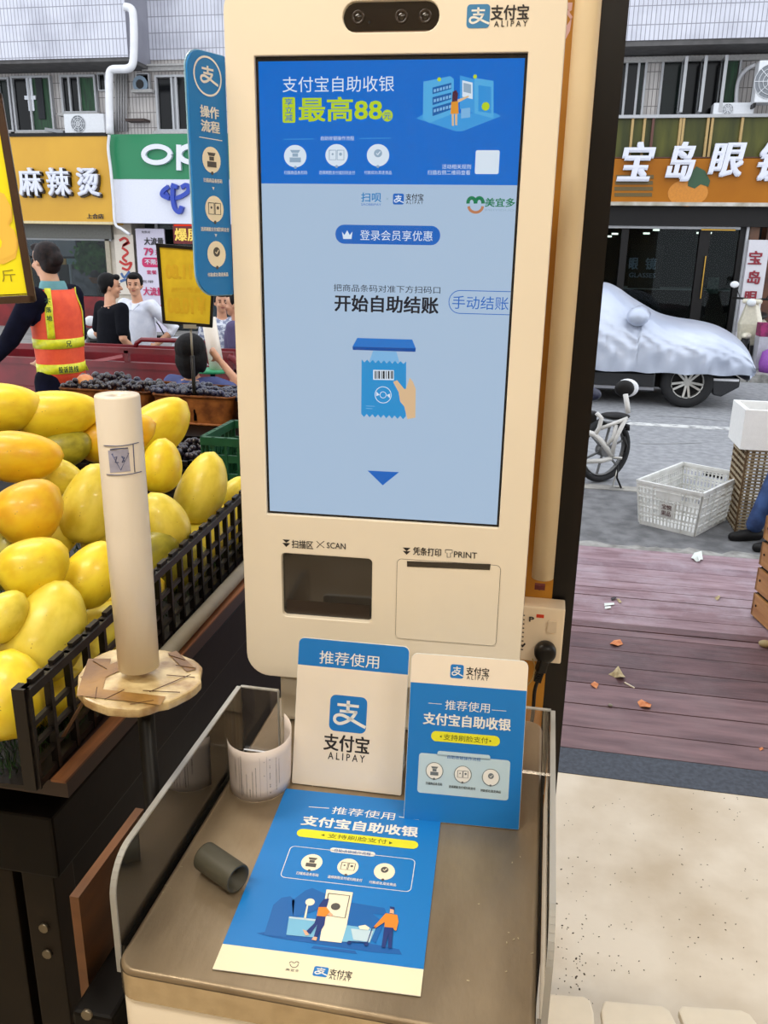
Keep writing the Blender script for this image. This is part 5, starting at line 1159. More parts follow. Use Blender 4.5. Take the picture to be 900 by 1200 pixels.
strokes3(S, 'lettering', [[S.uv(211, 170), S.uv(211, 200)], E_(S, 227, 181, 15, 9.5)], .09, m_w3, t, .07)
m_bl = mat('royal_blue_acrylic', (24, 60, 168), .35, var=.02)
strokes3(S, 'swirl_mark', [smooth_curve([S.uv(*q) for q in ((193, 222), (200, 232), (212, 231), (222, 224), (220, 217), (214, 220))]), smooth_curve([S.uv(*q) for q in ((199, 219), (193, 224), (192, 229), (200, 233))]), smooth_curve([S.uv(*q) for q in ((205, 216), (204, 228), (206, 243), (212, 249), (215, 242))]), [S.uv(203, 217), S.uv(210, 220)]], .075, m_bl, t, .06)
m_led = glow('red_led', (255, 60, 30), .8); g_ly = glow('led_yellow', (255, 222, 110), 1.0)
t, S, wh = plate('led_sign', 'dark red lit sign with glowing yellow characters under the green sign', 'led sign', (203, 262, 262, 286), 16.1, .12, mat('led_panel_red', (104, 10, 12), .5, var=.1, scale=20), extra=lambda a, b, c, d: (a, b + .3, c, d))
S.textpx('爆屏', (205, 275), (234, 275), 15, g_ly, t, bold=.03); S.flat('red_rows', [[S.uv(204, 263), S.uv(262, 263), S.uv(262, 265), S.uv(204, 265)]], m_led, t, 1)
# right hand sign
m_osg = mat('glossy_orange_sign', (172, 106, 12), .4, c2=(156, 92, 8), scale=.8, spec=.2)
t, S, wh = plate('shop_sign', 'long glossy orange shop sign with white brush characters below dark glass with olive reflections in its colour', 'shop sign', (700, 185, 905, 237), 16.0, .5, m_osg, extra=lambda a, b, c, d: (-.1, b + 1.6, c, d))
x0_, z0_ = (-.1 + wh[0]), 0
top = S.uv(800, 138)[1]
MB().box(-wh[0], wh[0], .06, .5, wh[1], top).build('olive_reflection_band', mat('olive_reflection_glass', (84, 84, 30), .35, c2=(52, 56, 20), scale=1.5, stretch=(3, 1, .5), spec=.25), t)  # olive reflections are put into the colour of the glass band
m_tan = mat('tan_mullion', (176, 146, 92), .5)
for q in (740, 754, 764, 796, 799.5, 828, 833, 868):
    u = S.uv(q, 160)[0]; MB().box(u - .02, u + .02, .0, .06, wh[1] + .01, top).build('mullion', m_tan if q != 764 else mat('maroon_mullion', (92, 52, 40), .5), t)
MB().box(-wh[0], wh[0], -.03, .5, -.06, 0).build('silver_edge', mat('weathered_silver_edge', (196, 192, 184), .5, c2=(150, 140, 120), scale=4), t)
MB().box(-wh[0], wh[0], -.02, .5, top, top + .05).build('cap', m_alu, t)
MB().box(-wh[0] + 0, wh[0], .0, .08, wh[1] - .01, wh[1] + .015).build('divider', mat('maroon_mullion', (0, 0, 0)), t)
for ch, a, b, c in (('宝', 724, 762, 190), ('岛', 780, 811, 190), ('眼', 830, 869, 188), ('镜', 884, 925, 190)):
    S.textpx(ch, (a, c), (b, c), 46 if ch != '眼' else 40, m_w3, t, bold=.042, ext=.07, layer=1, slant=.14)
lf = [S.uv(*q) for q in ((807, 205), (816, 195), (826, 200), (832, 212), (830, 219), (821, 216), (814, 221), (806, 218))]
S.flat('green_leaf_shape', [lf], mat('leaf_green', (34, 76, 44), .4), t, 2)  # flat green leaf shape laid on the sign face
S.flat('orange_disc_shape', [circ(*S.uv(806, 226), .33, .22)], mat('disc_orange', (200, 126, 24), .4), t, 1)  # flat orange disc shape behind the leaf
S.flat('olive_stripes', [[S.uv(a, b), S.uv(c, b), S.uv(c, b + 4.5), S.uv(a, b + 4.5)] for a, c, b in ((722, 766, 205), (721, 765, 212), (720, 765, 219), (720, 764, 226))], mat('stripe_olive', (96, 76, 26), .4), t, 1)  # flat olive stripes laid on the sign face
# dark fascia, glazing of the optician
def dk(name, px, yf, d, m, label, cat='shop front'):
    x0, x1, z0, z1 = fr(*px, y=yf); return x0, x1, z0, z1
gs = thing('glass_shop_front', 'black framed glass shop front under the orange sign', 'shop front', (2.5, 16.3, -.09)); bpy.context.view_layer.update()
def gsb(name, px, y0, y1, m, lo=None):
    x0, x1, z0, z1 = fr(*px, y=y0); z0 = -.09 if lo == 'g' else z0
    return MB().box(x0 - 2.5, x1 - 2.5, y0 - 16.3, y1 - 16.3, z0 + .09, z1 + .09).build(name, m, gs)
gsb('fascia', (690, 239, 930, 265), 16.15, 16.5, m_dk)
gsb('door_head', (690, 265, 868, 268), 16.2, 16.4, m_alu)
m_sg = clear('shop_glass', (175, 188, 188), .3, .0)
for px in ((700, 268, 722, 420), (730, 268, 812, 420), (824, 268, 858, 420)): gsb('glass_pane', px, 16.32, 16.34, m_sg, 'g')
for px in ((722, 266, 730, 420), (812, 266, 824, 420), (858, 266, 864, 420)): gsb('frame_post', px, 16.25, 16.45, m_dk, 'g')
gsb('silver_post', (865, 265, 868, 420), 16.2, 16.3, m_alu, 'g'); gsb('copper_jamb', (869, 265, 880, 420), 16.35, 16.45, mat('copper_jamb', (112, 70, 40), .4), 'g')
gsb('brass_handle', (823.5, 300, 824.6, 350), 16.2, 16.24, mat('brass', (190, 150, 70), .3, metal=1))
gsb('door_frame_top', (822, 268, 862, 270), 16.2, 16.3, MATS['brass'])
# optician's window: reflected sign built as a lettered panel, spotlights, door notice
ip = thing('sign_reflection', 'reflected optician sign built as a dark panel with pale lettering in the glass shop front', 'poster', (1.9, 16.9, .2)); bpy.context.view_layer.update()
x0, x1, z0, z1 = fr(738, 287, 776, 338, 16.9); MB().box(x0 - 1.9, x1 - 1.9, 0, .05, z0 - .2, z1 - .2).build('board', mat('brown_black_reflection', (44, 34, 30), .6), ip)  # dark ground of the reflected sign
SI = Surf(ip, (0, 0, 0), (1, 0, 0), (0, 0, 1), .01); m_pl = mat('pale_lilac_reflected_letter', (196, 200, 226), .4)
SI.textpx('眼', (737, 309), (748, 309), 14, m_pl, ip, bold=.03); SI.textpx('镜', (756, 309), (769, 309), 14, m_pl, ip, bold=.03); SI.textpx('GLASSES', (737, 322), (768, 323), 5.5, m_pl, ip, bold=.02)
for i, (px, py) in enumerate(((713, 278), (720.5, 275), (757.5, 274.5), (769, 270.5), (820, 274), (830, 274))):
    P = aty(px, py, 17.2); o = MB().cyl((0, 0, 0), (0, 0, .03), .06, n=12).build('downlight', glow('downlight_glow', (255, 246, 230), 6)); o.location = P
    tag(o, ['ceiling spotlight at the far left of the glass shop front', 'ceiling spotlight second from the left in the glass shop front', 'ceiling spotlight above the reflected optician sign', 'ceiling spotlight right of and above the reflected optician sign', 'ceiling spotlight over the left door frame post', 'ceiling spotlight just inside the glass door'][i], 'spotlight', 'spotlights in the glass shop front')
o = MB(); x0, x1, z0, z1 = fr(829, 325, 842, 344, 16.5); P = Vector(((x0 + x1) / 2, 16.5, z0)); pp = MB().box(-(x1 - x0) / 2, (x1 - x0) / 2, -.01, .01, 0, z1 - z0).build('door_notice', mat('grey_notice', (150, 158, 150), .7, c2=(80, 90, 84), scale=20)); pp.location = P; tag(pp, 'small grey notice on the glass door', 'notice')
# counters and shapes inside so that the glass shows something
cabs = thing('display_counter', 'dark display counter deep inside the glass shop front', 'counter', (2.2, 18.2, -.08)); MB().box(-1.4, 1.4, 0, .5, 0, 1.0).build('body', m_dk, cabs); MB().box(-1.42, 1.42, -.02, .52, 1.0, 1.04).build('top', m_alu, cabs)
t, S, wh = plate('vertical_sign', 'tall white sign with four dark red characters beside the glass door', 'shop sign', (872, 281, 894, 402), 16.1, .1, mat('white_sign_panel', (206, 204, 210), .4, var=.02), extra=lambda a, b, c, d: (a - .03, b, c, d))
m_cr2 = mat('crimson_letter', (140, 24, 44), .5)
for ch, a, b, c in (('宝', 876, 892, 302), ('岛', 875, 890, 325), ('眼', 871, 886, 349), ('镜', 869, 884, 374)): S.textpx(ch, (a + 1, c), (b + 1, c), 16, m_cr2, t, bold=.035)
ob = thing('orange_cabinet', 'brown and orange lit shop cabinet right of the tall white sign', 'cabinet', (4.2, 16.7, -.09)); x0, x1, z0, z1 = fr(893, 268, 925, 300, 16.7)
MB().box(-.5, .6, 0, .4, 0, 2.3).build('carcass', mat('reddish_brown_shop_wood', (110, 66, 40), .5, c2=(70, 42, 30), scale=4), ob); 
# left shop: grey shutter head, glass, green plant, red base
ls = thing('glass_shop_front', 'grey framed shop window with a red base under the amber sign', 'shop front', (-10, 16.4, -.09)); bpy.context.view_layer.update()
def lsb(name, px, y0, y1, m, lo=None):
    x0, x1, z0, z1 = fr(*px, y=y0); z0 = -.09 if lo == 'g' else z0
    return MB().box(x0 + 10, x1 + 10, y0 - 16.4, y1 - 16.4, z0 + .09, z1 + .09).build(name, m, ls)
m_sh = mat('grey_shutter_box', (104, 104, 98), .6, var=.08)
lsb('shutter_box', (-30, 262, 130, 279), 16.3, 16.6, m_sh); lsb('window_frame', (-30, 279, 130, 281), 16.35, 16.45, m_alu); lsb('window_frame', (125, 279, 130, 345), 16.35, 16.45, mat('beige_frame', (170, 160, 140), .5), None)
lsb('glass_pane', (-30, 281, 125, 346), 16.42, 16.44, clear('shop_glass_left', (205, 212, 214), .4, .0)); lsb('red_base', (-30, 346, 131, 405), 16.35, 16.5, mat('dark_red_panel', (128, 22, 26), .5, c2=(96, 14, 18), scale=4), 'g')
for q in (66, 82): lsb('inner_post', (q, 310, q + 2, 346), 16.6, 16.65, m_alu)
lsb('pale_board', (30, 281, 88, 300), 17.4, 17.45, mat('grey_blue_board', (120, 128, 140), .6, var=.1, scale=3)); lsb('orange_tag', (67, 303, 77, 310), 17.3, 17.34, mat('amber_tag', (200, 150, 60), .5)); lsb('teal_tag', (78, 303, 90, 310), 17.3, 17.34, mat('teal_tag', (110, 140, 140), .5))
lsb('grey_cloth', (84, 316, 112, 346), 17.2, 17.3, mat('grey_panel_cloth', (128, 130, 138), .8, c2=(96, 98, 106), scale=9)); lsb('white_notice', (118, 321, 129, 340), 16.6, 16.62, mat('grey_white_notice', (176, 178, 178), .6))
# hanging plant (leaves as stuff on one plant)
P = aty(106, 300, 16.9); pl = thing('hanging_plant', 'dark green leafy plant hanging behind the left shop window', 'plant', P); lm = MB(); rnd = random.Random(6)
for i in range(420):
    a = rnd.uniform(0, 6.28); r_ = rnd.random() ** .6; c = Vector((r_ * .38 * math.cos(a), rnd.uniform(-.1, .1), r_ * .36 * math.sin(a) - .02)); u = Vector((rnd.uniform(-1, 1), rnd.uniform(-.4, .4), rnd.uniform(-1, .4))).normalized() * rnd.uniform(.08, .14); v = u.cross(Vector((0, 1, .3))).normalized() * .035
    lm.add([c, c + u * .5 + v, c + u, c + u * .5 - v], [(0, 1, 2, 3)])
tag(lm.build('foliage', mat('plant_green', (84, 150, 62), .6, c2=(36, 84, 36), scale=6), pl), kind='stuff'); MB().cyl((0, 0, .2), (0, 0, .75), .006, n=6).build('hanger', m_dk, pl)
P = aty(112, 332, 16.75); fb = thing('flower_basket', 'small wicker basket with a dark ball inside the left shop window', 'basket', P); MB().lathe([(.06, 0), (.13, .1), (.14, .12), (.12, .1), (.0, .04)], n=16).build('basket', m_rat, fb); MB().ell((0, 0, .17), (.09, .09, .11)).build('dark_ball', m_dk, fb)
# posters on the pier and beside it
t, S, wh = plate('pier_poster', 'cream poster with red and blue brush strokes on the pier between the shops', 'poster', (136, 275, 158, 345), 16.36, .02, mat('cream_poster', (214, 204, 190), .6, var=.03))
rd = mat('brush_red', (190, 54, 48), .6); bl = mat('brush_blue', (70, 100, 150), .6)
for P_, m_ in (((((140, 282), (146, 279), (150, 283), (144, 288), (152, 284)), rd)), ((((143, 290), (150, 296), (144, 302), (149, 307)), rd)), ((((140, 306), (147, 310), (154, 308), (150, 316), (143, 314)), rd)), ((((142, 320), (146, 325), (152, 318)), bl)), ((((141, 330), (148, 328), (152, 336)), bl))):
    S.flat('brush_stroke', S.stroke_polys(smooth_curve([S.uv(*q) for q in P_], 4), .05), m_, t, 1)
t, S, wh = plate('promotion_poster', 'tall lilac white poster with black and magenta price print beside the pier', 'poster', (163, 268, 196, 400), 16.3, .04, mat('lilac_white_poster', (206, 200, 218), .5, var=.02))
mg = mat('magenta_print', (196, 36, 96), .5)
S.textpx('大流量', (169, 282.5), (192, 283), 9, m_pk, t, bold=.03); S.textpx('79', (169, 295), (180, 295), 9, mg, t, bold=.04); S.textpx('元', (182, 296), (188, 296), 6, mg, t, bold=.02)
u0, v0 = S.uv(167, 313); u1, v1 = S.uv(193, 302); S.flat('red_pill', [rrect(u0, u1, v0, v1, .07)], mg, t, 1); S.textpx('不限量', (170, 307), (190, 307), 6, m_w3, t, bold=.02, layer=2)
S.textpx('套餐', (172, 319), (184, 319), 5, mg, t, bold=.02); S.textpx('免费用', (166, 272), (176, 272), 3, m_pk, t, bold=0); S.textpx('宽带', (166, 330), (180, 330), 3.5, m_pk, t, bold=0); S.textpx('大流量', (168, 341), (192, 342), 10, mg, t, bold=.03); S.textpx('爆款', (168, 360), (190, 360), 9, mg, t, bold=.03)
ph = thing('phone_shop_glass', 'bluish glass front of the shop behind the lilac poster', 'shop front', (-6, 16.6, -.09)); MB().box(-1.9, 2.2, 0, .03, 0, 3.1).build('glass_pane', clear('shop_glass_left', (170, 180, 184)), ph)
for q in (-1.9, -.6, .8, 2.2): MB().box(q - .03, q + .03, -.04, .05, 0, 3.1).build('frame_post', m_alu, ph)
MB().box(-1.5, 1.8, 1.2, 1.6, 0, 1.0).build('counter', mat('pale_counter', (170, 176, 186), .5), ph)
# thin cable drooping between the two signs
P = [aty(a, b, 15.9) for a, b in ((128, 158), (127, 175), (130, 200), (133, 235), (135, 262), (142, 268), (152, 275))]; c0 = P[0]
o = MB().tube([Vector(q) - c0 for q in smooth_curve([tuple(q) for q in P], 4)], .03, 6).build('signboard_cable', m_pipe); o.location = c0; tag(o, 'white cable running down between the amber and the green shop signs', 'cable')
# air conditioners
m_ac = mat('ac_white', (214, 216, 220), .4, var=.03); m_gl = mat('ac_grille', (120, 124, 130), .5, var=.1)
def ac(px, yf, label, fan, depth=.3):
    x0, x1, z0, z1 = fr(*px, y=yf); t = thing('air_conditioner', label, 'air conditioner', ((x0 + x1) / 2, yf, z0), 0, 'air conditioners on the building'); w = (x1 - x0) / 2; h = z1 - z0
    MB().box(-w, w, 0, depth, 0, h).build('casing', m_ac, t, .02)
    r_ = h * .42; cx = -w + fan * 2 * w
    MB().cyl((cx, -.004, h / 2), (cx, .0, h / 2), r_, n=24).build('fan_opening', m_gl, t)
    mb = MB()
    for i in range(4): q = r_ * (i + 1) / 4; mb.tube([(cx + q * math.cos(a), -.01, h / 2 + q * math.sin(a)) for a in [2 * math.pi * k / 20 for k in range(20)]], .006, 4, closed=True)
    for a in (0, 45, 90, 135): mb.bar((cx - r_ * math.cos(R_(a)), -.01, h / 2 - r_ * math.sin(R_(a))), (cx + r_ * math.cos(R_(a)), -.01, h / 2 + r_ * math.sin(R_(a))), .008, .008)
    mb.build('fan_guard', m_ac, t); MB().box(-w, -w + .04, .02, depth, -.06, 0).box(w - .04, w, .02, depth, -.06, 0).build('foot', m_dk, t)
    return t
ac((75, 133, 122, 157), 16.05, 'white air conditioner unit standing on the amber shop sign', .36)
ac((836, 120, 884, 136), 16.05, 'white air conditioner unit lying above the orange sign under the open windows', .35)
ac((887, 70, 930, 120), 15.8, 'tall white air conditioner unit at the right edge of the picture', .4)
for i, q in enumerate(((54, 150, 75, 158),)):
    x0, x1, z0, z1 = fr(*q, y=16.1); o = MB().box(-(x1 - x0) / 2, (x1 - x0) / 2, 0, .3, 0, .06).build('metal_sheet', mat('grey_sheet', (140, 142, 146), .5)); o.location = ((x0 + x1) / 2, 16.05, aty(60, 157, 16.05).z + .03); o.rotation_euler.y = R_(8); tag(o, 'loose grey metal sheet lying on top of the amber sign', 'sheet')

# ================================================================ COVERED CAR
m_cov = mat('silver_car_cover', (196, 203, 218), .36, metal=.35, c2=(174, 182, 200), scale=1.4, bump=.5, bscale=7)
YN = 10.78; car = thing('parked_car', 'parked car under a silver grey fabric cover with a bare alloy wheel', 'car', (.6, 11.6, -.2)); bpy.context.view_layer.update()
O_ = Vector((.6, 11.6, -.2))
sil = [aty(a, b, 11.3) for a, b in ((706, 331.5), (716, 333), (728, 339), (742, 349), (760, 360), (778, 369.5), (800, 375), (824, 378.5), (846, 383), (862, 389), (874, 396.5), (882, 405), (886.5, 416))]
prof = [(-2.1, .30), (-2.0, .55), (-1.7, .78), (-1.3, 1.0), (-.8, 1.18), (-.2, 1.27), (.3, 1.29)] + [(p.x, p.z) for p in sil] + [(sil[-1].x + .03, sil[-1].z - .1), (sil[-1].x - .04, .14)]
prof = [(a - (.0 if a < 1.9 else (a - 1.9) * .16), b) for a, b in prof]; prof = smooth_curve(prof, 10)
hemz = aty(780, 437, YN).z
rows = []; rnd = random.Random(3); hoodx = aty(800, 380, 11.3).x
for i, (x, z) in enumerate(prof):
    top = z; r = []
    half = .84 * (1 - max(0, (x - 1.7)) ** 2 * .22) * (1 - max(0, (-1.2 - x)) ** 2 * .3)
    for k in range(65):
        t = k / 64; s_ = t * 2 - 1       # across the car, near to far
        tum = .75 if x < 1.2 else 1.0
        a = s_ * math.pi / 2; e = .42
        cy = math.copysign(abs(math.sin(a)) ** .8, a); cz = max(0, math.cos(a)) ** (.42 if x > 1.1 else .62)
        zz_ = hemz + (top - hemz) * cz; yy = half * cy * (1 + .05 * math.sin(cz * 3))
        # folds of the cloth: long diagonal creases fanning out
        low = 1 - cz
        f = .030 * low * math.sin((x * 3.4 + cz * 6.5) * 2.4) + .012 * math.sin(x * 21 + cz * 26 + 2 * math.sin(x * 3)) * low + .026 * math.sin(x * 8 + cz * 20) * cz * (1 - cz) * 4 + .007 * math.sin(x * 34 + cz * 40) * (1 - cz * .6)
        yy += math.copysign(f, s_); 
        if k in (0, 64): zz_ += .008 * math.sin(x * 14)
        r.append(Vector((x, 11.6 + yy, zz_)) - O_)
    rows.append(r)
mb = MB(); mb.grid(rows)
cov = mb.build('car_cover', m_cov, car)
P = aty(748, 371, 10.7) - O_; 
mm = MB(); mm.ell(P + Vector((0, .02, 0)), (.135, .13, .115), nu=20, nv=12); mm.tube([P + Vector((.02, .08, .02)), P + Vector((.06, .3, -.0))], [.09, .12], 10); mm.build('covered_mirror', m_cov, car)
m_body = mat('black_car_paint', (22, 22, 26), .25, coat=.6)
wx_ = aty(805.5, 442, 10.86).x - .6; MB().box(-2.55, wx_ - .37, -.72, .72, .17, .42).build('lower_body', m_body, car, .03); MB().box(wx_ - .4, wx_ + .4, -.45, .45, .2, .42).build('underbody', m_dk, car)
MB().box(-2.5, .75, -.75, -.70, .20, .235).build('sill_trim', mat('grey_sill', (150, 150, 156), .3, metal=.5), car)
P = aty(875, 450, 10.9) - O_; MB().prism([(wx_ + .33, .17), (P.x - .28, .15), (P.x - .08, .28), (P.x - .08, .39), (wx_ + .30, .39)], Matrix(((1, 0, 0, 0), (0, 0, 1, -.72), (0, 1, 0, 0), (0, 0, 0, 1))), 1.44).build('front_bumper', m_body, car, .02)
MB().box(P.x - .4, P.x - .1, -.735, .6, .352, .378).build('bumper_strip', mat('white_paint', (220, 220, 224), .4), car)
m_ty = mat('tyre_rubber', (26, 26, 28), .8, bump=.2, bscale=60); m_al = mat('alloy_silver', (196, 194, 188), .3, metal=.8)
def wheel(c, r, w, parent, spokes=10, name='wheel', yd=-1):
    M = Matrix.Rotation(R_(90), 3, 'X'); o = MB().lathe([(r * .62, -w / 2), (r * .93, -w / 2), (r, -w * .3), (r, w * .3), (r * .93, w / 2), (r * .62, w / 2), (r * .62, -w / 2)], c, 36, M).build(name, m_ty, parent)
    mb = MB(); mb.lathe([(r * .58, -w * .45), (r * .66, -w * .48), (r * .66, w * .4), (r * .60, w * .4), (r * .58, -w * .45)], c, 36, M); c = Vector(c)
    for i in range(spokes):
        a = 2 * math.pi * i / spokes + (.12 if i % 2 else -.12); a2 = 2 * math.pi * i / spokes
        mb.bar(c + Vector((math.cos(a2) * r * .12, yd * w * .34, math.sin(a2) * r * .12)), c + Vector((math.cos(a) * r * .6, yd * w * .42, math.sin(a) * r * .6)), r * .085, r * .06, up=(0, 1, 0))
    mb.cyl(c + Vector((0, yd * w * .28, 0)), c + Vector((0, yd * w * .4, 0)), r * .15, n=16); mb.build('alloy_rim', m_al, o)
    MB().cyl(c + Vector((0, -yd * .02, 0)), c + Vector((0, yd * .0, 0)), r * .58, n=24).build('brake_shadow', m_dk, o)
    return o
wc = aty(805.5, 442, 10.92); wr = .315
wheel((wc.x - .6, 10.94 - 11.6, wr), wr, .2, car, 10); wheel((wc.x - .6, .62, wr), wr, .2, car, 10, yd=1); wheel((-1.25 - .6, -.62, wr), wr, .2, car, 10); wheel((-1.25 - .6, .62, wr), wr, .2, car, 10, yd=1)


# ================================================================ TWO WHEELERS
m_mir = mat('mirror_white_shell', (228, 230, 234), .3); m_sil = mat('scooter_silver', (186, 190, 196), .3, metal=.3)
def scooter(label, loc, rz, mb_, seatm, sc_=1, box=None, group=None):
    t = thing('electric_scooter', label, 'scooter', loc, rz, group); W = lambda *p: tuple(v * sc_ for v in p)
    # faces -Y: front wheel at y = -.6
    b = MB(); b.ell((0, .45, .50), (.17, .42, .17)); b.ell((0, .12, .36), (.16, .35, .10)); b.build('body_shell', mb_, t); b = MB(); b.add([(-.17, -.20, .30), (.17, -.20, .30), (.19, -.30, .62), (.10, -.36, .93), (-.10, -.36, .93), (-.19, -.30, .62), (-.12, -.30, .30), (.12, -.30, .30), (.13, -.42, .62), (.06, -.46, .93), (-.06, -.46, .93), (-.13, -.42, .62)], [(0, 1, 2, 5), (5, 2, 3, 4), (6, 11, 8, 7), (11, 10, 9, 8), (1, 7, 8, 2), (2, 8, 9, 3), (0, 5, 11, 6), (5, 4, 10, 11), (4, 3, 9, 10), (0, 6, 7, 1)]); b.build('leg_shield', mb_, t, .02); b = MB(); b.box(-.14, .14, -.47, -.36, .93, 1.0); b.build('handlebar_cowl', mb_, t, .03); b = MB(); b.ell((0, -.54, .46), (.07, .17, .05)); b.build('front_mudguard', mb_, t)
    b = MB(); b.ell((0, .42, .70), (.14, .38, .07)); b.build('seat', seatm, t)
    for y in (-.56, .62):
        w_ = MB(); w_.lathe([(.13, -.05), (.2, -.05), (.225, 0), (.2, .05), (.13, .05)], (0, 0, 0), 24, Matrix.Rotation(R_(90), 3, 'Y')); w_.lathe([(.0, -.02), (.13, -.03), (.13, .03), (0, .02)], (0, 0, 0), 20, Matrix.Rotation(R_(90), 3, 'Y')); o = w_.build('wheel', m_ty, t); o.location = (0, y, .225)
    b = MB(); b.tube([(-.30, -.36, 1.0), (-.14, -.40, 1.0), (0, -.42, .98), (.14, -.40, 1.0), (.30, -.36, 1.0)], .016, 8); b.build('handlebar', m_dk, t)
    for s_ in (-1, 1):
        MB().tube([(s_ * .18, -.40, 1.0), (s_ * .24, -.40, 1.12), (s_ * .27, -.40, 1.16)], .007, 6).build('mirror_stalk', m_dk, t); MB().ell((s_ * .29, -.40, 1.2), (.065, .02, .05)).build('mirror', m_mir, t)
    MB().ell((0, -.51, .95), (.07, .04, .06)).build('headlight', mat('lamp_lens', (220, 224, 226), .15), t); MB().tube([(.0, .84, .72), (0, .9, .66), (0, .84, .55)], .02, 6).build('tail_guard', m_dk, t)
    MB().bar((.1, .2, .02), (.12, .3, .25), .02, .02).build('kick_stand', m_dk, t)
    t.scale = (sc_,) * 3; return t
P = aty(112, 395, 7.6); scooter('black and dark green scooter with a cream seat trim behind the man in black', (P.x - .1, 7.8, -.2), R_(60), mat('dark_green_scooter', (28, 44, 38), .3, coat=.5), mat('cream_seat', (190, 172, 120), .6), .95)
P = aty(192, 395, 8.2); scooter('silver scooter beside the man in the white shirt', (P.x, 8.4, -.2), R_(40), m_sil, m_dk, .95)
P = aty(104, 357, 8.6); scooter('black scooter with a round white mirror against the red shop base', (P.x - .05, 8.9, -.2), R_(20), m_dk, m_dk, .95)
P = aty(880, 380, 14.6); scooter('cream scooter parked on the far pavement beyond the nose of the covered car', (P.x + .12, 15.0, -.09), R_(-20), mat('cream_scooter', (224, 218, 198), .35, coat=.3), m_dk, 1.05)
# pink basket / purple bag
P = aty(893, 392, 14.4); o = MB().box(-.16, .3, -.15, .15, 0, .2).build('basket', mat('magenta_basket', (150, 32, 96), .6, c2=(92, 20, 64), scale=12)); o.location = (P.x + .05, 14.2, .42)
tb_ = MB().box(-.16, .3, -.15, .15, -.5, 0).build('grey_box', mat('pale_grey_carton', (176, 176, 184), .7)); tb_.location = o.location; tag(o, 'magenta basket on top of a pale grey box near the cream scooter', 'basket'); tag(tb_, 'pale grey box below the magenta basket near the cream scooter', 'box')
P = aty(898, 430, 13.9); o = MB().lathe([(.0, 0), (.16, .0), (.18, .12), (.15, .3), (.05, .36), (.0, .36)], n=18).build('purple_bag', mat('purple_plastic', (146, 78, 172), .5)); o.location = (P.x + .05, 13.85, -.09); tag(o, 'purple bag standing on the far pavement at the right edge', 'bag')
# white e-bike behind the dark post
eb = thing('electric_bicycle', 'white framed electric bicycle with dark seat backrest, half hidden by the dark post', 'bicycle', (.0, 7.0, -.2)); bpy.context.view_layer.update()
m_wf = mat('white_bike_frame', (212, 210, 206), .35, var=.04)
B_ = lambda a, b, y=7.0: aty(a, b, y) - Vector((0, 7.0, -.2))
wc = B_(707, 528); R1 = .275
w_ = MB(); M = Matrix.Rotation(R_(38), 3, 'Z') @ Matrix.Rotation(R_(90), 3, 'X') ; w_.lathe([(R1 * .80, -.03), (R1 * .96, -.03), (R1, 0), (R1 * .96, .03), (R1 * .84, .03), (R1 * .80, -.03)], (wc.x, 0, R1), 36, M)
wh_ = w_.build('rear_wheel', m_ty, eb); mb = MB(); mb.lathe([(R1 * .76, -.012), (R1 * .80, -.012), (R1 * .80, .012), (R1 * .76, .012), (R1 * .76, -.012)], (wc.x, 0, R1), 32, M)
RZ_ = Matrix.Rotation(R_(38), 3, 'Z'); wcc = Vector((wc.x, 0, R1))
for i in range(6): a = 2 * math.pi * i / 6 + .3; mb.bar(wcc + RZ_ @ Vector((.05 * math.cos(a), 0, .05 * math.sin(a))), wcc + RZ_ @ Vector((R1 * .78 * math.cos(a), 0, R1 * .78 * math.sin(a))), .016, .014)
mb.cyl(wcc + RZ_ @ Vector((0, -.04, 0)), wcc + RZ_ @ Vector((0, .04, 0)), .055, n=16); mb.build('wheel_rim', mat('grey_wheel_rim', (112, 112, 112), .4, metal=.5), wh_)
hd_ = RZ_ @ Vector((-1, 0, 0)); fw_ = wcc + hd_ * 1.08
w2_ = MB(); w2_.lathe([(R1 * .8, -.03), (R1 * .96, -.03), (R1, 0), (R1 * .96, .03), (R1 * .8, .03), (R1 * .8, -.03)], fw_, 36, M); w2_.build('front_wheel', m_ty, eb)
mb = MB(); mb.lathe([(R1 * .76, -.012), (R1 * .80, -.012), (R1 * .80, .012), (R1 * .76, .012), (R1 * .76, -.012)], fw_, 32, M)
for i in range(6): a = 2 * math.pi * i / 6; mb.bar(fw_, fw_ + RZ_ @ Vector((R1 * .78 * math.cos(a), 0, R1 * .78 * math.sin(a))), .016, .014)
mb.build('wheel_rim', mat('grey_wheel_rim', (0, 0, 0)), eb)
hdn = wcc + hd_ * .86 + Vector((0, 0, .35)); up_ = wcc + hd_ * .78 + Vector((0, 0, .72)); sn = RZ_ @ Vector((0, 1, 0))
MB().tube([hdn, up_], .024, 10).build('head_tube', m_wf, eb)
MB().tube([wcc + hd_ * .25 + Vector((0, 0, .12)), wcc + hd_ * .6 + Vector((0, 0, .06)), hdn], .024, 10).build('down_tube', m_wf, eb)
for q in (-.06, .06): MB().tube([hdn + sn * q, fw_ + sn * q], .014, 8).build('fork_leg', m_wf, eb)
MB().tube([up_ - sn * .28 - hd_ * .08, up_ - sn * .12 + Vector((0, 0, .04)), up_ + sn * .12 + Vector((0, 0, .04)), up_ + sn * .28 - hd_ * .08], .013, 8).build('handlebar', m_dk, eb)
def et(name, pts, r, m): MB().tube([B_(*p, 6.8) for p in pts], r, 8).build(name, m, eb)
et('frame_tube', smooth_curve([(685, 506, 6.93), (698, 510, 6.93), (706, 520, 6.93), (716, 533, 6.93)], 4) if False else [(684, 505), (696, 509), (704, 516), (717, 534)], .022, m_wf)
et('chain_stay', [(683, 541), (705, 540), (717, 537)], .02, m_wf); et('seat_stay', [(717, 535), (721, 515), (733, 491)], .018, m_wf); et('seat_stay', [(712, 521), (719, 512), (722, 498)], .016, m_wf)
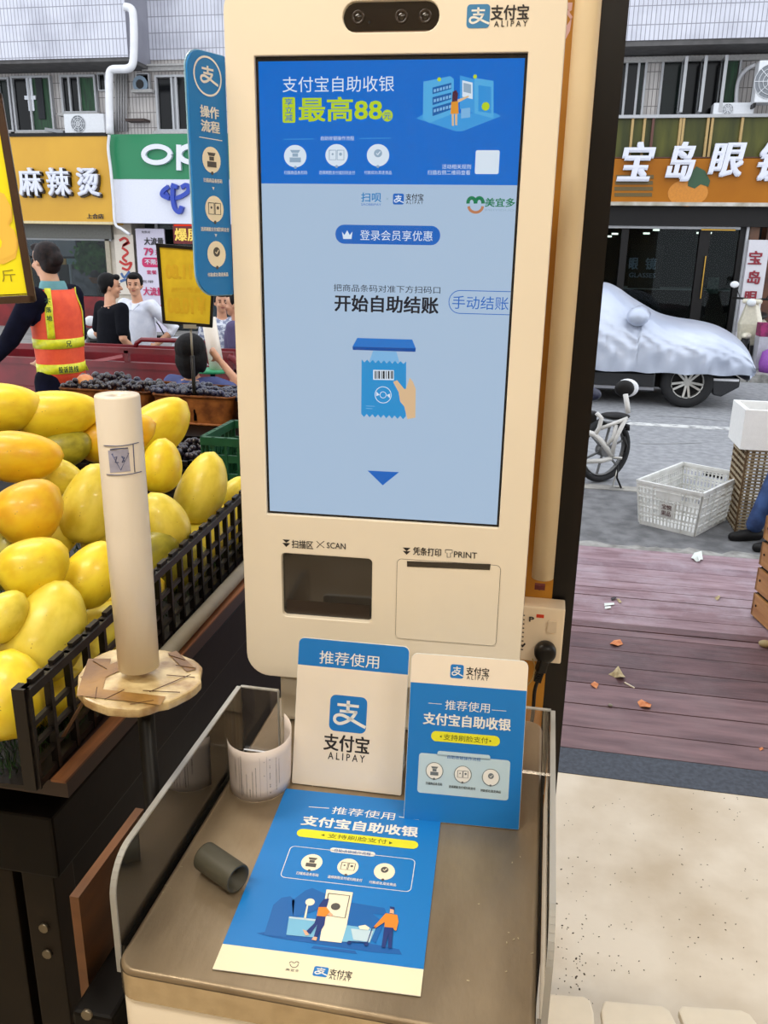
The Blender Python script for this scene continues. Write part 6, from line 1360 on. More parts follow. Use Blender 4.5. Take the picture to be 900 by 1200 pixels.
et('seat_rail', [(704, 502), (718, 497), (736, 490)], .016, m_wf); et('backrest_post', [(736, 484), (735, 475), (733, 462)], .02, m_wf); et('frame_loop', [(699, 484), (705, 490), (702, 502), (696, 512)], .018, m_wf)
c = B_(721, 487); MB().ell(c, (.12, .1, .025)).build('seat', m_dk, eb); c.z -= .035; MB().ell(c, (.13, .09, .028)).build('seat_base', m_sil, eb)
c = B_(733.5, 455); MB().ell(c + Vector((.012, .02, 0)), (.09, .04, .075)).build('backrest_shell', m_mir, eb); MB().ell(c + Vector((-.012, -.012, 0)), (.078, .035, .068)).build('backrest', m_dk, eb)
c = B_(693, 462); MB().ell(c, (.08, .06, .055)).build('front_seat', mat('navy_vinyl', (34, 36, 60), .4), eb); c.z -= .02
c = B_(690, 492); MB().box(c.x - .1, c.x + .06, -.06, .06, c.z - .09, c.z + .07).build('battery_case', m_dk, eb, .02)
et('mudguard', [(731, 512), (734, 522), (732, 530)], .012, m_dk); et('kick_stand', [(724, 545), (723, 560), (728, 572)], .008, m_dk); et('kick_stand', [(724, 548), (718, 570), (731, 572)], .006, m_al); et('foot_peg', [(716, 536), (729, 537)], .012, m_al)
MB().tube([B_(727, 497), B_(736, 500), B_(735, 504)], .022, 6).build('tail_light', m_dk, eb)

# ================================================================ RED CARGO TRICYCLE
m_red = mat('dark_red_truck_paint', (122, 22, 32), .42, c2=(96, 16, 24), scale=6); m_redl = mat('worn_pink_red_bar', (176, 96, 100), .5)
TY = 5.05; tr = thing('cargo_tricycle', 'dark red metal cargo tricycle bed behind the fruit stand', 'tricycle', (-2.7, TY, -.2)); bpy.context.view_layer.update(); TO = Vector((-2.7, TY, -.2))
T_ = lambda a, b, y=TY: aty(a, b, y) - TO
zb1 = T_(150, 428).z; zr = T_(150, 411).z
xl, xr = -1.25, T_(274, 430).x + 0
MB().box(xl, xr, 0, .03, zb1 - .42, zb1).build('side_panel', m_red, tr); MB().box(xl, xr, -.012, .04, zb1 - .02, zb1 + .02).build('panel_rim', m_red, tr); MB().box(xl, xr, -.01, .0, zb1 - .2, zb1 - .17).build('panel_ridge', m_red, tr)
MB().box(xl, xr, 1.05, 1.08, zb1 - .42, zb1).build('side_panel', m_red, tr); MB().box(xl, xr, 0, 1.08, zb1 - .44, zb1 - .42).build('bed_floor', m_red, tr); MB().box(xr - .03, xr, 0, 1.08, zb1 - .42, zb1).build('tail_panel', m_red, tr); MB().box(xl, xl + .03, 0, 1.08, zb1 - .42, zb1).build('front_panel', m_red, tr)
MB().bar((xl, .015, zr), (xr, .015, zr - .0), .03, .035).build('top_rail', m_red, tr)
for x in (xl + .02, T_(148, 420).x, T_(222, 420).x, xr - .02):
    for y in (.015,): MB().bar((x, y, zb1), (x, y, zr), .03, .03).build('rail_post', m_red, tr)
MB().bar(T_(99, 426), T_(144, 417), .02, .02).build('diagonal_brace', m_redl, tr)
MB().tube([T_(158, 409, 6.1), T_(160, 402, 6.1), T_(166, 398, 6.1), T_(205, 399, 6.1), T_(240, 402, 6.1)], .018, 8).build('hoop_rail', m_red, tr)
MB().tube([Vector(q) for q in smooth_curve([tuple(T_(268, 418)), tuple(T_(275, 422)), tuple(T_(281, 432)), tuple(T_(283, 450))], 4)], .022, 8).build('rear_hoop', m_red, tr)
for x, y in ((.45, -.02), (.45, 1.1), (-1.7, .54)):
    wheel((x, y, .29), .29, .12, tr, 8)
MB().bar((xl, .54, .5), (-1.7, .54, .75), .06, .06).build('front_beam', m_red, tr); MB().tube([(-1.7, .54, .3), (-1.75, .54, 1.0), (-1.75, .54, 1.05)], .025, 8).build('steering_fork', m_dk, tr); MB().tube([(-1.7, .25, 1.05), (-1.78, .54, 1.05), (-1.7, .83, 1.05)], .016, 8).build('handlebar', m_dk, tr)
# second bag roll with green plate by the child
P = aty(249, 434, 4.55)
rs = thing('bag_roll_stand', 'second white bag roll on a green plate beside the dark haired child', 'bag roll', (P.x, 4.55, P.z)); top = aty(240, 372, 4.55)
MB().lathe([(.075, -.012), (.09, -.01), (.09, .006), (.0, .008)], n=28).build('green_plate', mat('green_plate', (34, 150, 96), .4), rs)
MB().cyl((.03, 0, .004), (-.01, 0, top.z - P.z), .042, .040, 24).build('bag_roll', mat('white_bag_roll', (0, 0, 0)), rs); MB().cyl((0, 0, -P.z), (0, 0, 0), .015, n=10).build('pole', m_dk, rs)
P = aty(226, 378, 5.6); o = MB(); o.ell((0, 0, 0), (.13, .1, .17)); o.ell((.04, 0, -.1), (.15, .12, .14)); o = o.build('plastic_bag', mat('white_film', (224, 228, 232), .4, bump=.6, bscale=14)); o.location = P + Vector((0, 0, -.02)); tag(o, 'crumpled white plastic bag on the tricycle above the child head', 'bag')
o.location = Vector((P.x, 5.6, zb1 - .2 - .42 + .25))

# ================================================================ THINGS AT THE RIGHT, BY THE KERB
m_wp = mat('white_crate_plastic', (232, 232, 230), .45, c2=(208, 208, 204), scale=8)
Lc, Fc, Rc = atz(750, 614, -.2), atz(813, 629.5, -.2), atz(866, 605, -.2)
a = (Fc - Lc); w1_ = a.length; ang = math.atan2(a.y, a.x); dd = .66
bk = thing('plastic_basket', 'white openwork plastic basket standing on the asphalt by the kerb', 'basket', (Lc.x, Lc.y, -.197), ang); bpy.context.view_layer.update()
hB = .325; fl = .035
def bwall(o, ux, L, nm):
    o = Vector(o); ux = Vector(ux); nx = Vector((ux.y, -ux.x, 0)); P = lambda u, z, w=0: o + ux * (u + (u / L - .5) * 2 * fl * z / hB) + Vector((0, 0, z)) + nx * (w + fl * z / hB)
    def q(u0, u1, z0, z1, name, m=m_wp, t=.006, w0=0):
        vs = [P(u, z, w) for u in (u0, u1) for z in (z0, z1) for w in (w0, w0 + t)]
        return MB().add(vs, [(0, 1, 3, 2), (4, 6, 7, 5), (0, 4, 5, 1), (2, 3, 7, 6), (0, 2, 6, 4), (1, 5, 7, 3)]).build(name, m, bk)
    n = round(L / .024)
    zs_ = (0, .045, .055, .10, .112, .16, .172, .22, .232, .27, hB)
    for z0, z1 in ((0, .03), (.085, .10), (.155, .17), (.225, .24), (.285, hB - .02)): q(0, L, z0, z1, 'slat')
    q(-.005, L + .005, hB - .022, hB, 'rim', t=.018, w0=-.006)
    for i in range(n + 1): u = L * i / n; q(max(0, u - .005), min(L, u + .005), 0, hB - .02, 'rib', t=.005, w0=.0005)
    m = round(L / .095)
    for i in range(m + 1): u = L * i / m; q(max(0, u - .003), min(L, u + .003), .01, hB - .02, 'outer_rib', t=.014)
    for z in (.07, .14, .21, .275): q(0, L, z - .003, z + .003, 'outer_ridge', t=.013)
    return q
q = bwall((0, 0, 0), (1, 0, 0), w1_, 'front'); q(w1_ * .36, w1_ * .62, .10, .20, 'label_panel', t=.012); q(w1_ * .3, w1_ * .7, .225, .30, 'handle_panel', t=.01)
bwall((w1_, 0, 0), (0, 1, 0), dd, 'right'); q3 = bwall((w1_, dd, 0), (-1, 0, 0), w1_, 'back'); bwall((0, dd, 0), (0, -1, 0), dd, 'left')
MB().box(0, w1_, 0, dd, 0, .006).build('bottom', m_wp, bk)
SB = Surf(bk, (0, -.016 - fl * .4, 0), (1, 0, 0), (0, 0, 1), .002); m_mar = mat('maroon_stencil', (96, 60, 60), .7)
SB.text('宝悦', w1_ * .40, w1_ * .58, .155, .19, m_mar, bk, bold=.02); SB.text('果品', w1_ * .40, w1_ * .58, .11, .145, m_mar, bk, bold=.02)
MB().box(w1_ * .32, w1_ * .68, dd + fl + .006, dd + fl + .012, .25, .29).build('handle_slot', m_dk, bk)
# rack with foam box
m_cane = mat('brown_cane', (120, 94, 62), .7, c2=(84, 64, 42), scale=20); m_canel = mat('pale_cane_strip', (176, 160, 132), .7, c2=(140, 124, 98), scale=20)
rk = thing('cane_rack', 'tall woven cane rack carrying the white foam box at the right edge', 'rack', (1.38, 5.85, -.2)); hR = aty(876, 526, 5.85).z + .2; wR = .5
for i in range(14): x = wR * i / 13; MB().bar((x, 0, 0), (x, .0, hR), .012 if i > 1 else .022, .012).build('cane_upright', m_cane, rk)
for i in range(26): z = hR * (i + .6) / 26; MB().bar((0, -.009, z), (wR, -.009, z), .005, .013).build('cane_strip', m_canel, rk)
for i in range(8): y = .4 * i / 7; MB().bar((0, y, 0), (0, y, hR), .014, .014).build('cane_upright', m_cane, rk)
for i in range(14): z = hR * (i + .6) / 14; MB().bar((-.008, 0, z), (-.008, .4, z), .005, .016).build('cane_strip', m_canel, rk)
MB().box(0, wR, 0, .4, hR - .01, hR).build('rack_top', m_cane, rk)
fo = thing('foam_box', 'open white foam box sitting on the cane rack at the right edge', 'box', (1.32, 5.82, -.2 + hR)); hF = aty(876, 480, 5.83).z - (-.2 + hR); m_foam = mat('white_foam', (236, 236, 234), .8, var=.02, bump=.2, bscale=120)
for b_ in ((0, .55, 0, .03, 0, hF), (0, .55, .37, .4, 0, hF), (0, .03, .03, .37, 0, hF), (.52, .55, .03, .37, 0, hF), (.03, .52, .03, .37, 0, .03)): MB().box(*b_).build('foam_wall', m_foam, fo)
# slatted wooden planter
P1, P2 = atz(883, 722, 0), atz(900, 738, 0); dv = (P2 - P1).normalized(); hd = math.atan2(dv.y, dv.x)
wp = thing('slatted_wooden_crate', 'orange brown slatted wooden crate with dark screws at the right edge of the deck', 'crate', (P1.x, P1.y, 0.002), hd)
m_sl = mat('varnished_pine', (190, 138, 78), .4, c2=(160, 108, 56), scale=5, stretch=(.6, 6, 6), bump=.1, coat=.2)
for k in range(4):
    z = .005 + k * .128
    for (a, b) in (((0, 0), (.8, 0)), ((0, 0), (0, .6)), ((.8, 0), (.8, .6)), ((0, .6), (.8, .6))):
        sl_ = MB().box(min(a[0], b[0]) - .012, max(a[0], b[0]) + .012, min(a[1], b[1]) - .012, max(a[1], b[1]) + .012, z, z + .112).build('slat', m_sl, wp, .004)
    for x in (.03, .4): MB().cyl((x, -.0125, z + .06), (x, -.015, z + .06), .006, n=8).build('screw', m_dk, wp)
MB().box(0, .8, 0, .6, .0, .48).build('liner', m_dk, wp)
# white notched plastic thing at the bottom edge
zW = .30; ws = thing('white_plastic_stool', 'white plastic stool top with notched edge at the bottom right of the picture', 'stool', (.3, 1.08, 0)); bpy.context.view_layer.update()
m_ws = mat('ivory_plastic', (238, 228, 208), .45, var=.02, bump=.05, bscale=40)
WS = Surf(ws, (0, 0, zW), (1, 0, 0), (0, 1, 0), .001)
def lobe(pts): 
    q = [WS.uv(*p) for p in pts]; lo = WS.uv(700, 1200)[1] - .24; q = [(q[0][0], lo)] + q + [(q[-1][0], lo)]; return WS.solid('top_lobe', q, m_ws, ws, .016, -.016, .004)
lobe([(640, 1164), (684, 1167), (692, 1172), (696, 1186), (697, 1200)]); lobe([(706, 1200), (704, 1184), (708, 1172), (776, 1178), (785, 1184), (793, 1200)]); lobe([(801, 1200), (795, 1184), (799, 1178), (868, 1183), (879, 1188), (888, 1200)])
MB().box(-.175, .155, -.16, .10, zW - .02, zW - .006).build('under_plate', m_ws, ws)
for sx in (-.16, .14):
    for sy in (-.14, .08): MB().cyl((sx * 1.05, sy, 0), (sx * .95, sy, zW - .01), .018, .022, 12).build('leg', m_ws, ws)
# litter on the deck
def litter(name, pts, z, m, label, cat, curl=.006):
    P = [atz(a, b, z) for a, b in pts]; c = sum(P, Vector()) / len(P); mb = MB(); n = len(P)
    mb.add([Vector((p.x - c.x, p.y - c.y, curl * (i % 3) + .001)) for i, p in enumerate(P)] + [Vector((0, 0, curl * 1.6 + .002))] + [Vector((p.x - c.x, p.y - c.y, curl * (i % 3) - .0005 + .0005)) for i, p in enumerate(P)], [(i, (i + 1) % n, n) for i in range(n)])
    o = mb.build(name, m); o.location = (c.x, c.y, z + .0005); tag(o, label, cat); s_ = o.modifiers.new('s', 'SOLIDIFY'); s_.thickness = .0012; return o
m_lo = mat('orange_leaf', (220, 146, 96), .7, c2=(196, 112, 64), scale=40); m_lb = mat('pale_dry_leaf', (196, 180, 140), .7, c2=(150, 130, 92), scale=40); m_wt = mat('white_tissue', (226, 232, 228), .8)
z4 = lambda *p: [(640 + x * 260 / 900, 620 + y * 300 / 1038) for x, y in p]
litter('fallen_leaf', z4((258, 466), (275, 457), (300, 458), (312, 468), (290, 479), (270, 477)), 0, m_lo, 'orange leaf lying alone in the middle of the deck left half', 'leaf')
litter('fallen_leaf', z4((180, 630), (195, 624), (212, 640), (205, 648), (186, 642)), 0, m_lo, 'small orange leaf near the dark post beside the dry leaf', 'leaf')
litter('fallen_leaf', z4((370, 702), (385, 697), (405, 714), (427, 712), (422, 730), (400, 732), (380, 722)), 0, m_lo, 'ragged orange leaf nearest the shop threshold', 'leaf')
litter('dry_leaf', z4((252, 590), (270, 590), (290, 577), (312, 590), (320, 612), (300, 622), (280, 604)), 0, m_lb, 'curled pale dry leaf with a long stalk on the deck', 'leaf', .012)
p = atz(*z4((318, 622))[0], .004); q = atz(*z4((358, 644))[0], .002); o = MB().bar(p - p, q - p, .005, .004).build('leaf_stalk', mat('pale_stalk', (226, 214, 190), .6)); o.location = p; tag(o, 'pale stalk lying beside the curled dry leaf', 'stalk')
litter('tissue_scrap', z4((588, 118), (600, 106), (628, 108), (636, 124), (625, 134), (618, 150), (610, 134), (596, 130)), 0, m_wt, 'crumpled white tissue on the far part of the deck', 'tissue', .014)
litter('paper_scrap', z4((236, 301), (276, 301), (276, 310), (236, 312)), 0, m_wt, 'upper white paper scrap near the dark post', 'paper scrap', .002)
litter('paper_scrap', z4((238, 315), (262, 315), (262, 324), (238, 325)), 0, m_wt, 'lower white paper scrap near the dark post', 'paper scrap', .002)
litter('grey_scrap', z4((262, 280), (282, 278), (284, 286), (266, 290)), 0, mat('dark_scrap', (56, 52, 56), .7), 'dark scrap above the two white paper scraps', 'scrap', .004)
litter('pale_scrap', z4((285, 284), (296, 286), (306, 304), (296, 300)), 0, m_lb, 'thin pale scrap right of the white paper scraps', 'scrap', .004)
litter('beige_scrap', z4((682, 280), (700, 275), (705, 286), (694, 291)), 0, m_lb, 'small beige scrap on the far right deck boards', 'scrap', .008)
P = atz(896, 758, 0); o = MB().ell((0, 0, 0), (.028, .02, .016)).build('pebble', mat('tan_pebble', (176, 156, 112), .6)); o.location = P + Vector((0, 0, .015)); tag(o, 'tan pebble at the right edge of the deck', 'pebble')
P = atz(715, 828, 0); o = MB().ell((0, 0, 0), (.009, .008, .006)).build('pebble', mat('grey_pebble', (140, 134, 120), .7)); o.location = P + Vector((0, 0, .0055)); tag(o, 'tiny grey pebble between the orange leaves on the deck', 'pebble')
litter('fallen_leaf', z4((862, 890), (876, 887), (882, 896), (868, 900)), 0, m_lo, 'tiny pinkish leaf at the right edge near the threshold', 'leaf', .002)
# dirt specks on the tile floor
rnd = random.Random(31); mb = MB()
for i in range(190):
    if i < 60: px, py = rnd.gauss(672, 16), rnd.gauss(1120, 40)
    else: px, py = rnd.uniform(655, 895), rnd.uniform(925, 1150)
    if px < 650: continue
    p = atz(px, py, 0); s_ = rnd.uniform(.0008, .0024) * (1.6 if i < 30 else 1); a = rnd.uniform(0, 3)
    mb.bar((p.x, p.y, .0006), (p.x + s_ * 1.6 * math.cos(a), p.y + s_ * 1.6 * math.sin(a), .0006), s_, .0008)
tag(mb.build('floor_dirt', mat('dark_grit', (70, 58, 46), .9)), 'dark grit specks scattered on the beige tile floor', 'dirt', kind='stuff')

area('optician_ceiling_light', (1.9, 17.6, 2.9), 3, .8, 7, (1, .95, .88))
area('left_shop_fill_light', (-9.8, 16.9, 2.9), 3, .6, 45, (.9, .95, 1))  # added light that brightens the inside of the left shop
# ================================================================ PEOPLE
m_skin = mat('skin_tone', (206, 156, 124), .5, c2=(186, 132, 102), scale=6, sub=.1); m_hair = mat('black_hair', (16, 13, 13), .6, c2=(8, 7, 7), scale=60, bump=.5, bscale=160, spec=.15)
m_eye = mat('eye_dark', (24, 18, 16), .2); m_lip = mat('lip_tone', (156, 84, 74), .5)
def remesh(name, mb, m, parent, vox=.010, it=2, sm=.5):
    me = mb.mesh('t'); o = bpy.data.objects.new('t', me); COL.objects.link(o)
    r = o.modifiers.new('r', 'REMESH'); r.mode = 'VOXEL'; r.voxel_size = vox; r.use_smooth_shade = True
    s = o.modifiers.new('s', 'SMOOTH'); s.iterations = it; s.factor = sm
    bpy.context.view_layer.update(); m2 = bpy.data.meshes.new_from_object(o.evaluated_get(bpy.context.evaluated_depsgraph_get())); bpy.data.objects.remove(o); bpy.data.meshes.remove(me)
    m2.materials.clear(); m2.polygons.foreach_set('use_smooth', [True] * len(m2.polygons)); return link(name, m2, m, parent)
def cap(mb, P, r, n=14):
    P = [Vector(p) for p in P]; mb.tube(P, r, n); mb.ell(P[0], r[0], nu=12, nv=8); mb.ell(P[-1], r[-1], nu=12, nv=8)
def torso(mb, rings, n=24):      # rings: (centre, rx, ry)
    rows = [[Vector((c[0] + rx * math.cos(t), c[1] + ry * math.sin(t), c[2])) for t in [2 * math.pi * i / n for i in range(n)]] for c, rx, ry in rings]
    k = len(mb.v); mb.grid(rows, closed=True); a = k; b = k + (len(rows) - 1) * n
    mb.f += [tuple(reversed(range(a, a + n))), tuple(range(b, b + n))]; mb.sm += [True, True]
def hand(mb, w, d, side, s=1, curl=.5):      # palm, four fingers of different length, thumb from the side of the palm
    w = Vector(w); d = Vector(d).normalized(); sd = d.cross(Vector((0, 1, 0)))
    if sd.length < .2: sd = d.cross(Vector((0, 0, 1)))
    sd.normalize(); nn = sd.cross(d).normalized()
    cap(mb, [w, w + d * .045 * s, w + d * .085 * s], [.024 * s, .031 * s, .028 * s], 10)
    for i, (off, L) in enumerate(((-.027, .062), (-.009, .074), (.009, .068), (.026, .052))):
        b = w + d * .085 * s + sd * off * s; m_ = b + (d * .6 + nn * curl * .3 * side) * L * .55 * s; e = m_ + (d * .7 + nn * curl * side) * L * .5 * s
        cap(mb, [b, m_, e], [.0095 * s, .0085 * s, .0075 * s], 8)
    b = w + d * .03 * s + sd * -.03 * s; cap(mb, [b, b + (d * .6 - sd * .8) * .035 * s, b + (d * 1.4 - sd * .9) * .045 * s], [.012 * s, .010 * s, .009 * s], 8)
def person(label, loc, rz, H, J, shirt, pants, hairf, sleeve=.5, shoe=None, fat=1.0, head_rz=0, headk=1, vox=.011, shorts=False, tilt=0, group=None, hairm=None):
    k = H / 1.7; t = thing('person', label, 'person', loc, rz, group)
    D = dict(hip=(0, 0, .92), waist=(0, 0, 1.04), chest=(0, .0, 1.27), neck=(0, .01, 1.43), head=(0, -.012, 1.585), sl=(.175, .0, 1.385), sr=(-.175, .0, 1.385), el=(.235, .02, 1.10), er=(-.235, .02, 1.10), wl=(.245, -.06, .86), wr=(-.245, -.06, .86), hl=(.085, 0, .90), hr=(-.085, 0, .90), kl=(.095, -.01, .49), kr=(-.095, -.01, .49), al=(.10, .02, .08), ar=(-.10, .02, .08))
    D.update(J or {}); D = {a: Vector(b) * k for a, b in D.items()}
    hd, nk = D['head'], D['neck']; hk = k * headk
    HM = Matrix.Rotation(R_(head_rz), 3, 'Z') @ Matrix.Rotation(R_(tilt), 3, 'X')
    hp = lambda x, y, z: hd + HM @ (Vector((x, y, z)) * hk)
    mb = MB()
    mb.ell(hp(0, .012, .03), Vector((.074, .092, .088)) * hk, HM); mb.ell(hp(0, -.008, -.035), Vector((.058, .072, .075)) * hk, HM); mb.ell(hp(0, -.045, -.085), Vector((.028, .028, .022)) * hk, HM)
    cap(mb, [hp(0, -.078, .018), hp(0, -.098, -.022)], [.009 * hk, .014 * hk], 8)
    for s_ in (-1, 1): mb.ell(hp(s_ * .074, .012, -.008), Vector((.010, .018, .030)) * hk, HM); mb.ell(hp(s_ * .036, -.058, -.03), Vector((.022, .02, .02)) * hk, HM)
    cap(mb, [nk + Vector((0, .005, -.05)) * k, hp(0, .012, -.06)], [.056 * k, .050 * k], 12)
    c = D['chest']; w_ = D['waist']; hip = D['hip']
    rings = [(hip + Vector((0, 0, -.06)) * k, .13 * k, .095 * k), (hip, .155 * k * fat, .11 * k * fat), (w_, .135 * k * fat, .098 * k * fat * fat), (w_.lerp(c, .5), .145 * k * fat, .105 * k * fat), (c, .158 * k, .108 * k), (c + Vector((0, 0, .08)) * k, .165 * k, .095 * k), (nk + Vector((0, 0, -.03)) * k, .10 * k, .07 * k)]
    torso(mb, rings)
    for a in 'lr':
        S_, E2, W2 = D['s' + a], D['e' + a], D['w' + a]
        cap(mb, [S_ + Vector((0, 0, 0)), S_.lerp(E2, .5), E2, E2.lerp(W2, .35), W2], [.052 * k, .046 * k, .037 * k, .038 * k, .026 * k])
        cap(mb, [c + Vector((0, 0, .07)) * k, S_], [.07 * k, .055 * k]); hand(mb, W2, W2 - E2, 1 if a == 'l' else -1, k)
        Hh, Kk, Aa = D['h' + a], D['k' + a], D['a' + a]
        cap(mb, [Hh, Hh.lerp(Kk, .5), Kk, Kk.lerp(Aa, .35), Aa], [.085 * k, .072 * k, .052 * k, .052 * k, .036 * k])
        cap(mb, [Aa + Vector((0, .02, -.045)) * k, Aa + Vector((0, -.13, -.05)) * k], [.032 * k, .03 * k])
    body = remesh('body', mb, m_skin, t, min(vox, .009))
    # face
    for s_ in (-1, 1):
        MB().ell(hp(s_ * .030, -.0775, .006), Vector((.011, .007, .0055)) * hk, HM).build('eye', m_eye, t); MB().ell(hp(s_ * .031, -.081, .026), Vector((.017, .006, .004)) * hk, HM).build('eyebrow', m_hair, t)
    MB().ell(hp(0, -.0785, -.052), Vector((.021, .008, .006)) * hk, HM).build('mouth', m_lip, t)
    hm_ = MB(); hairf(hm_, hp, hk, HM); remesh('hair', hm_, hairm or m_hair, t, .008, 1, .4)
    if shirt is not None:
        mb = MB(); g = 1.0; e = .014 * k
        rr_ = [(hip + Vector((0, 0, -.03)) * k, .155 * k * fat + e, .112 * k * fat + e)] + [(a, b + e, c_ + e) for a, b, c_ in rings[1:6]] + [(nk + Vector((0, 0, -.025)) * k, .075 * k, .068 * k)]
        torso(mb, rr_)
        for a in 'lr':
            S_, E2, W2 = D['s' + a], D['e' + a], D['w' + a]; cap(mb, [c + Vector((0, 0, .06)) * k, S_], [.08 * k, .068 * k])
            if sleeve <= 1: cap(mb, [S_, S_.lerp(E2, sleeve * .5), S_.lerp(E2, sleeve)], [.068 * k, .064 * k, .06 * k])
            else: cap(mb, [S_, E2, E2.lerp(W2, sleeve - 1)], [.066 * k, .054 * k, .044 * k])
        so_ = remesh('shirt', mb, shirt, t, vox, 2)
    mb = MB(); e = .016 * k; torso(mb, [(hip + Vector((0, 0, -.10)) * k, .13 * k, .10 * k), (hip + Vector((0, 0, -.02)) * k, .16 * k * fat + e * .6, .115 * k * fat + e * .6), (w_ + Vector((0, 0, -.04)) * k, .14 * k * fat + e * .4, .10 * k * fat + e * .4)])
    for a in 'lr':
        Hh, Kk, Aa = D['h' + a], D['k' + a], D['a' + a]
        if shorts: cap(mb, [Hh, Hh.lerp(Kk, .9)], [.10 * k, .085 * k])
        else: cap(mb, [Hh, Kk, Aa + Vector((0, 0, .03)) * k], [.098 * k, .072 * k, .058 * k])
    remesh('trousers', mb, pants, t, vox, 2)
    for a in 'lr':
        Aa = D['a' + a]; mb = MB(); cap(mb, [Aa + Vector((0, .03, -.04)) * k, Aa + Vector((0, -.06, -.045)) * k, Aa + Vector((0, -.15, -.05)) * k], [.042 * k, .042 * k, .032 * k]); remesh('shoe', mb, shoe or m_dk, t, .010, 1)
    return t, D, hp, k
def short_hair(mb, hp, k, M):
    mb.ell(hp(0, .030, .048), Vector((.084, .092, .082)) * k, M); mb.ell(hp(0, .06, -.0), Vector((.072, .05, .07)) * k, M); mb.ell(hp(0, -.055, .085), Vector((.055, .035, .03)) * k, M)
    for s_ in (-1, 1): mb.ell(hp(s_ * .068, .02, .03), Vector((.016, .05, .05)) * k, M)
def bob_hair(mb, hp, k, M):
    mb.ell(hp(0, .028, .045), Vector((.094, .104, .092)) * k, M); mb.ell(hp(0, .05, -.03), Vector((.090, .075, .095)) * k, M); mb.ell(hp(0, .06, -.09), Vector((.062, .05, .05)) * k, M)
    for s_ in (-1, 1): mb.ell(hp(s_ * .072, .02, -.02), Vector((.026, .055, .085)) * k, M)
def bun_hair(mb, hp, k, M):
    short_hair(mb, hp, k, M); mb.ell(hp(0, .105, .015), Vector((.052, .042, .05)) * k, M); mb.ell(hp(0, .05, -.02), Vector((.075, .06, .07)) * k, M); 
    for a in range(0, 360, 45): mb.ell(hp(.03 * math.cos(R_(a)), .12, .015 + .03 * math.sin(R_(a))), Vector((.014, .014, .014)) * k, M)
m_blks = mat('black_cotton', (17, 18, 24), .9, var=.15, spec=.1); m_jean = mat('blue_denim', (58, 86, 138), .8, c2=(34, 54, 96), scale=12, bump=.2)
m_nvy = mat('navy_cotton', (16, 17, 36), .9, c2=(10, 10, 24), scale=10, spec=.1); m_wsh = mat('white_shirt_cotton', (226, 228, 236), .75, c2=(196, 200, 214), scale=8, bump=.9, bscale=14)
m_trz = mat('dark_slate_trousers', (34, 36, 46), .8)
# vendor in the orange vest
V0 = aty(54, 306, 4.42)
vt, D, hp, k = person('person in an orange safety vest with yellow bands, seen from behind at the left', (V0.x + .0, 4.45, 0), R_(-97), V0.z / 1.585 * 1.7, dict(el=(.27, -.10, 1.16), wl=(.23, -.30, 1.02), er=(-.25, -.04, 1.14), wr=(-.22, -.26, 1.0), head=(0, -.03, 1.585)), m_nvy, m_nvy, bun_hair, sleeve=1.85, head_rz=-8, vox=.010, headk=.86, fat=.9, hairm=mat('dark_brown_hair', (38, 26, 24), .6, c2=(18, 12, 12), scale=40, bump=.4, spec=.2))
m_or = mat('orange_vest_mesh', (238, 88, 44), .65, c2=(220, 70, 34), scale=14, bump=.3, bscale=80); m_yb = mat('lime_reflective_band', (226, 224, 40), .35, c2=(204, 204, 30), scale=50)
def vest_sheet(name, z0, z1, a0, a1, m, off=.0, n=30, nz=8, flare=0):
    rows = []
    for j in range(nz + 1):
        z = z0 + (z1 - z0) * j / nz; t = max(0, min(1, (z - 1.0) / .40)); rx = .152 + .014 * math.sin(min(1, t) * 2.2) - .055 * max(0, t - .75) * 4 * .5; ry = .124 + .010 * t - .05 * max(0, t - .8) * 3
        rows.append([Vector((0 + (rx + off + flare * (1 - j / nz)) * math.cos(R_(a)), .012 + (ry + off + flare * (1 - j / nz)) * math.sin(R_(a)), z)) * k for a in [a0 + (a1 - a0) * i / n for i in range(n + 1)]])
    mb = MB(); mb.grid(rows); o = mb.build(name, m, vt); s = o.modifiers.new('s', 'SOLIDIFY'); s.thickness = .004; return o
# local +Y is the back; +X is the person's left (towards the camera's left)
v_ = vest_sheet('vest', .90, 1.43, -60, 175, m_or, .0)
for z in (1.10, .955): o = vest_sheet('reflective_band', z, z + .055, -62, 176, m_yb, .004, nz=2)
for a in (120, 22): o = vest_sheet('shoulder_band', 1.16, 1.44, a, a + 17, m_yb, .005, n=4, nz=8)
mb = MB(); q0 = Vector((-.17, .05, .965)) * k
band = vest_sheet('trailing_strap', .93, .985, 175, 262, m_yb, .05, nz=2, flare=.03); band2 = vest_sheet('strap_edge', .985, 1.0, 175, 262, m_or, .05, nz=1)
MB().lathe([(.078, 0), (.07, .035), (.062, .05)], n=20).build('collar', mat('teal_collar', (96, 150, 156), .7), vt).location = Vector((0, .01, 1.425)) * k
# printed characters on the bands, flat pieces placed against the back
def vtext(s, ang, z, w_, h_, vert=False):
    a = R_(ang); r = Vector(((.152 + .027) * math.cos(a), .012 + (.124 + .029) * math.sin(a), 0)); tn = Vector((-math.sin(a), math.cos(a), 0)); 
    S = Surf(vt, Vector((r.x, r.y, z)) * k, -(-tn) if False else tn * 1, (0, 0, 1), .001)
    if S.n.dot(Vector((r.x, r.y, 0))) < 0: S = Surf(vt, Vector((r.x, r.y, z)) * k, -tn, (0, 0, 1), .001)
    for i, ch in enumerate(s):
        if vert: S.text(ch, -w_ / 2, w_ / 2, -i * h_ * 1.5 - h_, -i * h_ * 1.5, mat('green_black_ink', (34, 70, 44), .7), vt, bold=.03)
        else: S.text(ch, -w_ * len(s) / 2 + i * w_ * 1.1, -w_ * len(s) / 2 + i * w_ * 1.1 + w_, 0, h_, mat('green_black_ink', (34, 70, 44), .7), vt, bold=.03)
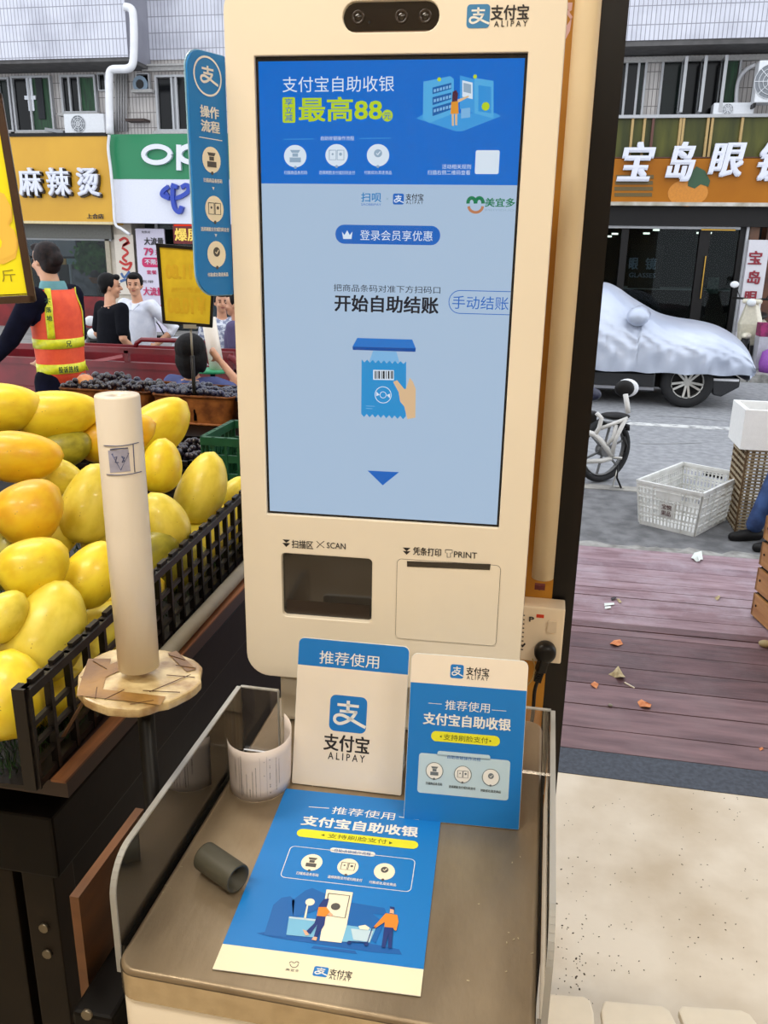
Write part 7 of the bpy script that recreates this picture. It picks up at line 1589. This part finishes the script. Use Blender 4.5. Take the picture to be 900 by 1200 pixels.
vtext('不落地', 128, 1.385, .030, .030, True); vtext('兄', 62, 1.112, .032, .034); vtext('投诉热线', 55, .965, .026, .036); vtext('不落地', 30, 1.385, .030, .030, True)
# men talking beyond the tricycle
P = aty(131, 336, 7.0); zf = -.2
person('man in a plain black short sleeved shirt, turned away towards the man in white', (P.x - .02, 7.0, zf), R_(150), (P.z + .2) / 1.585 * 1.7 * 1.0, dict(el=(.24, .03, 1.13), wl=(.27, -.14, 1.0), er=(-.24, .05, 1.12), wr=(-.20, -.10, .98)), m_blks, m_blks, short_hair, sleeve=.75, head_rz=-34, fat=1.2)
P = aty(156.5, 334, 7.6)
person('man in a white rolled sleeve shirt with one hand on his hip', (P.x + .03, 7.6, zf), R_(-12), (P.z + .2) / 1.585 * 1.7, dict(el=(.36, .12, 1.15), wl=(.22, -.02, 1.0), er=(-.25, .02, 1.12), wr=(-.26, -.08, .88), head=(-.01, -.02, 1.585)), m_wsh, m_trz, short_hair, sleeve=1.25, head_rz=28, fat=1.2)
# child in front of the tricycle
P = aty(225, 416, 4.25); hH = P.z / 1.585 * 1.7
person('dark haired child in a blue shirt seen from behind with one arm raised', (P.x, 4.25, 0), R_(176), hH, dict(el=(.24, 0, 1.12), er=(-.43, -.05, 1.30), wr=(-.20, -.08, 1.54), sr=(-.19, 0, 1.36), sl=(.19, 0, 1.36)), mat('slate_blue_cotton', (76, 88, 140), .8, c2=(58, 66, 112), scale=9), m_nvy, bob_hair, sleeve=.55, headk=1.28)
# partly seen men beside the kiosk edge
P = aty(271, 356, 6.6)
person('man in a dark purple short sleeved shirt beside the kiosk edge', (P.x + .04, 6.6, zf), R_(-80), (P.z + .2) / 1.585 * 1.7, dict(wl=(.2, -.28, 1.02), wr=(-.2, -.28, 1.02)), mat('purple_cotton', (78, 68, 104), .8), m_nvy, short_hair, sleeve=.6)
P = aty(257, 354, 7.4)
person('person in a pale patterned shirt behind the man in dark purple', (P.x + .02, 7.4, zf), R_(30), (P.z + .2) / 1.585 * 1.7, {}, mat('pale_patterned_cotton', (196, 200, 210), .8, c2=(120, 126, 150), scale=30, fac=(.45, .55)), m_trz, short_hair, sleeve=.6)
# seated person at the right edge: only the lower leg is in view
F_ = atz(884, 634, -.2); 
person('person in blue jeans and black shoes seated at the right edge of the picture', (F_.x + .54, F_.y + .09, -.2), R_(-70), 1.7, dict(hip=(0, .0, .50), waist=(0, .02, .62), chest=(0, -.02, .86), neck=(0, -.02, 1.02), head=(0, -.05, 1.17), sl=(.175, -.02, .975), sr=(-.175, -.02, .975), el=(.23, -.12, .72), er=(-.23, -.12, .72), wl=(.14, -.36, .60), wr=(-.14, -.36, .60), hl=(.10, -.02, .49), hr=(-.10, -.02, .49), kl=(.10, -.42, .50), kr=(-.12, -.42, .50), al=(.10, -.50, .08), ar=(-.12, -.54, .08)), m_nvy, m_jean, short_hair, sleeve=.6)
sx = thing('low_stool', 'low dark plastic stool under the seated person at the right edge', 'stool', (F_.x + .56, F_.y + .09, -.2)); MB().box(-.17, .17, -.17, .17, .34, .385).build('seat', m_dk, sx, .01)
for a in (-.13, .13):
    for b in (-.13, .13): MB().bar((a, b, 0), (a * .9, b * .9, .34), .03, .03).build('leg', m_dk, sx)

# collar, placket and belt of the man in white; collar of the man in black
for o in [x for x in bpy.data.objects if x.get('category') == 'person']:
    if 'white rolled' in o['label']:
        kk = .93; b = MB()
        for s_ in (-1, 1): b.bar(Vector((s_ * .010, -.112, 1.335)) * kk, Vector((s_ * .060, -.062, 1.40)) * kk, .022, .007, up=(0, -1, .5))
        b.build('shirt_collar', m_wsh, o)
